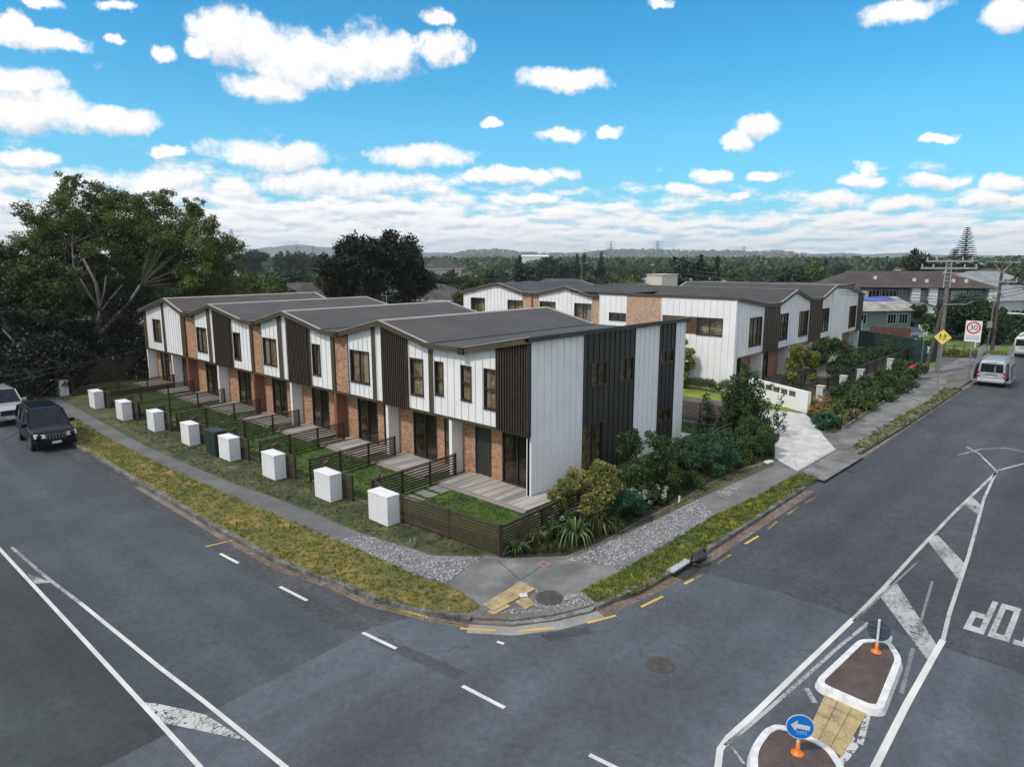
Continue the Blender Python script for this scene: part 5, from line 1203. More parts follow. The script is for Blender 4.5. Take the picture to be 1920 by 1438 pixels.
# planting round the second building
p = gp(1290, 752)
tree('garden_tree', 'narrow yellow-green tree against the white wall across the accessway', 'tree', (43.9, 24.3, 0), 1.0, 3.2, .4, 5000, .14, .08, L_olive, 14, k=12, r=.05)
g_ = random.Random(6); C = []; Q = []
for i in range(26): C.append((g_.uniform(-.4, .4), -4 + i * .33, .35 + g_.random() * .35)); Q.append(.36)
tree('low_hedge', 'low clipped hedge along the foot of the white wall across the accessway', 'hedge', (44.2, 25.0, 0), 1, 1, .1, 7500, .11, .07, L_mid, 15, C=C, Q=Q, trunk=False)
for i, (px, py, r, h, mat, lab, n) in enumerate([
    (1502, 728, 1.3, 2.9, L_yel, 'yellow-green tree standing behind the white mailbox wall', 6500), (1550, 716, 1.9, 3.0, L_dark, 'broad dark green tree between the mailbox wall and the pillars', 9000),
    (1556, 782, 1.0, .65, L_mid, 'green bush just right of the white mailbox wall, behind orange flowers', 3500), (1592, 768, 1.3, .85, L_mid, 'wide green bush in front of the second white pillar', 4500),
    (1600, 748, 1.3, .9, L_dark, 'dark bush between the second and third white pillars', 4500), (1632, 752, 1.2, .75, L_mid, 'leafy bush below the third white pillar', 4000),
    (1650, 734, 1.6, 1.0, L_dark, 'dark bush right of the third white pillar', 5000), (1678, 722, 1.4, .95, leafmat('leaf_fresh', (0.02, 0.04, 0.01), (0.09, 0.15, 0.03), .25), 'fresh green bush near the end of the right garden', 4500),
    (1700, 708, 1.4, .95, L_dark, 'last dark bush of the right garden, near the green mesh fence', 4500), (1538, 800, .9, .6, L_teal, 'low teal ground plant at the driveway side of the right garden', 2600)]):
    shrub(px, py, 0, r, h, mat, lab, n, .16, .08, 30 + i, base=.05 if h < 2 else .5, k=10, trunk=h > 2, kind='garden_tree' if h > 2 else 'garden_shrub', cat='tree' if h > 2 else 'shrub')
for i, (px, py, mat, lab) in enumerate([(1528, 770, L_oran, 'orange flowering clump at the foot of the first white pillar'), (1560, 772, L_straw, 'pale grassy clump in front of the dark front fence'), (1542, 790, L_oran, 'orange flowering clump nearest the driveway'), (1600, 788, L_straw, 'pale grass clump on the path edge of the right garden'), (1572, 800, L_straw, 'arching pale grass at the near corner of the right garden'), (1620, 772, L_yel, 'yellow-green grass clump by the concrete garden edging')]):
    spiky(px, py, .95, .75, lab, 40 + i, n=80, w=.05, mat=mat if mat is not L_oran else L_straw, kind='grass_clump', cat='grass plant')
    if mat is L_oran:
        p = gp(px, py); t = bpy.data.objects['grass_clump' + ('.%03d' % i if i else '')]
        g = random.Random(i); C = [(g.uniform(-.9, .9), g.uniform(-.7, .7), .6 + g.random() * .25) for _ in range(22)]
        V, F, T = leaves(C, [.09] * 22, 900, .09, .035, seed=i); meshobj('flowers', npmesh('flowers', V, F, T, L_oran), t)

g_ = random.Random(16); C = []; Q = []
for i in range(40): C.append((i * .5, g_.uniform(-.5, .5), .5 + g_.random() * .9)); Q.append(.6)
tree('dark_hedge', 'dark loose hedge behind the front fence of the farther townhouses', 'hedge', (55.0, 17.3, 0), 1, 1, .1, 16000, .17, .09, L_dark, 17, C=C, Q=Q, trunk=False)
# ================================================================== THE BIG TREES ON THE LEFT
def limb_tree(name, label, loc, lobeset, n, ll, lw, lm, seed, trunks, limbs=True, group=None, sub=17, droop=.45, bark=plain('bark_big_tree', (0.17, 0.16, 0.145), .9, .35, 3.0), tw=1.0):
    """lobeset: (bearing offset along picture right, towards depth, z, radius) in metres"""
    g = np.random.default_rng(seed); t = thing(name, label, 'tree', loc, 0, group); C = []; Q = []
    for a, dpt, z, r in lobeset:
        c = np.array([RTX * a + FWX * dpt, RTY * a + FWY * dpt, z]); C.append(c); Q.append((r * .62, r * .62, r * .62))
        for j in range(sub):
            d = g.normal(size=3); d /= np.linalg.norm(d); d[2] *= .75
            s = r * (.14 + .2 * g.random()); C.append(c + d * r * (.55 + .62 * g.random())); Q.append((s * 1.15, s * 1.15, s * .85))
    V, F, T = leaves(C, Q, n, ll, lw, seed=seed, droop=droop, fill=.25); meshobj('crown', npmesh('crown', V, F, T, lm), t)
    m = MB()
    for tr in trunks:
        P = [(RTX * a + FWX * d, RTY * a + FWY * d, z) for a, d, z, r in tr]; m.tube(P, [q[3] * tw for q in tr], 9)
    # limbs from the trunk tops out to the lobes
    tops = [Vector((RTX * tr[-1][0] + FWX * tr[-1][1], RTY * tr[-1][0] + FWY * tr[-1][1], tr[-1][2])) for tr in trunks]
    rnd = random.Random(seed)
    for a, dpt, z, r in lobeset:
        e = Vector((RTX * a + FWX * dpt, RTY * a + FWY * dpt, z)); s = min(tops, key=lambda q: (q - e).length)
        if (e - s).length < .5 or not limbs: continue
        mid = s.lerp(e, .5) + Vector((rnd.uniform(-1, 1), rnd.uniform(-1, 1), rnd.uniform(-.2, .8))) * .5
        m.tube([s, mid, e, e + (e - mid).normalized() * r * .8], [.035, .028, .02, .008], 5)
    obj('trunk', m, bark, t, local=True, smooth=True); return t
bx, by = far(186, 70)
limb_tree('big_tree', 'tallest spreading tree with pale forked trunk, left of the townhouse row', (bx, by, 0), [
    (-1.0, 0, 13.2, 2.7), (.8, 1, 14.2, 2.2), (-3.4, 0, 11.6, 2.6), (3.6, 0, 12.8, 2.3), (6.6, .5, 12.2, 2.4), (9.0, 0, 10.8, 2.4), (9.9, 1, 9.2, 2.0), (6.0, 1, 10.2, 2.8), (2.0, 1, 11.2, 3.0), (-2.2, 1, 9.6, 2.9), (-5.2, 0, 9.8, 2.4), (-6.6, 0, 8.0, 2.3), (4.4, 2, 8.2, 2.2), (9.0, 1, 7.8, 2.4), (7.8, 2, 6.2, 1.8), (-4.6, 1, 7.0, 2.6), (0, 2, 12.6, 2.8), (-5.8, 1.5, 5.2, 2.4), (5.2, 1, 14.2, 1.2), (-1.8, 0, 15.4, 1.1), (9.4, 0, 12.0, 1.2), (-5.0, 0, 12.2, 1.3), (-1.2, 1, 8.0, 2.2), (8.4, 0, 13.4, 1.0), (1.6, 3, 9.0, 3.0), (5.2, 3, 8.6, 3.0), (-3.4, 3, 7.0, 3.2), (1.2, 3.5, 6.2, 3.0), (6.6, 3.5, 6.0, 2.6), (-6.4, 3, 6.2, 2.8), (9.8, 2.5, 6.6, 2.2), (-2.4, 4, 4.2, 3.0), (4.0, 4, 4.0, 3.0), (3.0, 2, 11.4, 2.6), (-4, 2, 11, 2.6)],
    170000, .27, .085, L_gum, 51, [[(-1.4, -2, -.2, .42), (-.4, -2, 1.6, .36), (.6, -2.1, 3.4, .3), (.95, -2.1, 5.0, .22), (.7, -2, 7.2, .14), (-.4, -1.6, 9.2, .09)], [(-2.0, -2, -.2, .36), (-.2, -2.2, 1.9, .3), (1.7, -2.3, 3.7, .24), (3.4, -2.3, 5.4, .17), (4.4, -2, 7.0, .1)], [(.95, -2.2, 4.8, .13), (.2, -2.4, 6.4, .1), (-.9, -2.2, 8.6, .07), (-1.2, -1.6, 10.4, .05)], [(.95, -2.2, 4.9, .12), (1.5, -2.3, 6.4, .08), (1.6, -2, 7.8, .05)], [(.9, -2.2, 4.6, .12), (2.0, -2.3, 5.9, .08), (2.9, -2.0, 7.0, .05)]])
bx, by = far(-40, 66)
limb_tree('big_tree', 'dark bushy tree running off the left edge behind the silver car', (bx, by, 0), [(0, 0, 7.9, 2.8), (-4, 0, 9.8, 3.0), (2.4, 0, 7.2, 2.4), (4.6, 0, 6.2, 2.3), (-1.5, -1, 5, 3), (2.6, -1, 4.2, 2.6), (.4, 1, 9.6, 1.8), (-2.6, 0, 11.4, 2.0), (5.0, -1, 3.4, 2.0), (6.0, 0, 8.0, 1.5)], 46000, .32, .11, leafmat('leaf_left', (0.0156, 0.0273, 0.00975), (0.08775, 0.117, 0.0312), .2), 52, [[(0, 0, -.2, .4), (.5, 0, 3, .3), (0, 0, 7, .18)]])
bx, by = far(90, 60)
limb_tree('leaning_tree', 'low dark tree with bare pale crooked limbs, above the dark car', (bx, by, 0), [(-2.4, 0, 4.2, 2.0), (-.4, 1, 4.0, 1.9), (-4.6, 0, 3.4, 2.0), (.8, 3, 2.6, 1.6), (-1, 3, 2.2, 2.0)], 26000, .28, .1, L_blk, 53, limbs=False, tw=.7, bark=plain('bark_dim', (0.11, 0.1, 0.09), .9, .3, 4.0), trunks= [[(2.3, -2.7, .2, .16), (2.0, -2.75, 1.3, .15), (1.5, -2.8, 2.1, .14), (.5, -2.85, 2.7, .13), (-.5, -2.8, 3.0, .12), (-1.3, -2.8, 3.7, .1), (-1.9, -2.7, 4.4, .07)], [(-.6, -2.9, .9, .13), (-1.7, -2.9, 1.7, .13), (-2.6, -2.8, 2.6, .1), (-3.6, -2.7, 3.1, .08)]])
for i, (px, d, r, h, mat, lab) in enumerate([(222, 62, 2.6, 2.9, L_blk, 'dark dense bush behind the far end of the brown board fence'), (140, 64, 2.6, 2.8, L_blk, 'dark dense bush behind the farthest white box'), (262, 66, 2.8, 6.0, L_blk, 'tall dark bush against the far left end of the townhouse row'), (60, 58, 3.0, 3.0, L_blk, 'dark bush between the parked cars and the leaning tree'), (-30, 56, 3.4, 4.0, L_blk, 'dark bush behind the silver car at the left edge'), (115, 66, 3.2, 3.8, L_blk, 'dark bush below the pale forked trunk')]):
    x, y = far(px, d); tree('dense_bush', lab, 'bush', (x, y, 0), r, h, .0, 11000, .26, .11, mat, 60 + i, k=14, r=.12, group='dark bushes at the left', flat=1.0)

# big black-green tree behind the first building
bx, by = far(702, 84)
g_ = np.random.default_rng(8); C, Q = lobes(6.4, 10.6, .6, 30, 71, sub=6, rr=(.2, .34))
tree('dark_round_tree', 'huge round almost black tree behind the townhouse row', 'tree', (bx, by, 0), 6.4, 10, .6, 52000, .36, .17, L_blk, 71, C=C, Q=Q, r=.5, tips=10)
bx, by = far(622, 84)
tree('bushy_tree', 'brown-green bushy tree left of the huge black tree', 'tree', (bx, by, 0), 3.6, 6.8, .3, 14000, .34, .16, leafmat('leaf_brownish', (0.02, 0.018, 0.009), (0.085, 0.075, 0.035), .2), 72, k=14, r=.25)
bx, by = far(462, 92)
tree('bushy_tree', 'rounded fresh green tree between the big left tree and the black tree', 'tree', (bx, by, 0), 5.4, 6.4, .3, 22000, .36, .18, leafmat('leaf_green_round', (0.0196, 0.0392, 0.0084), (0.112, 0.168, 0.028), .25), 73, k=18, r=.3)
bx, by = far(425, 88)
tree('bushy_tree', 'small bright green tree at the left of the rounded fresh green tree', 'tree', (bx, by, 0), 2.4, 4.6, .3, 8000, .34, .18, leafmat('leaf_bright', (0.05, 0.08, 0.01), (0.17, 0.24, 0.03), .3), 74, k=9, r=.2)
bx, by = far(872, 95)
tree('bushy_tree', 'rounded olive-brown tree left of the farther townhouse block', 'tree', (bx, by, 0), 3.4, 5.6, .2, 11000, .34, .18, leafmat('leaf_olive_brown', (0.03, 0.035, 0.008), (0.13, 0.13, 0.03), .25), 75, k=11, r=.2)
bx, by = far(1172, 108)
tree('bushy_tree', 'pale yellow-green tree rising behind the farther townhouse block', 'tree', (bx, by, 0), 3.4, 5.4, .3, 9000, .36, .18, leafmat('leaf_pale', (0.05, 0.07, 0.015), (0.19, 0.24, 0.06), .3), 76, k=10, r=.2)
bx, by = far(1842, 94)
tree('bushy_tree', 'broad dark green tree behind the pale paling fence', 'tree', (bx, by, 0), 4.2, 3.9, .1, 20000, .36, .18, leafmat('leaf_broad', (0.0112, 0.028, 0.0098), (0.049, 0.091, 0.028), .2), 77, k=16, r=.3)
bx, by = far(1736, 104)
tree('bushy_tree', 'small dark tree in front of the purple door', 'tree', (bx, by, 0), 1.5, 3.0, .2, 4200, .26, .14, L_dark, 78, k=8, r=.1)

# ---------- the middle-distance belt: individual trees, each a copy of one of eight kinds
PROT = []
def proto(kind, i, seed, mat, R0, H0, n, C=None, Q=None, flat=.85, r=.2, z0=.6, ll=.7, lw=.36):
    t = tree(kind, 'x', 'tree', (0, 0, 0), R0, H0, z0, n, ll, lw, mat, seed, C=C, Q=Q, k=15, flat=flat, r=r, tips=5); PROT.append(t); return t
LF = [leafmat('belt_green', (0.0192, 0.0384, 0.0144), (0.08, 0.128, 0.0432), .2), leafmat('belt_dark', (0.0128, 0.0256, 0.0128), (0.048, 0.0768, 0.032), .2), leafmat('belt_light', (0.042, 0.0672, 0.02016), (0.1512, 0.21, 0.0588), .2), leafmat('belt_conifer', (0.007, 0.0168, 0.0098), (0.028, 0.0504, 0.0252), .15)]
proto('broadleaf_tree', 0, 81, LF[0], 4.0, 6.5, 3200); proto('broadleaf_tree', 1, 82, LF[1], 4.4, 7.2, 3200); proto('broadleaf_tree', 2, 83, LF[2], 3.6, 5.6, 2800)
def cone_lobes(h, r, seed, n=34, top=.06):
    g = random.Random(seed); C = []; Q = []
    for i in range(n):
        f = i / n; z = .8 + (h - .8) * f; rr = r * (1 - f) ** .8; a = i * 2.4; C.append((math.cos(a) * rr * .55, math.sin(a) * rr * .55, z)); Q.append(max(top * 5, rr * .55))
    return C, Q
C, Q = cone_lobes(11, 2.6, 1); proto('conifer_tree', 3, 84, LF[3], 2, 10, 2600, C, Q, flat=.6)
C, Q = cone_lobes(10, 1.3, 2); proto('poplar_tree', 4, 85, LF[1], 2, 10, 2000, C, Q, flat=1.1)
proto('broadleaf_tree', 5, 86, LF[1], 5.2, 5.8, 3600, flat=.6)
LAB = {'broadleaf_tree': 'leafy green tree in the belt of trees behind the townhouses', 'conifer_tree': 'dark pointed conifer in the tree belt behind the townhouses', 'poplar_tree': 'slim dark poplar in the tree belt behind the townhouses'}
g_ = random.Random(21); used = set()
HH = {0: 8.3, 1: 9.1, 2: 7.3, 3: 11.5, 4: 10.7, 5: 8.1}
TOPS = {975: 474, 1035: 472, 1095: 471, 1082: 471, 1127: 468, 1315: 471, 1303: 478, 1345: 474, 1265: 474, 1540: 481, 1716: 460, 1737: 461, 462: 466, 486: 464, 530: 463, 552: 464, 575: 466, 600: 470, 1835: 470, 1865: 472, 1905: 486, 1925: 480, 1890: 488, 1795: 498, 1700: 502, 1400: 492, 1500: 496}
def belt(px, d, k, s, sz=1.0, lab=None):
    if lab: sz = zof(TOPS[px], d, px) / HH[k] / s; s = min(s, .62 * s * sz + .5)
    P = PROT[k]; x, y = far(px, d); nm = P.name.split('.')[0]
    L = lab or LAB[nm]
    if k not in used:
        used.add(k); o = P; o.location = (x, y, -.1); o.rotation_euler = (0, 0, g_.uniform(0, 6.28)); o.scale = (s, s, s * sz); o['label'] = L; o['group'] = 'belt of trees'
    else: o = dup(P, (x, y, -.1), g_.uniform(0, 6.28), L, 'belt of trees', (s, s, s * sz))
    return o
rows = [(118, 22, 5.0, .75), (135, 24, 5.6, .85), (158, 26, 6.4, .95), (185, 28, 7.0, 1.05), (225, 30, 8.0, 1.15), (280, 34, 8.8, 1.2), (350, 34, 9.4, 1.2)]
for ri, (d, step_px, hgt, s) in enumerate(rows):
    px = 440 + ri * 7
    while px < 1960:
        if not (d < 150 and px > 1500) and not (d < 135 and 600 < px < 810) and g_.random() > (.14 if d < 200 else .34) and not (d > 200 and 440 < px < 600):
            k = g_.choices([0, 1, 2, 5, 3, 4], [5, 5, 3, 3, 1, .5])[0]
            belt(px + g_.uniform(-7, 7), d * g_.uniform(.94, 1.06), k, s * g_.uniform(.6, .92), g_.uniform(.7, .95))
        px += step_px * g_.uniform(.7, 1.3)
# the taller trees that break the skyline
for px, d, k, s, sz, lab in [(975, 150, 3, .95, .9, 'dark pointed conifer left of the white warehouse'), (1035, 190, 5, .85, 1.35, 'dark broad tree right of the white warehouse'), (1095, 200, 4, 1.05, 1.0, 'slim poplar between the two white warehouses'), (1082, 205, 4, .95, 1.0, 'slim poplar, first of the trio beside the small white warehouse'), (1127, 200, 3, 1.0, 1.0, 'pointed conifer left of the small white warehouse'), (1315, 140, 3, 1.0, .86, 'large dark conifer above the farther townhouse block'), (1303, 142, 1, 1.0, 1.15, 'dark broad tree leaning on the large conifer'), (1345, 150, 4, 1.0, .92, 'slim pale poplar right of the large dark conifer'), (1265, 165, 4, 1.0, .9, 'thin tree standing alone left of the large dark conifer'), (1540, 170, 2, .95, 1.25, 'yellowish tree on the skyline right of the farther townhouses'), (1716, 175, 3, 1.15, .98, 'tall dark conifer, left one of the skyline pair'), (1737, 175, 1, 1.1, 1.55, 'tall dark tree, right one of the skyline pair'),
    (462, 330, 1, 1.1, 1.2, 'dark round tree beside the left pylon'), (486, 330, 1, 1.2, 1.3, 'dark round tree right of the left pylon'), (530, 360, 5, .8, 1.6, 'umbrella-shaped pine on the far left skyline, first of four'), (552, 360, 5, .8, 1.65, 'umbrella-shaped pine on the far left skyline, second of four'), (575, 360, 5, .9, 1.6, 'umbrella-shaped pine on the far left skyline, third of four'), (600, 360, 5, .8, 1.4, 'umbrella-shaped pine on the far left skyline, fourth of four'),
    (1835, 210, 5, 1.6, 1.7, 'wide flat-topped pine at the right skyline'), (1865, 215, 5, 1.5, 1.5, 'flat-topped pine at the far right skyline'), (1905, 150, 1, 1.5, 1.2, 'big green tree at the right edge above the apartments'), (1925, 130, 0, 1.5, 1.1, 'big bright green tree cut by the right edge'), (1890, 160, 2, 1.2, 1.1, 'light green tree left of the big tree at the right edge'), (1795, 165, 0, 1.1, 1.0, 'green tree behind the apartment roof end'), (1700, 190, 2, 1.1, .8, 'light green tree above the apartment roof'), (1400, 130, 0, 1.0, .8, 'green tree right of the large dark conifer'), (1500, 128, 1, .9, .75, 'dark green tree left of the apartment roof')]:
    belt(px, d, k, s, sz, lab)
# Norfolk pine: tiers of thin level branches
def norfolk(px, d, h, lab):
    x, y = far(px, d); t = thing('norfolk_pine', lab, 'tree', (x, y, 0)); g = np.random.default_rng(4); m = MB(); m.tube([(0, 0, 0), (0, 0, h)], [.3, .03], 6); obj('trunk', m, BK, t, local=True)
    V = []; z = h * .25
    while z < h - .2:
        f = (z - h * .25) / (h * .75); R0 = 3.6 * (1 - f) ** .8 + .15
        for a in range(6):
            an = a * 1.047 + z; n = int(14 * R0 / 2) + 4
            for k in range(n):
                q = (k + .5) / n * R0; w = .22; c = np.array([math.cos(an) * q, math.sin(an) * q, z + q * .12]); d_ = np.array([math.cos(an), math.sin(an), .1]); s_ = np.array([-math.sin(an), math.cos(an), 0])
                V += [c - d_ * .1 - s_ * w, c - d_ * .1 + s_ * w, c + d_ * .2 + s_ * w + [0, 0, .16], c + d_ * .2 - s_ * w + [0, 0, .16]]
        z += .62 * (1 - f * .35)
    V = np.array(V); F = np.arange(len(V)).reshape(-1, 4); meshobj('branches', npmesh('branches', V, F, g.random(len(V)), LF[3]), t)
norfolk(1808, 190, 16.4, 'tall thin tiered Norfolk pine on the right skyline')
norfolk(1788, 200, 11.8, 'shorter thin pine left of the tall tiered pine')
# far woodland and hills
def wood(name, spans, d0, d1, h, n, seed, mat, sz):
    g = np.random.default_rng(seed); V = []; px = g.uniform(spans[0], spans[1], n); dd = g.uniform(d0, d1, n)
    a = np.arctan((px - CX) / (FPX / math.cos(PITCH))); c = np.cos(a); s = np.sin(a); X = dd * (FWX * c + RTX * s); Y = dd * (FWY * c + RTY * s)
    hh = h * (.45 + .55 * (.5 + .5 * np.sin(px * .05 + np.sin(px * .013) * 3 + dd * .01))) * (.7 + .5 * g.random(n)); P = np.stack([X, Y, hh * g.random(n) ** .5], 1)
    t = g.normal(size=(n, 3)); t /= np.linalg.norm(t, axis=1)[:, None]; u = np.cross(t, g.normal(size=(n, 3))); u /= np.linalg.norm(u, axis=1)[:, None]; S = sz * (.6 + .8 * g.random(n))[:, None]
    V = np.stack([P - t * S, P + u * S * .6, P + t * S, P - u * S * .6], 1).reshape(-1, 3)
    o = meshobj(name, npmesh(name, V, np.arange(4 * n).reshape(n, 4), np.repeat(g.random(n), 4), mat)); o['kind'] = 'stuff'; return o
wood('far_woodland', (380, 2000), 380, 620, 8.5, 26000, 91, LF[0], 1.6)
wood('far_woodland', (380, 2000), 650, 1100, 10, 26000, 92, LF[1], 2.4)
wood('far_woodland', (-60, 420), 120, 420, 8, 16000, 93, LF[0], 1.2)
def hill(name, dist, prof, mat, depth=500, seed=1):
    """ridge seen between bearings: prof = [(px, py of the crest)]"""
    g = random.Random(seed); m = MB(); xs = list(range(prof[0][0], prof[-1][0] + 1, 8)); rows_ = 7; V = []; F = []
    for px in xs:
        cy = interp(prof, px) + g.uniform(-.5, .5); zc = zof(cy, dist, px) 
        for k in range(rows_):
            f = k / (rows_ - 1); d = dist + (f - .55) * depth * (1 if f < .55 else 1.4); z = -1 + (zc + 1) * math.sin(min(1, f / .55) * math.pi / 2) if f <= .55 else -1 + (zc + 1) * math.cos((f - .55) / .45 * math.pi / 2)
            x, y = far(px, d); V.append((x, y, z + (g.uniform(-1, 1) * 1.2 if 0 < k < 6 else 0)))
    for i in range(len(xs) - 1):
        for k in range(rows_ - 1): a = i * rows_ + k; F.append((a, a + rows_, a + rows_ + 1, a + 1))
    m.add(V, F); return struct(name, m, mat, smooth=True)
M_hill = ground('hill_land', [(0.02, 0.035, 0.02), (0.04, 0.058, 0.034), (0.085, 0.095, 0.06)], 0.012, 0.1, bstr=0)
M_field = ground('pale_field', [(0.13, 0.14, 0.06), (0.2, 0.2, 0.09), (0.27, 0.26, 0.13)], 0.02, 0.3, bstr=0)
HP = [(820, 481), (880, 470), (930, 468), (985, 474), (1050, 476), (1100, 475), (1135, 469), (1200, 468), (1300, 471), (1360, 470), (1420, 473), (1450, 470), (1500, 476), (1560, 480), (1620, 482)]
hill('hills', 1900, HP, M_hill, 900, 2)
hill('hills_left', 1200, [(380, 472), (430, 478), (480, 484), (520, 483), (640, 482), (700, 486)], M_field, 600, 3)
hill('hills_far', 4200, [(380, 470), (430, 460), (470, 468), (520, 462), (560, 458), (585, 461), (620, 464), (700, 468), (760, 474), (840, 474), (1000, 476), (1200, 474), (1500, 478), (1580, 474), (1620, 477), (1700, 474), (1760, 478), (2000, 480)], M_hill, 900, 4)
mb = MB(); g_ = random.Random(77)
for i in range(460):      # suburb scattered over the far hillside
    px = g_.uniform(860, 1600); f = g_.random(); cy = interp(HP, px); d = 1500 + f * 400; zz = -1 + (zof(cy, 1900, px) + 1) * math.sin(min(1, (d - 1405) / 495) * math.pi / 2)
    x, y = far(px, d); w_ = g_.uniform(2, 4.5); mb.box(x - w_, x + w_, y - w_, y + w_, zz - 2, zz + g_.uniform(1.5, 3.5))
o = obj('distant_suburb', mb, plain('distant_walls', (0.36, 0.33, 0.31), 0.8, 0.3, 0.02)); o['kind'] = 'stuff'
# ================================================================== TRAFFIC ISLANDS AND SIGNS
M_kw = plain('kerb_white_paint', (0.72, 0.72, 0.7), 0.6, 0.16, 6.0)
M_isl = ground('island_chip', [(0.05, 0.036, 0.032), (0.075, 0.056, 0.05), (0.11, 0.085, 0.075)], 1.5, 30.0, bstr=0.5)
def island(pts, lab):
    P = [gp(x, y, 0.0) for x, y in pts]; n = len(P); cx = sum(p[0] for p in P) / n; cy = sum(p[1] for p in P) / n
    def rnd(P, k=5):      # round the corners with a closed curve
        out = []
        for i in range(len(P)):
            a, b, c = Vector(P[i - 1]), Vector(P[i]), Vector(P[(i + 1) % len(P)])
            r = min(.42, (a - b).length * .42, (c - b).length * .42); s = b + (a - b).normalized() * r; e = b + (c - b).normalized() * r
            for j in range(k + 1): t = j / k; out.append(tuple(s * (1 - t) ** 2 + b * 2 * t * (1 - t) + e * t * t))
        return out
    O = rnd(P)
    def shrink(P, d):
        n = len(P); out = []
        for i in range(n):
            a, b = Vector(P[i - 1]), Vector(P[(i + 1) % n]); t = (b - a).normalized(); nn = Vector((-t.y, t.x))
            if nn.dot(Vector((cx, cy)) - Vector(P[i])) < 0: nn = -nn
            out.append((P[i][0] + nn.x * d, P[i][1] + nn.y * d))
        return out
    A = shrink(O, .0); B = shrink(O, .05); C_ = shrink(O, .19); t = thing('traffic_island', lab, 'traffic island', (cx, cy, RZ))
    m = MB()
    for i in range(len(O)):
        j = (i + 1) % len(O)
        V = [(A[i], RZ), (B[i], .03), (C_[i], .04), (C_[i], 0.0)]; W = [(A[j], RZ), (B[j], .03), (C_[j], .04), (C_[j], 0.0)]
        m.add([(p[0], p[1], z) for p, z in V] + [(p[0], p[1], z) for p, z in W], [(0, 1, 5, 4), (1, 2, 6, 5), (2, 3, 7, 6)])
    obj('kerb', m, M_kw, t); m = MB(); m.sheet(C_, .015); obj('infill', m, M_isl, t)
island([(1517, 1282), (1608, 1197), (1652, 1198), (1676, 1207), (1697, 1238), (1660, 1334), (1630, 1332)], 'tapered white-kerbed traffic island beyond the yellow tactile crossing')
island([(1401, 1402), (1428, 1366), (1450, 1356), (1478, 1360), (1560, 1398), (1590, 1440), (1620, 1560), (1400, 1560)], 'white-kerbed traffic island at the bottom edge, under the blue arrow sign')
tactile('tactile_paving', rp((1548, 1299), (1628, 1334), (1578, 1419), (1512, 1378)), 3, 4, [], RZ + .005, M_tact)
M_or = plain('flex_orange', (0.72, 0.2, 0.03), 0.5, 0.12, 8.0)
M_postw = plain('post_white', (0.7, 0.7, 0.68), 0.5)
M_blue = plain('sign_blue', (0.0, 0.17, 0.65), 0.35, 0.05, 3.0)
def keepsign(px, py, face, h, lab, front=True):
    x, y = gp(px, py, .015); t = thing('keep_left_sign', lab, 'road sign', (x, y, .015))
    f = Vector((math.cos(face), math.sin(face), 0)); s = Vector((-f.y, f.x, 0)); c = Vector((x, y, .015))
    m = MB(); m.lathe([(.125, 0), (.12, .025), (.06, .05), (.042, .1), (.036, .26)], c, 18); obj('base', m, M_or, t, smooth=True)
    m = MB(); m.tube([c + Vector((0, 0, .25)), c + Vector((0, 0, h + (.02 if front else .30)))], .03, 12); obj('post', m, M_postw, t)
    r = .255; cc = c + f * .05 + Vector((0, 0, h))
    m = MB(); m.disc(cc, r, .006, f, 40); disc = obj('disc', m, M_postw if front else plain('sign_back', (0.05, 0.075, 0.11), 0.5), t)
    if front:
        m = MB(); m.disc(cc + f * .0045, r - .018, .003, f, 40); obj('blue_field', m, M_blue, disc)
        def P(u, v): return cc + f * .0075 + s * u + Vector((0, 0, v))
        m = MB(); pts = [(-.175, .0), (-.06, .115), (-.06, .045), (.17, .045), (.17, -.045), (-.06, -.045), (-.06, -.115)]
        # arrow points to the left as seen by the driver and slightly down
        a = R(-6); pts = [(u * math.cos(a) - v * math.sin(a), u * math.sin(a) + v * math.cos(a)) for u, v in pts]
        sg = -1 if s.dot(Vector((RTX, RTY, 0))) < 0 else 1
        m.hexa([P(u * sg, v + .01) for u, v in pts], [P(u * sg, v + .01) - f * .002 for u, v in pts]); obj('arrow', m, M_kw, disc)
        m = MB(); strokes = {'D': [(0, 0, 0, 1), (0, 1, .7, .7), (.7, .7, .6, .2), (.6, .2, 0, 0)], 'E': [(0, 0, 0, 1), (0, 1, .7, 1), (0, .5, .6, .5), (0, 0, .7, 0)], 'R': [(0, 0, 0, 1), (0, 1, .7, .8), (.7, .8, 0, .5), (0, .5, .7, 0)]}
        for k, ch in enumerate('DERE'):
            for a0, b0, a1, b1 in strokes[ch]:
                u0, v0, u1, v1 = -.045 + k * .048 + a0 * .036, -.145 + b0 * .065, -.045 + k * .048 + a1 * .036, -.145 + b1 * .065; m.bar(P(u0 * sg, v0), P(u1 * sg, v1), .006, .003, up=f)
        obj('scrawl', m, plain('scrawl_pale', (0.5, 0.62, 0.66), 0.6), disc)
    else:
        m = MB()
        for dz in (-.1, .1): m.bar(cc - f * .02 - s * .2 + Vector((0, 0, dz)), cc - f * .02 + s * .2 + Vector((0, 0, dz)), .02, .015)
        obj('bracket', m, plain('steel_grey', (0.4, 0.4, 0.4), 0.35, metal=.8), disc)
ang_ = math.atan2(-1.0, -0.52)
keepsign(1495, 1412, math.atan2(-.50, -.86), .60, 'round blue sign with a white left arrow and pale scrawl')
keepsign(1643, 1222, math.atan2(.12, .99), .53, 'round sign seen from behind on a white post with orange base', False)

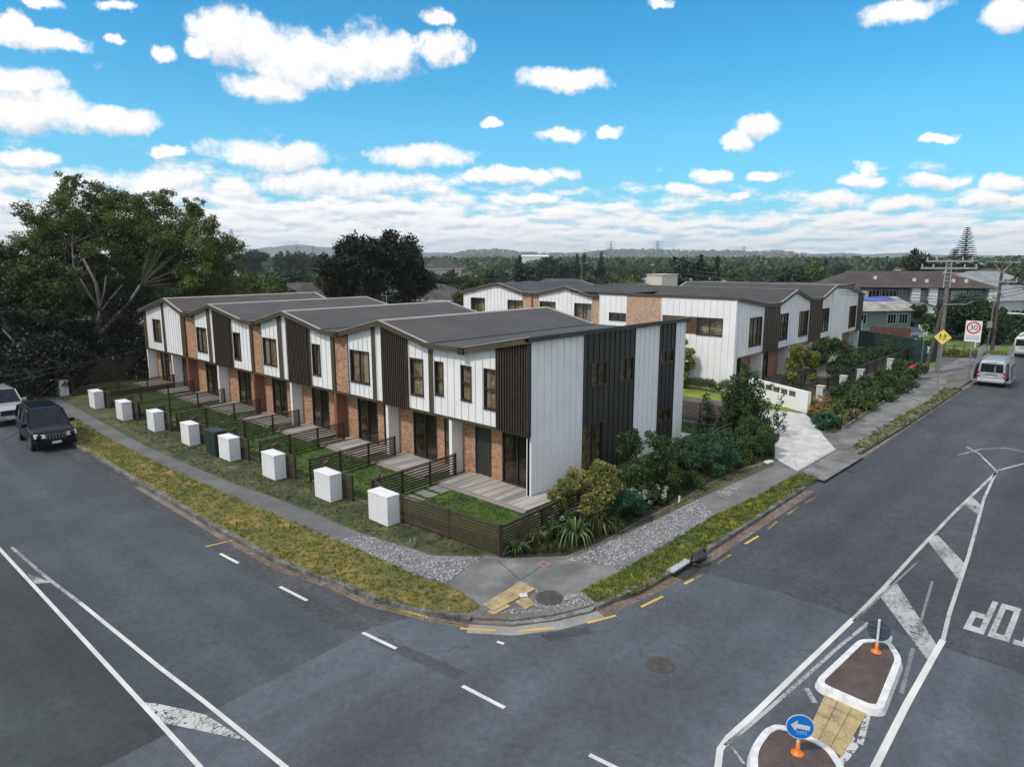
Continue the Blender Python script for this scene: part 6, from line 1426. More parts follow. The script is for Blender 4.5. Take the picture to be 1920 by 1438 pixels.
# school and speed signs
M_sy = plain('sign_yellow', (0.75, 0.62, 0.12), 0.5, 0.05, 2.0); M_blk = plain('sign_black', (0.01, 0.01, 0.01), 0.5); M_red = plain('sign_red', (0.5, 0.02, 0.03), 0.45, .05); M_galv = plain('galvanised', (0.42, 0.43, 0.44), 0.4, 0.12, 5.0, metal=.6)
x, y = gp(1756, 739); t = thing('school_sign', 'yellow diamond sign with two black running children on a grey post', 'road sign', (x, y, 0))
m = MB(); m.tube([(x, y, 0), (x, y, 4.35)], .038, 10); obj('post', m, M_galv, t)
zc = 3.95; r = .56; X0 = x - .06
m = MB(); m.hexa([(X0 - .01, y + a, zc + b) for a, b in ((r, 0), (0, r), (-r, 0), (0, -r))], [(X0, y + a, zc + b) for a, b in ((r, 0), (0, r), (-r, 0), (0, -r))]); pl = obj('plate', m, M_blk, t)
r = .53; m = MB(); m.hexa([(X0 - .016, y + a, zc + b) for a, b in ((r, 0), (0, r), (-r, 0), (0, -r))], [(X0 - .0105, y + a, zc + b) for a, b in ((r, 0), (0, r), (-r, 0), (0, -r))]); obj('yellow_face', m, M_sy, pl)
for k, (oy, sc) in enumerate(((.14, .9), (-.13, 1.0))):
    m = MB(); q = lambda u, v: Vector((X0 - .022, y + oy - u * sc, zc + v * sc))
    m.disc(q(0, .2), .045, .008, (1, 0, 0), 12)
    for a, b, w in (((0, .15), (0, -.02), .09), ((0, .12), (-.12, .04), .035), ((0, .12), (.11, .08), .035), ((0, -.02), (-.1, -.2), .045), ((0, -.02), (.1, -.12), .045), ((.1, -.12), (.16, -.2), .035)): m.bar(q(*a), q(*b), .008, w, up=(0, 0, 1)) if False else m.hexa([q(a[0], a[1] + w / 2) + Vector((-.004, 0, 0)), q(b[0], b[1] + w / 2) + Vector((-.004, 0, 0)), q(b[0] + w / 2, b[1] - w / 2) + Vector((-.004, 0, 0)), q(a[0] + w / 2, a[1] - w / 2) + Vector((-.004, 0, 0))], [q(a[0], a[1] + w / 2), q(b[0], b[1] + w / 2), q(b[0] + w / 2, b[1] - w / 2), q(a[0] + w / 2, a[1] - w / 2)])
    obj('child_figure', m, M_blk, pl)
x, y = 62.2, 9.62
t = thing('speed_sign', 'white rectangular sign with 30 in a red ring, behind the silver van', 'road sign', (x, y, 0))
m = MB(); m.tube([(x, y, 0), (x, y, 4.4)], .04, 10); obj('post', m, M_galv, t)
z0, z1, w = 2.95, 4.55, .53; X0 = x - .06
m = MB(); m.box(X0 - .012, X0, y - w, y + w, z0, z1); pl = obj('plate', m, plain('sign_white', (0.72, 0.7, 0.7), .5, .04), t)
m = MB()
for k in range(36):
    a, b = k * 2 * math.pi / 36, (k + 1) * 2 * math.pi / 36; f = lambda r, an: (X0 - .02, y + r * math.cos(an), z1 - .53 + r * math.sin(an))
    m.hexa([f(.46, a), f(.46, b), f(.36, b), f(.36, a)], [(p[0] + .006, p[1], p[2]) for p in (f(.46, a), f(.46, b), f(.36, b), f(.36, a))])
obj('red_ring', m, M_red, pl)
def text(name, s, size, loc, rot, mat, parent, ext=.002):
    c = bpy.data.curves.new(name, 'FONT'); c.body = s; c.size = size; c.extrude = ext; c.align_x = 'CENTER'; c.align_y = 'CENTER'; c.materials.append(mat)
    tmp = bpy.data.objects.new('tmp', c); COL.objects.link(tmp); bpy.context.view_layer.update(); me = bpy.data.meshes.new_from_object(tmp.evaluated_get(bpy.context.evaluated_depsgraph_get())); bpy.data.objects.remove(tmp); me.name = name
    o = bpy.data.objects.new(name, me); COL.objects.link(o); o.parent = parent; L = WLOC[parent.name]; o.location = (loc[0] - L.x, loc[1] - L.y, loc[2] - L.z); o.rotation_euler = rot; return o
text('number', '30', .55, (X0 - .018, y, z1 - .54), (R(90), 0, R(-90)), M_blk, pl)
m = MB(); g_ = random.Random(3)
for r_, z in ((0, z0 + .42), (1, z0 + .28), (2, z0 + .16)):      # small print too fine to read
    yy = y + .4
    while yy > y - .38: L = g_.uniform(.03, .09); m.box(X0 - .016, X0 - .0125, yy - L, yy, z, z + .06); yy -= L + .025
obj('small_print', m, plain('print_grey', (0.25, 0.3, 0.35), .6), pl)

# ================================================================== POLES AND WIRES
M_pole = plain('pole_concrete', (0.2, 0.19, 0.175), 0.85, 0.25, 3.0); M_arm = plain('crossarm_grey', (0.36, 0.36, 0.35), 0.8, 0.15, 4.0); M_wood = plain('pole_timber', (0.11, 0.09, 0.075), 0.9, .25, 3.0); M_ins = plain('insulator', (0.5, 0.5, 0.48), .3)
px_, py_ = 63.9, 12.0
t = thing('utility_pole', 'tall concrete power pole with two crossarms and a timber stay pole', 'utility pole', (px_, py_, 0))
m = MB(); m.tube([(px_, py_, 0), (px_, py_, 9.1)], [.2, .13], 8); obj('pole', m, M_pole, t)
m = MB(); m.tube([(px_ - .6, py_ + .75, 0), (px_ - .05, py_ + .12, 5.4)], [.16, .12], 8); obj('stay_pole', m, M_wood, t)
rd = Vector((RTX * .62 + .0, RTY * .62 - .5, 0)).normalized()
for z, L in ((9.0, 1.62), (8.45, 1.95)):
    c = Vector((px_ - .16, py_, z)); m = MB(); m.bar(c - rd * L, c + rd * L, .12, .14); a = obj('crossarm', m, M_arm, t)
    for k in (-.95, -.55, .55, .95): m = MB(); m.lathe([(.04, 0), (.06, .06), (.03, .12), (.06, .18), (.02, .24)], c + rd * L * k + Vector((0, 0, .08)), 8); obj('insulator', m, M_ins, a)
m = MB(); c = Vector((px_ - .2, py_, 0))
for s_ in (-.22, .22): m.bar(c + rd * s_ + Vector((0, 0, 6.9)), c + rd * s_ * .8 + Vector((0, 0, 9.0)), .07, .05)
for k in range(6): m.bar(c - rd * .22 + Vector((0, 0, 7.1 + k * .33)), c + rd * .22 + Vector((0, 0, 7.1 + k * .33)), .05, .04)
obj('bracket', m, M_arm, t)
m = MB(); m.bar(c + Vector((0, 0, 5.6)), c + rd * 1.5 + Vector((0, 0, 5.65)), .05); m.bar(c + rd * 1.5 + Vector((0, 0, 5.65)), c + rd * 1.9 + Vector((0, 0, 5.85)), .04); obj('lamp_arm', m, M_galv, t)
p2x, p2y = gp(1859, 663)
t = thing('utility_pole', 'slender timber power pole with V-braced crossarm near the white van', 'utility pole', (p2x, p2y, 0))
m = MB(); m.tube([(p2x, p2y, 0), (p2x, p2y, 8.9)], [.17, .11], 8); obj('pole', m, M_wood, t)
for z, L in ((8.85, 1.45), (7.0, 1.45)):
    c = Vector((p2x - .12, p2y, z)); m = MB(); m.bar(c - rd * L, c + rd * L, .1, .12); m.bar(c - rd * .8, c - Vector((0, 0, 1.0)), .05); m.bar(c + rd * .8, c - Vector((0, 0, 1.0)), .05); a = obj('crossarm', m, M_arm, t)
    for k in (-.9, -.4, .4, .9): m = MB(); m.lathe([(.04, 0), (.06, .06), (.03, .12), (.06, .18)], c + rd * L * k + Vector((0, 0, .06)), 8); obj('insulator', m, M_ins, a)
x, y = gp(1849, 664); t = thing('stay_post', 'thin grey post just left of the slender timber power pole', 'post', (x, y, 0)); m = MB(); m.tube([(x, y, 0), (x + .3, y - .1, 5.2)], .06, 8); obj('pole', m, M_pole, t); m = MB(); m.box(x - .12, x + .12, y - .2, y + .2, 2.6, 3.2); obj('box', m, M_galv, t)
x, y = far(1916, 77); t = thing('street_lamp', 'white street lamp head on a bent arm at the right edge', 'street lamp', (x, y - .8, 0))
m = MB(); m.tube([(x, y - 2.4, RZ), (x, y - 2.4, 3.2), (x, y - 1.9, 4.1), (x, y - .4, 4.3)], .06, 8); obj('pole', m, M_galv, t); m = MB(); m.bar((x - .1, y - .4, 4.33), (x + .1, y + .5, 4.33), .3, .12); obj('lamp_head', m, M_kw, t)
M_wire = plain('wire_black', (0.03, 0.03, 0.032), 0.5)
def wire(a, b, sag, r, lab, name='power_line', group=None, mat=None):
    a, b = Vector(a), Vector(b); n = 18; pts = [a.lerp(b, i / n) - Vector((0, 0, sag * 4 * (i / n) * (1 - i / n))) for i in range(n + 1)]
    m = MB(); m.tube(pts, r, 4); return tag(obj(name, m, mat or M_wire, origin=tuple(a)), lab, 'cable', group)
P1 = Vector((px_ - .16, py_, 9.2)); P2_ = Vector((p2x - .12, p2y, 9.0))
for k, s_ in enumerate((-1.4, -.8, .8, 1.4)): wire(P1 + rd * s_, P2_ + rd * s_ * .9, .25, .016, 'overhead wire strung between the two power poles on the right', group='wires between the power poles')
bx, by = far(1092, 92)
for k, (z, zz, s_) in enumerate(((6.2, 10.4, -.3), (5.95, 10.0, 0), (5.7, 9.7, .2), (6.5, 9.2, .4))):
    wire(Vector((px_ - .2, py_, z)) + rd * s_, (bx + k * .3, by, zz), .7, .022, 'long wire running left from the concrete power pole over the farther townhouses', group='long wires over the farther townhouses')
for k, z in enumerate((6.2, 5.9, 5.6)): wire(Vector((px_, py_, z)), (130, 11.0 - k * .3, 6.6 - k * .4), .5, .03, 'thick low cable running right from the concrete power pole', group='low cables along the right street')
t = thing('line_pole', 'distant timber pole behind the farther townhouse block carrying the long wires', 'utility pole', (bx, by, 0)); m = MB(); m.tube([(bx, by, 0), (bx, by, 8.8)], .13, 6); obj('pole', m, M_wood, t); m = MB(); m.bar((bx - .2, by, 8.6), (bx + 1.2, by, 8.6), .1); obj('crossarm', m, M_arm, t)
bx, by = far(196, 62)
for k, (ya, za) in enumerate(((712, 48), (728, 49), (812, 42))):
    ax, ay = far(-60, za); wire((ax, ay, zof(ya, za, -60)), (19.3, 56.6, 2.4 + k * .1) if k < 2 else (bx, by, 3.4), .2, .014, 'thin dark wire crossing in front of the dark trees at the left', 'service_wire', 'wires at the left')
ax, ay = far(-60, 30); wire((ax, ay, zof(842, 30, -60)), (13.4, 49, 1.9), .3, .014, 'thin dark wire crossing in front of the parked dark car', 'service_wire')

# ================================================================== VEHICLES
M_tyre = plain('tyre_rubber', (0.012, 0.012, 0.012), 0.85); M_rim = plain('alloy_rim', (0.4, 0.4, 0.42), 0.3, 0.05, metal=.8)
M_cgl = None
def carglass():
    m, nt = newmat('car_glass'); finish(nt, (0.010, 0.014, 0.018), 0.04, spec=0.28); MATS['car_glass'] = m; return m
M_cgl = carglass(); M_lamp = plain('lamp_clear', (0.55, 0.58, 0.6), 0.12, 0.05); M_tail = plain('lamp_red', (0.3, 0.01, 0.012), 0.2); M_trim = plain('black_trim', (0.02, 0.02, 0.02), 0.5); M_chrome = plain('chrome', (0.6, 0.6, 0.62), 0.15, .05, metal=1.0); M_plate = plain('number_plate', (0.6, 0.6, 0.58), 0.5)
def paint(name, c, rough=.25):
    if name in MATS: return MATS[name]
    m, nt = newmat(name); b = finish(nt, c, rough, metal=.0 if c[0] < .05 else .3); b.inputs['Coat Weight'].default_value = .0 if c[0] < .05 else .3; b.inputs['Specular IOR Level'].default_value = .2 if c[0] < .05 else .4; b.inputs['Coat Roughness'].default_value = .05; MATS[name] = m; return m
def loft(st, cols=None):
    """st: list of (x, [(y,z)...half outline from bottom centre outward to top centre]) mirrored"""
    m = MB(); k = len(st[0][1]); full = []
    for x, h in st: full.append([(x, y, z) for y, z in h] + [(x, -y, z) for y, z in reversed(h)])
    n = len(full[0]); vs = [p for r in full for p in r]; fs = []
    for i in range(len(full) - 1):
        for j in range(n): j2 = (j + 1) % n; fs.append((i * n + j, i * n + j2, (i + 1) * n + j2, (i + 1) * n + j))
    fs.append(tuple(range(n))[::-1]); fs.append(tuple((len(full) - 1) * n + j for j in range(n)))
    m.add(vs, fs); return m
def wheel(x, y, r, root, side):
    m = MB(); s = 1 if side > 0 else -1; m.tube([(x, y - .11 * s, r), (x, y + .11 * s, r)], r, 22); w = obj('wheel', m, M_tyre, root, local=True)
    m = MB(); m.tube([(x, y + .112 * s, r), (x, y + .122 * s, r)], r * .66, 18)
    rim = obj('rim', m, M_rim, w, local=True)
    m = MB()
    for k in range(5):
        a = k * 1.2566 + .3; m.tube([(x + math.cos(a) * r * .38, y + .121 * s, r + math.sin(a) * r * .38), (x + math.cos(a) * r * .38, y + .126 * s, r + math.sin(a) * r * .38)], r * .13, 6)
    obj('rim_opening', m, M_trim, w, local=True)
def suv(name, lab, loc, rot, col, L=4.8, Wd=1.9, Hh=1.86):
    """local: front towards +x"""
    t = thing(name, lab, 'car', loc, rot); h = Wd / 2; a = L / 2
    def sec(w, zb, zs, zt, tw): return [(0, zb), (w * .9, zb), (w, zb + .12), (w * 1.0, zs), (w * .985, zs + .12), (tw, zt), (0, zt + .02)]
    # lower body with bonnet
    st = [(-a, sec(h * .9, .5, .8, 1.08, h * .8)), (-a + .12, sec(h * .97, .38, .85, 1.12, h * .88)), (-a + .9, sec(h, .32, .86, 1.13, h * .93)), (0, sec(h, .3, .86, 1.12, h * .93)), (a - 1.55, sec(h, .32, .86, 1.12, h * .92)),
          (a - 1.2, sec(h, .34, .86, 1.12, h * .88)), (a - .5, sec(h * .98, .36, .82, 1.06, h * .84)), (a - .14, sec(h * .92, .38, .76, .98, h * .78)), (a, sec(h * .82, .45, .7, .86, h * .7))]
    b = obj('body', loft(st), col, t, local=True, smooth=38, bevel=.03)
    # greenhouse in glass, roof and pillars in body colour
    zt = Hh - .07
    gs = [(-a + .1, [(0, 1.1), (h * .86, 1.1), (h * .86, 1.12), (h * .84, 1.14), (h * .82, 1.15), (h * .8, 1.16), (0, 1.17)]), (-a + .35, [(0, 1.1), (h * .9, 1.1), (h * .9, 1.15), (h * .8, zt - .12), (h * .76, zt - .04), (h * .72, zt), (0, zt + .01)]),
          (0, [(0, 1.1), (h * .92, 1.1), (h * .92, 1.15), (h * .82, zt - .1), (h * .78, zt - .02), (h * .74, zt + .02), (0, zt + .03)]), (a - 2.05, [(0, 1.1), (h * .92, 1.1), (h * .92, 1.15), (h * .8, zt - .12), (h * .76, zt - .05), (h * .72, zt - .02), (0, zt)]),
          (a - 1.25, [(0, 1.1), (h * .9, 1.1), (h * .9, 1.11), (h * .88, 1.12), (h * .86, 1.125), (h * .8, 1.13), (0, 1.14)])]
    obj('window_glass', loft(gs), M_cgl, t, local=True)
    m = loft([(-a + .36, [(0, zt - .01), (h * .77, zt - .03), (h * .74, zt + .015), (0, zt + .03)]), (0, [(0, zt), (h * .79, zt - .01), (h * .75, zt + .04), (0, zt + .055)]), (a - 2.1, [(0, zt - .02), (h * .77, zt - .05), (h * .72, zt), (0, zt + .02)])]); obj('roof', m, col, t, local=True)
    for s_ in (1, -1):
        for x0, x1, w in ((a - 2.07, a - 1.27, .07), (-a + .36, -a + .12, .12), (-.15, -.2, .08), (-1.25, -1.3, .1)):
            m = MB(); m.bar((x0, s_ * h * .79, zt - .03), (x1, s_ * h * .905, 1.13), w, .05); obj('pillar', m, col if x1 > 0 or x0 < -1.5 else M_trim, t, local=True)
        m = MB(); m.bar((-a + .5, s_ * h * .66, zt + .09), (a - 2.2, s_ * h * .66, zt + .09), .04, .04); obj('roof_rail', m, M_trim, t, local=True)
        m = MB(); m.box(a - 1.62, a - 1.42, s_ * h * .95, s_ * (h + .2), 1.1, 1.27); obj('wing_mirror', m, col, t, local=True, bevel=.03)
        m = MB(); m.hexa([(a + .02, s_ * h * .47, .90), (a + .045, s_ * h * .47, .72), (a - .06, s_ * h * .93, .74), (a - .16, s_ * h * .95, .93)], [(a - .3, s_ * h * .46, .86), (a - .3, s_ * h * .46, .72), (a - .4, s_ * h * .88, .74), (a - .5, s_ * h * .88, .9)]); obj('headlight', m, M_lamp, t, local=True)
        m = MB(); m.disc((a + .0, s_ * h * .72, .5), .06, .06, (1, 0, 0), 12); obj('fog_lamp', m, M_lamp, t, local=True)
        m = MB(); m.box(-a - .01, -a + .15, s_ * h * .68, s_ * h * .9, .8, 1.1); obj('tail_light', m, M_tail, t, local=True)
        for x in (a - .95, -a + .95):
            m = MB(); k = 14
            for i in range(k):
                q0, q1 = math.pi * i / k, math.pi * (i + 1) / k; f = lambda r, q: (x + math.cos(q) * r, .38 + math.sin(q) * r)
                P4 = [f(.42, q0), f(.42, q1), f(.5, q1), f(.5, q0)]; m.hexa([(p[0], s_ * (h + .012), p[1]) for p in P4], [(p[0], s_ * (h - .1), p[1]) for p in P4])
            obj('wheel_arch', m, M_trim, t, local=True); wheel(x, s_ * (h - .1), .37, t, s_)
    m = MB(); m.box(a - .05, a + .02, -h * .46, h * .46, .62, .88); gr = obj('grille', m, M_trim, t, local=True)
    m = MB()
    for k in range(7): y = -h * .42 + k * h * .14; m.box(a + .021, a + .035, y - .02, y + .02, .64, .86)
    m.box(a + .021, a + .036, -h * .46, h * .46, .865, .9); obj('grille_bar', m, M_chrome, gr, local=True)
    m = MB(); m.box(a - .12, a + .06, -h * .9, h * .9, .34, .58); obj('bumper', m, col, t, local=True, bevel=.03)
    m = MB(); m.box(a + .062, a + .068, -.2, .2, .42, .54); obj('number_plate', m, M_plate, t, local=True)
    return t
suv('parked_car', 'dark parked four-wheel-drive with chrome barred grille at the left kerb', (8.86, 41.0, RZ), R(-90 - 3), paint('car_black', (0.004, 0.0045, 0.008)))
suv('parked_car', 'silver parked four-wheel-drive behind the dark one, cut by the left edge', (8.45, 48.9, RZ), R(-90), paint('car_silver', (0.36, 0.37, 0.38)))
def van(name, lab, loc, rot, col, racks, L=4.7, Wd=1.72, Hh=1.98):
    """local: rear towards -x"""
    t = thing(name, lab, 'van', loc, rot); h = Wd / 2; a = L / 2
    def sec(w, zb, zt, tw, wl=1.05): return [(0, zb), (w * .92, zb), (w, zb + .12), (w, wl), (w * .97, wl + .25), (tw, zt - .14), (tw * .9, zt - .02), (0, zt)]
    st = [(-a, sec(h * .95, .42, Hh - .12, h * .84)), (-a + .1, sec(h, .36, Hh - .03, h * .9)), (-a + 1.2, sec(h, .32, Hh, h * .92)), (a - 1.3, sec(h, .32, Hh, h * .92)), (a - .95, sec(h, .32, Hh - .08, h * .88)), (a - .32, sec(h * .98, .34, 1.18, h * .85, .9)), (a - .05, sec(h * .93, .38, 1.0, h * .78, .75)), (a, sec(h * .85, .42, .9, h * .7, .65))]
    obj('body', loft(st), col, t, local=True, bevel=.025, smooth=38)
    m = MB(); m.hexa([(-a - .015, h * .82, 1.1), (-a - .015, -h * .82, 1.1), (-a - .015, -h * .76, Hh - .26), (-a - .015, h * .76, Hh - .26)], [(-a + .05, h * .82, 1.1), (-a + .05, -h * .82, 1.1), (-a + .05, -h * .76, Hh - .26), (-a + .05, h * .76, Hh - .26)]); obj('rear_window', m, M_cgl, t, local=True, bevel=.02)
    m = MB(); m.hexa([(a - .93, h * .8, Hh - .16), (a - .93, -h * .8, Hh - .16), (a - .36, -h * .84, 1.2), (a - .36, h * .84, 1.2)], [(a - 1.0, h * .8, Hh - .2), (a - 1.0, -h * .8, Hh - .2), (a - .45, -h * .84, 1.16), (a - .45, h * .84, 1.16)]); obj('windscreen', m, M_cgl, t, local=True)
    for s_ in (1, -1):
        for x0, x1 in ((a - 1.55, a - .95), (-.3, .7), (-a + .3, -.45)):
            m = MB(); m.hexa([(x0, s_ * (h + .004), 1.12), (x1, s_ * (h + .004), 1.12), (x1, s_ * (h * .935), Hh - .3), (x0, s_ * (h * .935), Hh - .3)], [(x0, s_ * (h - .06), 1.12), (x1, s_ * (h - .06), 1.12), (x1, s_ * (h * .86), Hh - .3), (x0, s_ * (h * .86), Hh - .3)]); obj('side_window', m, M_cgl, t, local=True)
        m = MB(); m.box(-a - .012, -a + .12, s_ * h * .84, s_ * (h + .004), .72, 1.12); tl = obj('tail_light', m, M_tail, t, local=True)
        m = MB(); m.box(-a - .015, -a, s_ * h * .86, s_ * h * .98, .86, .93); obj('reverse_lamp', m, M_lamp, tl, local=True)
        m = MB(); m.box(a - .2, a + .01, s_ * h * .55, s_ * h * .9, .68, .86); obj('headlight', m, M_lamp, t, local=True)
        m = MB(); m.box(a - 1.0, a - .85, s_ * h, s_ * (h + .22), 1.12, 1.4); obj('wing_mirror', m, M_trim, t, local=True, bevel=.02)
        for x in (a - .85, -a + .85): wheel(x, s_ * (h - .1), .33, t, s_)
    m = MB(); m.box(-a - .09, -a + .1, -h * .98, h * .98, .36, .58); obj('rear_bumper', m, col if racks else plain('bumper_grey', (0.3, 0.3, 0.3), .5), t, local=True, bevel=.03)
    m = MB(); m.box(-a - .03, -a - .005, -h * .42, h * .42, .9, .945); obj('number_plate_garnish', m, M_trim, t, local=True)
    m = MB(); m.box(-a - .022, -a - .005, -.22, .22, .74, .86); obj('number_plate', m, M_plate, t, local=True)
    if racks:
        m = MB()
        for y in (-h * .45, -h * .32): m.bar((-a - .05, y * .6, 1.1), (-a + .03, y * .6, Hh - .05), .025)
        for k in range(4): m.bar((-a - .045 + k * .02, -h * .27, 1.2 + k * .19), (-a - .045 + k * .02, -h * .19, 1.2 + k * .19), .02)
        obj('rear_ladder', m, M_galv, t, local=True)
        m = MB()
        for s_ in (1, -1): m.bar((-a + .15, s_ * h * .8, Hh + .07), (a - 1.1, s_ * h * .8, Hh + .07), .04)
        for k in range(5): x = -a + .25 + k * .75; m.bar((x, -h * .95, Hh + .08), (x, h * .95, Hh + .08), .035)
        obj('roof_rack', m, M_galv, t, local=True)
        for s_ in (1, -1):
            m = MB(); y0, y1 = s_ * (h + .30), s_ * (h + .06)
            for k in range(6):
                x = -a - .05 + k * .62; m.bar((x, y0, .5), (x, y1, Hh + .85), .045)
            for z in (.5, .95, 1.6, 2.25, Hh + .85):
                f = (z - .5) / (Hh + .35); y = y0 + (y1 - y0) * f; m.bar((-a - .05, y, z), (-a + 3.05, y, z), .04)
            m.bar((-a - .05, s_ * h, .5), (-a - .05, y0, .5), .05); m.bar((-a + 3.05, s_ * h, .5), (-a + 3.05, y0, .5), .05); m.box(-a - .1, -a + 3.1, min(s_ * (h + .1), y0 + s_ * .06), max(s_ * (h + .1), y0 + s_ * .06), .42, .47)
            obj('glass_rack', m, M_galv, t, local=True)
            m = MB(); m.hexa([(-a + .5, y0 * .99, .5), (-a + 2.4, y0 * .99, .5), (-a + 2.4, y0 * .95, 1.5), (-a + .5, y0 * .95, 1.5)], [(-a + .5, y0 * .97, .5), (-a + 2.4, y0 * .97, .5), (-a + 2.4, y0 * .93, 1.5), (-a + .5, y0 * .93, 1.5)]); obj('rack_load', m, M_trim if s_ > 0 else plain('rack_green', (0.1, 0.13, 0.12), .4), t, local=True)
    else:
        m = MB(); m.bar((-a + .5, h * .55, Hh + .12), (a - 1.3, h * .55, Hh + .12), .22, .1); obj('roof_tube', m, M_kw, t, local=True)
    return t
van('parked_van', 'silver van with metal glass racks on both sides, parked at the right kerb', (62.7, 8.0, RZ), R(2), paint('van_silver', (0.42, 0.43, 0.45), .35), True)
van('parked_van', 'plain white van farther up the right street, cut by the right edge', (83.2, 8.3, RZ), R(0), paint('van_white', (0.66, 0.67, 0.66), .35), False)

# ================================================================== NEIGHBOURING BUILDINGS
def hiphouse(name, lab, cx, cy, ang, L, W_, he, hr, wall, roof, wins=4, over=.5, cat='house', gable=False, group=None, winmat=None):
    t = thing(name, lab, cat, (cx, cy, 0), ang, group); a, b = L / 2, W_ / 2
    m = MB(); m.box(-a, a, -b, b, 0, he); w = obj('wall', m, wall, t, local=True)
    m = MB(); A, B = a + over, b + over; r = 0 if gable else B; z = he - .02
    if gable: m.add([(-A, -B, z), (A, -B, z), (A, B, z), (-A, B, z), (-A, 0, hr), (A, 0, hr)], [(0, 3, 2, 1), (0, 1, 5, 4), (2, 3, 4, 5), (1, 2, 5), (3, 0, 4)])
    else: m.add([(-A, -B, z), (A, -B, z), (A, B, z), (-A, B, z), (-A + r, 0, hr), (A - r, 0, hr)], [(0, 3, 2, 1), (0, 1, 5, 4), (2, 3, 4, 5), (1, 2, 5), (3, 0, 4)])
    rf = obj('roof', m, roof, t, local=True); m = MB(); m.box(-A, A, -B - .03, -B, z - .12, z + .04); m.box(-A, A, B, B + .03, z - .12, z + .04); m.box(-A - .03, -A, -B, B, z - .12, z + .04); m.box(A, A + .03, -B, B, z - .12, z + .04); obj('gutter', m, plain('gutter_white', (0.6, 0.6, 0.6), .5), rf, local=True)
    for i in range(wins):
        x = -a + L * (i + .5) / wins
        for s_ in (-1, 1):
            m = MB(); m.box(x - .8, x + .8, s_ * b - .02, s_ * (b + .03), .95, 2.15); f = obj('window', m, M_kw, t, local=True)
            m = MB(); m.box(x - .72, x - .04, s_ * b, s_ * (b + .036), 1.02, 2.08); m.box(x + .04, x + .72, s_ * b, s_ * (b + .036), 1.02, 2.08); obj('pane', m, winmat or M_cgl, f, local=True)
    for s_ in (-1, 1):
        m = MB(); m.box(s_ * a - .02, s_ * (a + .03), -.9, .9, .95, 2.15); f = obj('window', m, M_kw, t, local=True); m = MB(); m.box(s_ * a, s_ * (a + .036), -.82, .82, 1.02, 2.08); obj('pane', m, M_cgl, f, local=True)
    return t
M_rt = ground('roof_tile_dark', [(0.03, 0.028, 0.027), (0.05, 0.046, 0.044), (0.08, 0.073, 0.068)], 0.6, 5.0); M_rb = ground('roof_tile_brown', [(0.032, 0.025, 0.022), (0.05, 0.04, 0.036), (0.075, 0.061, 0.055)], 0.5, 5.0)
M_rg = ground('roof_iron_grey', [(0.14, 0.15, 0.16), (0.2, 0.21, 0.22), (0.27, 0.28, 0.29)], 0.5, 3.0)
M_wb = plain('weatherboard_white', (0.6, 0.62, 0.64), 0.6); M_wg = plain('wall_blue_grey', (0.2, 0.24, 0.27), 0.7, .1, .8); M_wbrick = brickmat('brick_house', (0.25, 0.13, 0.09), (0.16, 0.08, 0.06), (0.25, 0.22, 0.19))
FA = math.atan2(RTY, RTX)
def H_(px, d, L, W_, he, hr, wall, roof, lab, rot=0.0, **k): x, y = far(px, d); return hiphouse(k.pop('name', 'house'), lab, x, y, FA + rot, L, W_, he, hr, wall, roof, **k)
H_(340, 82, 12, 9, 2.9, 5.0, M_wb, M_rg, 'grey hip-roofed house between the big left tree and the townhouse roofs', .1)
H_(255, 88, 10, 8, 3.0, 4.6, M_wb, M_rt, 'white house glimpsed left of the townhouse row, through the trees', .3)
H_(560, 98, 14, 10, 3.0, 6.0, M_wbrick, M_rt, 'dark hip-roofed house left of the huge black tree', .2)
H_(812, 112, 12, 9, 2.9, 5.2, M_wbrick, M_rt, 'dark-roofed house right of the huge black tree', -.2)
H_(775, 140, 12, 9, 2.9, 5.0, M_wb, M_rt, 'dark-roofed house farther behind, right of the huge black tree', .4)
H_(1050, 128, 15, 10, 2.9, 5.6, M_wb, M_rt, 'low dark hip roof just above the first gables of the farther townhouses')
H_(975, 150, 12, 9, 2.8, 4.6, M_wb, M_rb, 'small brown-roofed house in the tree belt left of the farther townhouses')
H_(1200, 165, 12, 9, 2.8, 4.6, M_wb, M_rt, 'dark-roofed house in the middle of the tree belt', .2)
H_(1270, 150, 18, 8, 4.4, 5.6, M_wb, M_rg, 'white low building with a row of dark windows in the tree belt', .1, wins=7)
H_(1330, 155, 16, 8, 3.0, 4.6, M_wb, M_rg, 'long grey-roofed building right of the white low building')
H_(1545, 128, 13, 9, 3.0, 5.0, M_wb, M_rt, 'dark-roofed house squeezed between the farther townhouses and the apartment roof', .1)
H_(1880, 175, 18, 10, 5.0, 7.2, M_wb, M_rt, 'two-storey dark-roofed house far up the right street', .2, wins=5)
H_(1610, 185, 16, 9, 3.0, 4.8, M_wb, M_rg, 'pale-roofed building in the trees above the apartment roof', .1)
H_(1845, 150, 16, 10, 4.5, 7.0, M_wb, M_rg, 'wide grey iron roof behind the apartment building', .2)
H_(1905, 125, 10, 9, 3.4, 5.4, M_wbrick, M_rb, 'brown-roofed brick house at the right edge', -.5)
H_(1880, 122, 8, 7, 3.6, 5.4, M_wb, M_rg, 'white gabled house beside the big green tree on the right', .3, gable=True)
x, y = gp(850, 585); hiphouse('garage', 'low garage with a pale teal roof left of the farther townhouses', 43.0, 52.5, 0.0, 6, 5, 2.6, 3.3, M_wb, plain('roof_teal', (0.2, 0.36, 0.33), .5, .1), wins=1, cat='garage', gable=True)
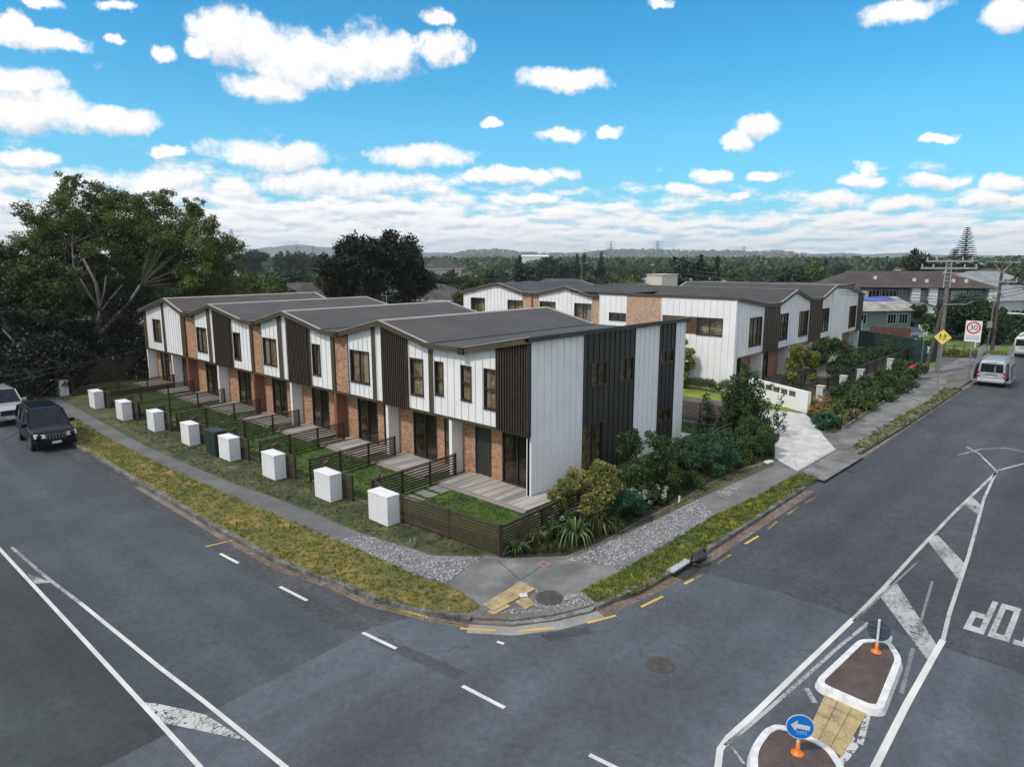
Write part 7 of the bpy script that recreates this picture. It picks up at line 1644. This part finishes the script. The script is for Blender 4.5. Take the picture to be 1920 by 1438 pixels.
# suburban roofs scattered through the tree belt
RP = [hiphouse('suburban_house', 'x', 0, 0, 0, 15, 10, 3.4, 6.4, w_, r_, wins=3, over=.6) for w_, r_ in ((M_wb, M_rg), (M_wb, plain('roof_red_brown', (0.2, 0.1, 0.08), .7)), (plain('wall_cream', (0.5, 0.46, 0.38), .7), M_rt))]
g_ = random.Random(44); seen = set()
for i in range(34):
    px = 830 + (i * 997 % 1000) + g_.uniform(-12, 12); d = g_.choice([148, 172, 205, 250, 315, 390]); k = g_.randrange(3); x, y = far(px, d); lab = ['grey-roofed', 'red-brown-roofed', 'dark-roofed'][k] + ' suburban house half hidden in the tree belt'
    if k not in seen:
        seen.add(k); o = RP[k]; o.location = (x, y, 0); o.rotation_euler = (0, 0, FA + g_.uniform(-.6, .6)); o['label'] = lab; o['group'] = 'suburban houses in the tree belt'
    else: o = dup(RP[k], (x, y, 0), FA + g_.uniform(-.6, .6), lab, 'suburban houses in the tree belt')
    o.scale = (1, 1, 1 + .18 * (d > 240) + .25 * (d > 300))
# warehouses near the horizon
for px, d, L, W_, h_, mat, lab in [(1003, 640, 24, 30, 12.5, plain('warehouse_white', (0.7, 0.7, 0.68), .6), 'large white warehouse near the horizon, right of the pointed conifer'), (1150, 560, 17, 20, 7.5, plain('warehouse_cream', (0.62, 0.58, 0.48), .6), 'small cream warehouse near the horizon'), (355, 260, 30, 14, 6.2, plain('warehouse_pale', (0.7, 0.72, 0.75), .6), 'long pale roofed shed behind the big left tree')]:
    x, y = far(px, d); t = thing('warehouse', lab, 'warehouse', (x, y, 0), FA); m = MB(); m.box(-L / 2, L / 2, -W_ / 2, W_ / 2, 0, h_ * .88); obj('wall', m, mat, t, local=True)
    m = MB(); m.add([(-L / 2 - .4, -W_ / 2 - .4, h_ * .87), (L / 2 + .4, -W_ / 2 - .4, h_ * .87), (L / 2 + .4, W_ / 2 + .4, h_ * .87), (-L / 2 - .4, W_ / 2 + .4, h_ * .87), (-L / 2 - .4, 0, h_), (L / 2 + .4, 0, h_)], [(0, 3, 2, 1), (0, 1, 5, 4), (2, 3, 4, 5), (1, 2, 5), (3, 0, 4)]); obj('roof', m, mat, t, local=True)
    m = MB(); m.box(-L * .3, -L * .1, -W_ / 2 - .05, -W_ / 2 + .02, 0, h_ * .5); obj('door', m, M_rg, t, local=True)
# pylons
def pylon(px, d, ytop, lab, w=3.2, r=.16):
    x, y = far(px, d); h_ = zof(ytop, d, px); t = thing('pylon', lab, 'pylon', (x, y, 0), FA, 'transmission pylons'); m = MB(); n = 9
    def c(z, sx, sy): k = w * (1 - .9 * (z / h_) ** .8); return Vector((sx * k, sy * k, z))
    for sx in (-1, 1):
        for sy in (-1, 1):
            for i in range(n): m.bar(c(h_ * i / n, sx, sy), c(h_ * (i + 1) / n, sx, sy), r)
    for i in range(n):
        for s_ in (-1, 1):
            m.bar(c(h_ * i / n, -1, s_), c(h_ * (i + 1) / n, 1, s_), r * .6); m.bar(c(h_ * i / n, 1, s_), c(h_ * (i + 1) / n, -1, s_), r * .6)
    obj('lattice', m, M_galv, t, local=True)
    for z in (.74, .84, .94):
        m = MB(); m.bar((-w * 1.5, 0, h_ * z), (w * 1.5, 0, h_ * z), r); m.bar((-w * 1.5, 0, h_ * z), (0, 0, h_ * z + w * .45), r * .6); m.bar((w * 1.5, 0, h_ * z), (0, 0, h_ * z + w * .45), r * .6); obj('crossarm', m, M_galv, t, local=True)
pylon(437, 420, 430, 'lattice pylon just right of the big left tree', 4.0)
pylon(1145, 900, 452, 'lattice pylon on the horizon above the small cream warehouse', 4.5, .3); pylon(1232, 900, 452, 'lattice pylon on the horizon right of the cream warehouse', 4.5, .3)
pylon(558, 520, 462, 'low lattice pylon among the umbrella pines on the left', 3.2, .22); pylon(588, 540, 462, 'rightmost low lattice pylon among the umbrella pines', 3.2, .22); pylon(1394, 1000, 462, 'smallest lattice pylon on the horizon, right of the large conifer', 3.5, .28)
for px, d, y1, lab in ((722, 75, 553, 'television aerial mast behind the townhouse roofs, left one'), (841, 78, 552, 'television aerial mast beside the garage with the teal roof')):
    x, y = far(px, d); z1 = zof(y1, d, px); t = thing('aerial', lab, 'aerial', (x, y, 0)); m = MB(); m.tube([(x, y, 0), (x, y, z1)], .035, 6); obj('mast', m, M_galv, t); m = MB()
    m.bar((x - .5, y + .3, z1 - .1), (x + .5, y - .3, z1 - .1), .02)
    for k in range(7): q = -.45 + k * .15; m.bar((x + q, y - q * .6 - .2, z1 - .1), (x + q, y - q * .6 + .2, z1 - .1), .012)
    obj('antenna', m, M_galv, t)

# apartments: two storeys, long brown roof
ax, ay = far(1560, 112); bx_, by_ = far(1862, 118); mid = ((ax + bx_) / 2, (ay + by_) / 2); AL = math.dist((ax, ay), (bx_, by_)); AA = math.atan2(by_ - ay, bx_ - ax)
t = thing('apartment_building', 'long two-storey apartment building with a dark brown hip roof and white piers', 'apartments', (mid[0], mid[1], 0), AA)
M_aw = plain('apartment_wall', (0.06, 0.065, 0.075), .7); L = AL / 2
m = MB(); m.box(-L, L, 0, 9, 0, 5.1); obj('wall', m, M_aw, t, local=True)
m = MB(); A, B0, B1_ = L + 1.0, -1.6, 10.6; ym = (B0 + B1_) / 2; m.add([(-A, B0, 5.15), (A, B0, 5.15), (A, B1_, 5.15), (-A, B1_, 5.15), (-A + 4.5, ym, 7.35), (A - 5.5, ym, 7.35)], [(0, 3, 2, 1), (0, 1, 5, 4), (2, 3, 4, 5), (1, 2, 5), (3, 0, 4)]); rf = obj('roof', m, M_rb, t, local=True)
for k, (x, y_) in enumerate(((-4, 1.5), (1, .8), (2.5, .4), (6, .6), (7.6, .5))): m = MB(); zz = 5.2 + (y_ - B0) / (ym - B0) * 2.2; m.box(x - .18, x + .18, y_ - .18, y_ + .18, zz - .3, zz + .35); obj('vent', m, M_kw, rf, local=True)
m = MB(); m.add([(A - 5.9, ym - .9, 7.0), (A - 4.7, ym - .9, 6.9), (A - 5.3, ym - .3, 7.8), (A - 5.3, ym + .6, 7.0)], [(0, 1, 2), (1, 3, 2), (3, 0, 2)]); obj('gablet', m, M_rg, rf, local=True)
for x in (-L + 3.2, -L + 11.2, 3.0, 10.5):
    m = MB(); m.box(x - .55, x + .55, -1.3, -.02, 0, 5.1); obj('pier', m, M_wb, t, local=True)
for k in range(9):
    x0 = -L + .3 + k * (2 * L - .6) / 9; x1 = x0 + (2 * L - .6) / 9 - .25
    m = MB(); m.box(x0, x1, -.06, -.01, 3.2, 4.75); w = obj('window', m, M_kw, t, local=True); m = MB()
    for q in range(4): u0 = x0 + .06 + (x1 - x0 - .06) * q / 4; m.box(u0, u0 + (x1 - x0 - .06) / 4 - .06, -.075, -.062, 3.28, 4.68)
    obj('pane', m, M_cgl if k in (0, 2, 3) else (M_wb if k % 2 else M_rg), w, local=True)
    m = MB(); m.box(x0, x1, -.06, -.01, .6, 2.1); w = obj('window', m, M_kw, t, local=True); m = MB(); m.box(x0 + .08, x1 - .08, -.075, -.062, .68, 2.02); obj('pane', m, M_cgl, w, local=True)
m = MB(); m.box(-L, L, -1.25, -.02, 2.5, 2.62); m.box(-L, L, -1.25, -1.2, 2.62, 3.35); obj('balcony', m, plain('balcony_dark', (0.035, 0.03, 0.03), .7), t, local=True)

# blue-grey bungalow with iron roof and gabled porch
bx_, by_ = gp(1658, 620); t = thing('bungalow', 'blue-grey bungalow with pale iron roof, blue tarpaulin and a purple front door', 'house', (bx_, by_, 0), FA + .18)
m = MB(); m.box(-4.2, 3.6, 0, 8, 0, 2.75); obj('wall', m, M_wg, t, local=True)
m = MB(); m.add([(-5.0, -.7, 2.6), (4.6, -.7, 2.6), (4.6, 8.6, 2.6), (-5.0, 8.6, 2.6), (-5.0, 3.9, 4.15), (4.6, 3.9, 4.15)], [(0, 3, 2, 1), (0, 1, 5, 4), (2, 3, 4, 5), (1, 2, 5), (3, 0, 4)]); rf = obj('roof', m, plain('roof_pale_rust', (0.4, 0.36, 0.31), .6, .3, .8), t, local=True)
m = MB(); m.hexa([(-4.9, 2.4, 3.72), (3.2, 2.4, 3.72), (3.2, 3.85, 4.18), (-4.9, 3.85, 4.18)], [(-4.9, 2.4, 3.66), (3.2, 2.4, 3.66), (3.2, 3.85, 4.12), (-4.9, 3.85, 4.12)]); obj('tarpaulin', m, plain('tarp_blue', (0.08, 0.12, 0.5), .5, .25, 1.0), rf, local=True)
m = MB(); m.box(-.8, -.2, 3.4, 4.2, 3.9, 4.9); obj('chimney', m, plain('chimney_cream', (0.5, 0.48, 0.4), .8), rf, local=True)
for x in (-3.4, .9, 2.6):
    m = MB(); m.box(x - .65, x + .65, -.05, -.005, .85, 2.2); w = obj('window', m, M_kw, t, local=True); m = MB()
    for u in (-.58, -.18, .22): m.box(x + u, x + u + .34, -.062, -.052, .93, 2.12)
    obj('pane', m, M_cgl, w, local=True)
m = MB(); m.box(3.62, 7.8, 3, 8, 0, 2.6); obj('side_wall', m, plain('wall_teal_grey', (0.17, 0.22, 0.25), .7), t, local=True)
m = MB(); m.box(5.1, 6.3, 2.93, 2.99, 0.1, 2.1); obj('front_door', m, plain('door_purple', (0.13, 0.045, 0.085), .6), t, local=True)
m = MB(); m.hexa([(3.6, .2, 2.45), (8.0, .2, 2.45), (7.8, .2, 2.9), (5.8, .2, 3.45), (3.8, .2, 2.9)], [(3.6, .3, 2.45), (8.0, .3, 2.45), (7.8, .3, 2.9), (5.8, .3, 3.45), (3.8, .3, 2.9)]); obj('porch_gable', m, M_wb, t, local=True)
m = MB(); m.add([(3.4, 0, 2.75), (5.8, 0, 3.55), (5.8, 4.5, 3.55), (3.4, 4.5, 2.75), (8.2, 0, 2.75), (8.2, 4.5, 2.75)], [(0, 1, 2, 3), (1, 4, 5, 2), (3, 2, 1, 0)]); obj('porch_roof', m, M_rg, t, local=True)
for x in (3.8, 7.8): m = MB(); m.box(x - .07, x + .07, .2, .34, 0, 2.45); obj('porch_post', m, M_kw, t, local=True)
# dark gap house edge right of the second block
t = thing('narrow_house', 'narrow dark two-storey house edge right of the farther townhouses, white louvre wall below', 'house', (80.5, 25.5, 0)); m = MB(); m.box(80.5, 86, 25.5, 33, 0, 6.2); obj('wall', m, M_aw, t); m = MB(); m.box(80.3, 86.2, 25.3, 33.2, 6.2, 6.35); obj('roof', m, M_rt, t)
m = MB()
for k in range(9): m.box(80.42, 80.48, 22.9, 25.4, .5 + k * .22, .64 + k * .22)
obj('louvre_screen', m, M_kw, t); m = MB(); m.box(80.3, 80.4, 22.6, 22.85, 0, 2.6); obj('corner_post', m, plain('post_blue', (0.16, 0.3, 0.45), .6), t)

# fences and yard things on the right
def paling(name, lab, a, b, h, mat, gap=.0, w=.12, rail=True, cat='fence', top=0):
    t = thing(name, lab, cat, (a[0], a[1], 0)); A = Vector((a[0], a[1], 0)); B = Vector((b[0], b[1], 0)); L = (B - A).length; d = (B - A) / L; n = Vector((-d.y, d.x, 0)) * .012; m = MB(); q = 0; g = random.Random(1)
    while q < L - .02:
        hh = h + g.uniform(-.03, .03); e = min(w, L - q); p = A + d * q; r = p + d * e; m.hexa([p + n, r + n, r + n + Vector((0, 0, hh)), p + n + Vector((0, 0, hh))], [p - n, r - n, r - n + Vector((0, 0, hh)), p - n + Vector((0, 0, hh))]); q += w + gap
    obj('palings', m, mat, t)
    m = MB(); k = max(1, round(L / 2.4))
    for i in range(k + 1): p = A + d * (L * i / k) + n * 5; m.box(p.x - .05, p.x + .05, p.y - .05, p.y + .05, 0, h + .05)
    for z in (.3, h - .25): m.bar(A + n * 3 + Vector((0, 0, z)), B + n * 3 + Vector((0, 0, z)), .04, .08)
    obj('rails_and_posts', m, mat, t)
G = lambda x, y: gp(x, y)
paling('board_fence', 'red-brown board fence in front of the blue-grey bungalow', G(1629, 646), G(1703, 652), 2.0, plain('board_red_brown', (0.11, 0.04, 0.035), .8, .2, 2.0), .004)
paling('picket_fence', 'long pale paling fence facing the camera behind the small lawn', G(1722, 628), G(1829, 632), 1.25, M_wb, .06, .14)
paling('picket_fence', 'pale paling fence running along the right street towards the distance', G(1829, 652), G(1856, 632), 1.75, M_wb, .01, .18)
paling('board_fence', 'grey board fence along the far right street beyond the power pole', G(1862, 634), G(1925, 601), 1.6, plain('board_grey', (0.2, 0.19, 0.18), .9, .2, 1.0), .01, .2)
x0, y0 = G(1712, 664); x1, y1 = G(1806, 668)
t = thing('rail_fence', 'low weathered post-and-rail fence across the neighbouring lawn', 'fence', (x0, y0, 0)); m = MB(); A = Vector((x0, y0, 0)); B = Vector((x1, y1, 0))
for i in range(6): p = A.lerp(B, i / 5); m.box(p.x - .1, p.x + .1, p.y - .1, p.y + .1, 0, 1.15)
obj('posts', m, plain('rail_wood', (0.14, 0.12, 0.09), .9), t); m = MB()
for z in (.5, .95): m.bar(A + Vector((0, 0, z)), B + Vector((0, 0, z)), .05, .1)
obj('rails', m, MATS['rail_wood'], t)
g_ = random.Random(9); C = [(0 + i * .55 * (B - A).normalized().x, i * .55 * (B - A).normalized().y, .3 + g_.random() * .25) for i in range(14)]
tree('flower_border', 'ragged flower border along the low post-and-rail fence', 'flower bed', (x0 - .8, y0 - .3, 0), 1, 1, .1, 5000, .16, .07, L_yel, 99, C=C, Q=[.42] * 14, trunk=False)
# green mesh fence
t = thing('mesh_fence', 'dark green mesh covered fence at the end of the farther townhouses', 'fence', (71, 14, 0)); mm_ = plain('mesh_green', (0.012, 0.045, 0.035), .8, .2, 1.0)
pts = [G(1606, 690), G(1700, 704), G(1716, 690)]; pts = [(75.5, 21.6), (69.0, 14.2), (71.5, 13.6)]
for (a, b) in zip(pts, pts[1:]):
    m = MB(); n = 12; V = []; F = []
    for i in range(n + 1):
        f = i / n; x = a[0] + (b[0] - a[0]) * f; y = a[1] + (b[1] - a[1]) * f
        for k, z in enumerate((0.02, .7, 1.4, 2.1)): V.append((x + .06 * math.sin(i * 2.1 + k), y + .05 * math.cos(i * 1.7 + k), z - (.1 * math.sin(f * n * 1.6) ** 2 if k == 3 else 0)))
    for i in range(n):
        for k in range(3): q = i * 4 + k; F.append((q, q + 4, q + 5, q + 1))
    m.add(V, F); o = obj('mesh_cloth', m, mm_, t); s_ = o.modifiers.new('t', 'SOLIDIFY'); s_.thickness = .02
m = MB()
for x, y in pts + [(72.3, 17.9)]: m.tube([(x + .08, y + .08, 0), (x + .08, y + .08, 2.2)], .04, 6)
obj('posts', m, M_galv, t)
x, y = G(1735, 680); t = thing('letterbox', 'white letterbox on a thin post beside the neighbouring driveway', 'letterbox', (x, y, 0)); m = MB(); m.tube([(x, y, 0), (x, y, .95)], .04, 8); obj('post', m, M_galv, t)
m = MB(); m.hexa([(x - .3, y - .35, .9), (x - .3, y + .35, .9), (x - .3, y + .35, 1.35), (x - .3, y, 1.6), (x - .3, y - .35, 1.35)], [(x + .3, y - .35, .9), (x + .3, y + .35, .9), (x + .3, y + .35, 1.35), (x + .3, y, 1.6), (x + .3, y - .35, 1.35)]); b = obj('box', m, M_kw, t); m = MB(); m.box(x - .315, x - .302, y - .2, y + .2, 1.2, 1.27); obj('slot', m, M_blk, b)
x, y = G(1722, 692); g_ = random.Random(4); m = MB(); V = []; F = []; n = 12
for i in range(n + 1):
    for j in range(n + 1): u, v = i / n * 2 - 1, j / n * 2 - 1; V.append((x + u * .4 + v * .15, y - v * .75 + u * .15, .02 + .34 * max(0, 1 - (abs(u * .9 - v * .3) ** 1.5 + abs(v * .7) ** 1.6)) + g_.uniform(0, .05)))
for i in range(n):
    for j in range(n): q = i * (n + 1) + j; F.append((q, q + n + 1, q + n + 2, q + 1))
m.add(V, F); tag(obj('red_tarpaulin', m, plain('tarp_red', (0.6, 0.03, 0.025), .6, .2, 2.0), origin=(x, y, 0)), 'crumpled red tarpaulin on the ground near the concrete power pole', 'tarpaulin')
x, y = G(1877, 640); t = thing('wheelie_bin', 'dark wheelie bin standing by the grey board fence', 'bin', (x, y, 0)); m = MB(); m.hexa([(x - .3, y - .3, 1.05), (x + .3, y - .3, 1.05), (x + .3, y + .3, 1.05), (x - .3, y + .3, 1.05)], [(x - .24, y - .24, .08), (x + .24, y - .24, .08), (x + .24, y + .24, .08), (x - .24, y + .24, .08)]); obj('bin_body', m, M_trim, t)
m = MB(); m.box(x - .34, x + .36, y - .33, y + .33, 1.06, 1.14); obj('lid', m, M_blk, t); m = MB(); m.tube([(x + .25, y - .3, .1), (x + .25, y + .3, .1)], .1, 10); obj('wheel', m, M_tyre, t)
x, y = G(1709, 640); suv('neighbour_car', 'dark hatchback with bright windscreen parked behind the red-brown board fence', (x, y, 0), R(200), paint('car_grey', (0.08, 0.085, 0.09)), 4.3, 1.75, 1.5)
x, y = G(1800, 622); t = thing('timber_pile', 'heap of grey timber and iron sheets behind the long pale paling fence', 'timber heap', (x, y, 0)); m = MB(); g_ = random.Random(2)
for k in range(16): a = g_.uniform(-.4, .4); p = Vector((x + g_.uniform(-1, 1), y + g_.uniform(-2.5, 2.5), .2 + k * .11)); d = Vector((math.sin(a) * .3, math.cos(a), g_.uniform(-.15, .15))) * g_.uniform(1.2, 2.2); m.bar(p - d, p + d, .3, .06)
obj('planks', m, plain('timber_grey', (0.25, 0.23, 0.2), .9, .2, 1.5), t)
# drain inlet, black bag at the right kerb
p = gp(1283, 1068, 0); q = gp(1312, 1050, 0); A = Vector((*gp(1262, 1074, 0.02), 0)); B = Vector((*gp(1296, 1053, 0.02), 0))
t = thing('drain_lintel', 'pale metal drain lintel set in the right kerb beside the black bag', 'drain', (A.x, A.y, 0)); m = MB(); m.bar(A + Vector((0, .1, .035)), B + Vector((0, .1, .035)), .22, .05); obj('lintel', m, plain('lintel_pale', (0.42, 0.46, 0.48), .5), t); m = MB(); m.bar(A + Vector((0, -.03, -.06)), B + Vector((0, -.03, -.06)), .03, .1); obj('opening', m, M_blk, t)
m = MB(); m.box(A.x + .05, B.x + .1, 9.08, 9.36, RZ, RZ + .022); t2 = obj('grate', m, plain('grate_dark', (0.035, 0.033, 0.032), .8), t)
x, y = gp(1309, 1052, .02); m = MB(); g_ = random.Random(5); n, k = 14, 9; V = []; F = []
for i in range(k + 1):
    th = math.pi * i / k
    for j in range(n): ph = 2 * math.pi * j / n; r = 1 + .16 * math.sin(3 * ph + i) + g_.uniform(-.08, .08); V.append((x + .36 * r * math.sin(th) * math.cos(ph), y + .2 * r * math.sin(th) * math.sin(ph), .02 + .13 + .14 * r * math.cos(th)))
for i in range(k):
    for j in range(n): j2 = (j + 1) % n; F.append((i * n + j, (i + 1) * n + j, (i + 1) * n + j2, i * n + j2))
m.add(V, F); t = obj('black_bag', m, plain('bag_black', (0.016, 0.018, 0.022), .45), origin=(x, y, 0), smooth=True); tag(t, 'tied black bag lying on the right kerb beside the drain lintel', 'bag')
m = MB(); m.tube([(x + .3, y + .05, .14), (x + .42, y + .1, .26), (x + .5, y + .04, .2)], [.06, .05, .09], 8); obj('knot', m, MATS['bag_black'], t)
for k, (px, py) in enumerate(((1247, 937), (1273, 943))):
    x, y = gp(px, py); m = MB(); m.tube([(x, y, 0), (x + .03, y, .28)], .035, 8); tag(obj('marker_peg', m, M_kw, origin=(x, y, 0)), ('left' if k == 0 else 'right') + ' one of two short white pegs at the path edge', 'peg')
for k, (px, py) in enumerate(((770, 1018), (778, 1018))):
    x, y = gp(px, py); m = MB(); m.tube([(x, y, 0), (x, y + .02, .17)], .03, 8); tag(obj('pipe_stub', m, M_galv, origin=(x, y, 0)), ('left' if k == 0 else 'right') + ' one of two grey pipe stubs in the berm grass', 'pipe')
x, y = gp(1337, 862 + 12); x, y = gp(1340, 865)
p = gp(1441, 868); m = MB(); m.hexa([(p[0] - .3, p[1] - .1, .1), (p[0] + .3, p[1] - .15, .07), (p[0] + .34, p[1] + .1, .08), (p[0] - .2, p[1] + .16, .12)], [(p[0] - .3, p[1] - .1, .015), (p[0] + .3, p[1] - .15, .015), (p[0] + .34, p[1] + .1, .015), (p[0] - .2, p[1] + .16, .015)]); tag(obj('white_bag', m, M_kw, origin=(p[0], p[1], 0), bevel=.03), 'scrap of white plastic by the driveway corner of the bed', 'litter')
p = gp(1020, 1058); m = MB(); m.box(p[0] - .18, p[0] + .18, p[1] - .18, p[1] + .18, 0, .022); t = obj('toby_box', m, plain('toby_pink', (0.28, 0.18, 0.17), .8), origin=(p[0], p[1], 0)); tag(t, 'small square reddish service cover in the corner concrete', 'service cover'); m = MB(); m.box(p[0] - .09, p[0] + .09, p[1] - .09, p[1] + .09, .0225, .028); obj('lid', m, M_conc, t)

# air
mb = MB(); mb.box(-5100, 5100, -5100, 5100, -1.3, 135)
hm, nt = newmat('haze_air'); pv = nd(nt, 'ShaderNodeVolumePrincipled'); pv.inputs['Color'].default_value = (0.9, 0.95, 1.0, 1); pv.inputs['Density'].default_value = 0.00016; pv.inputs['Anisotropy'].default_value = 0.2
o_ = nd(nt, 'ShaderNodeOutputMaterial'); lk(nt, pv.outputs[0], o_.inputs['Volume'])
if HAZE: hz = obj('haze', mb, hm); hz['kind'] = 'stuff'
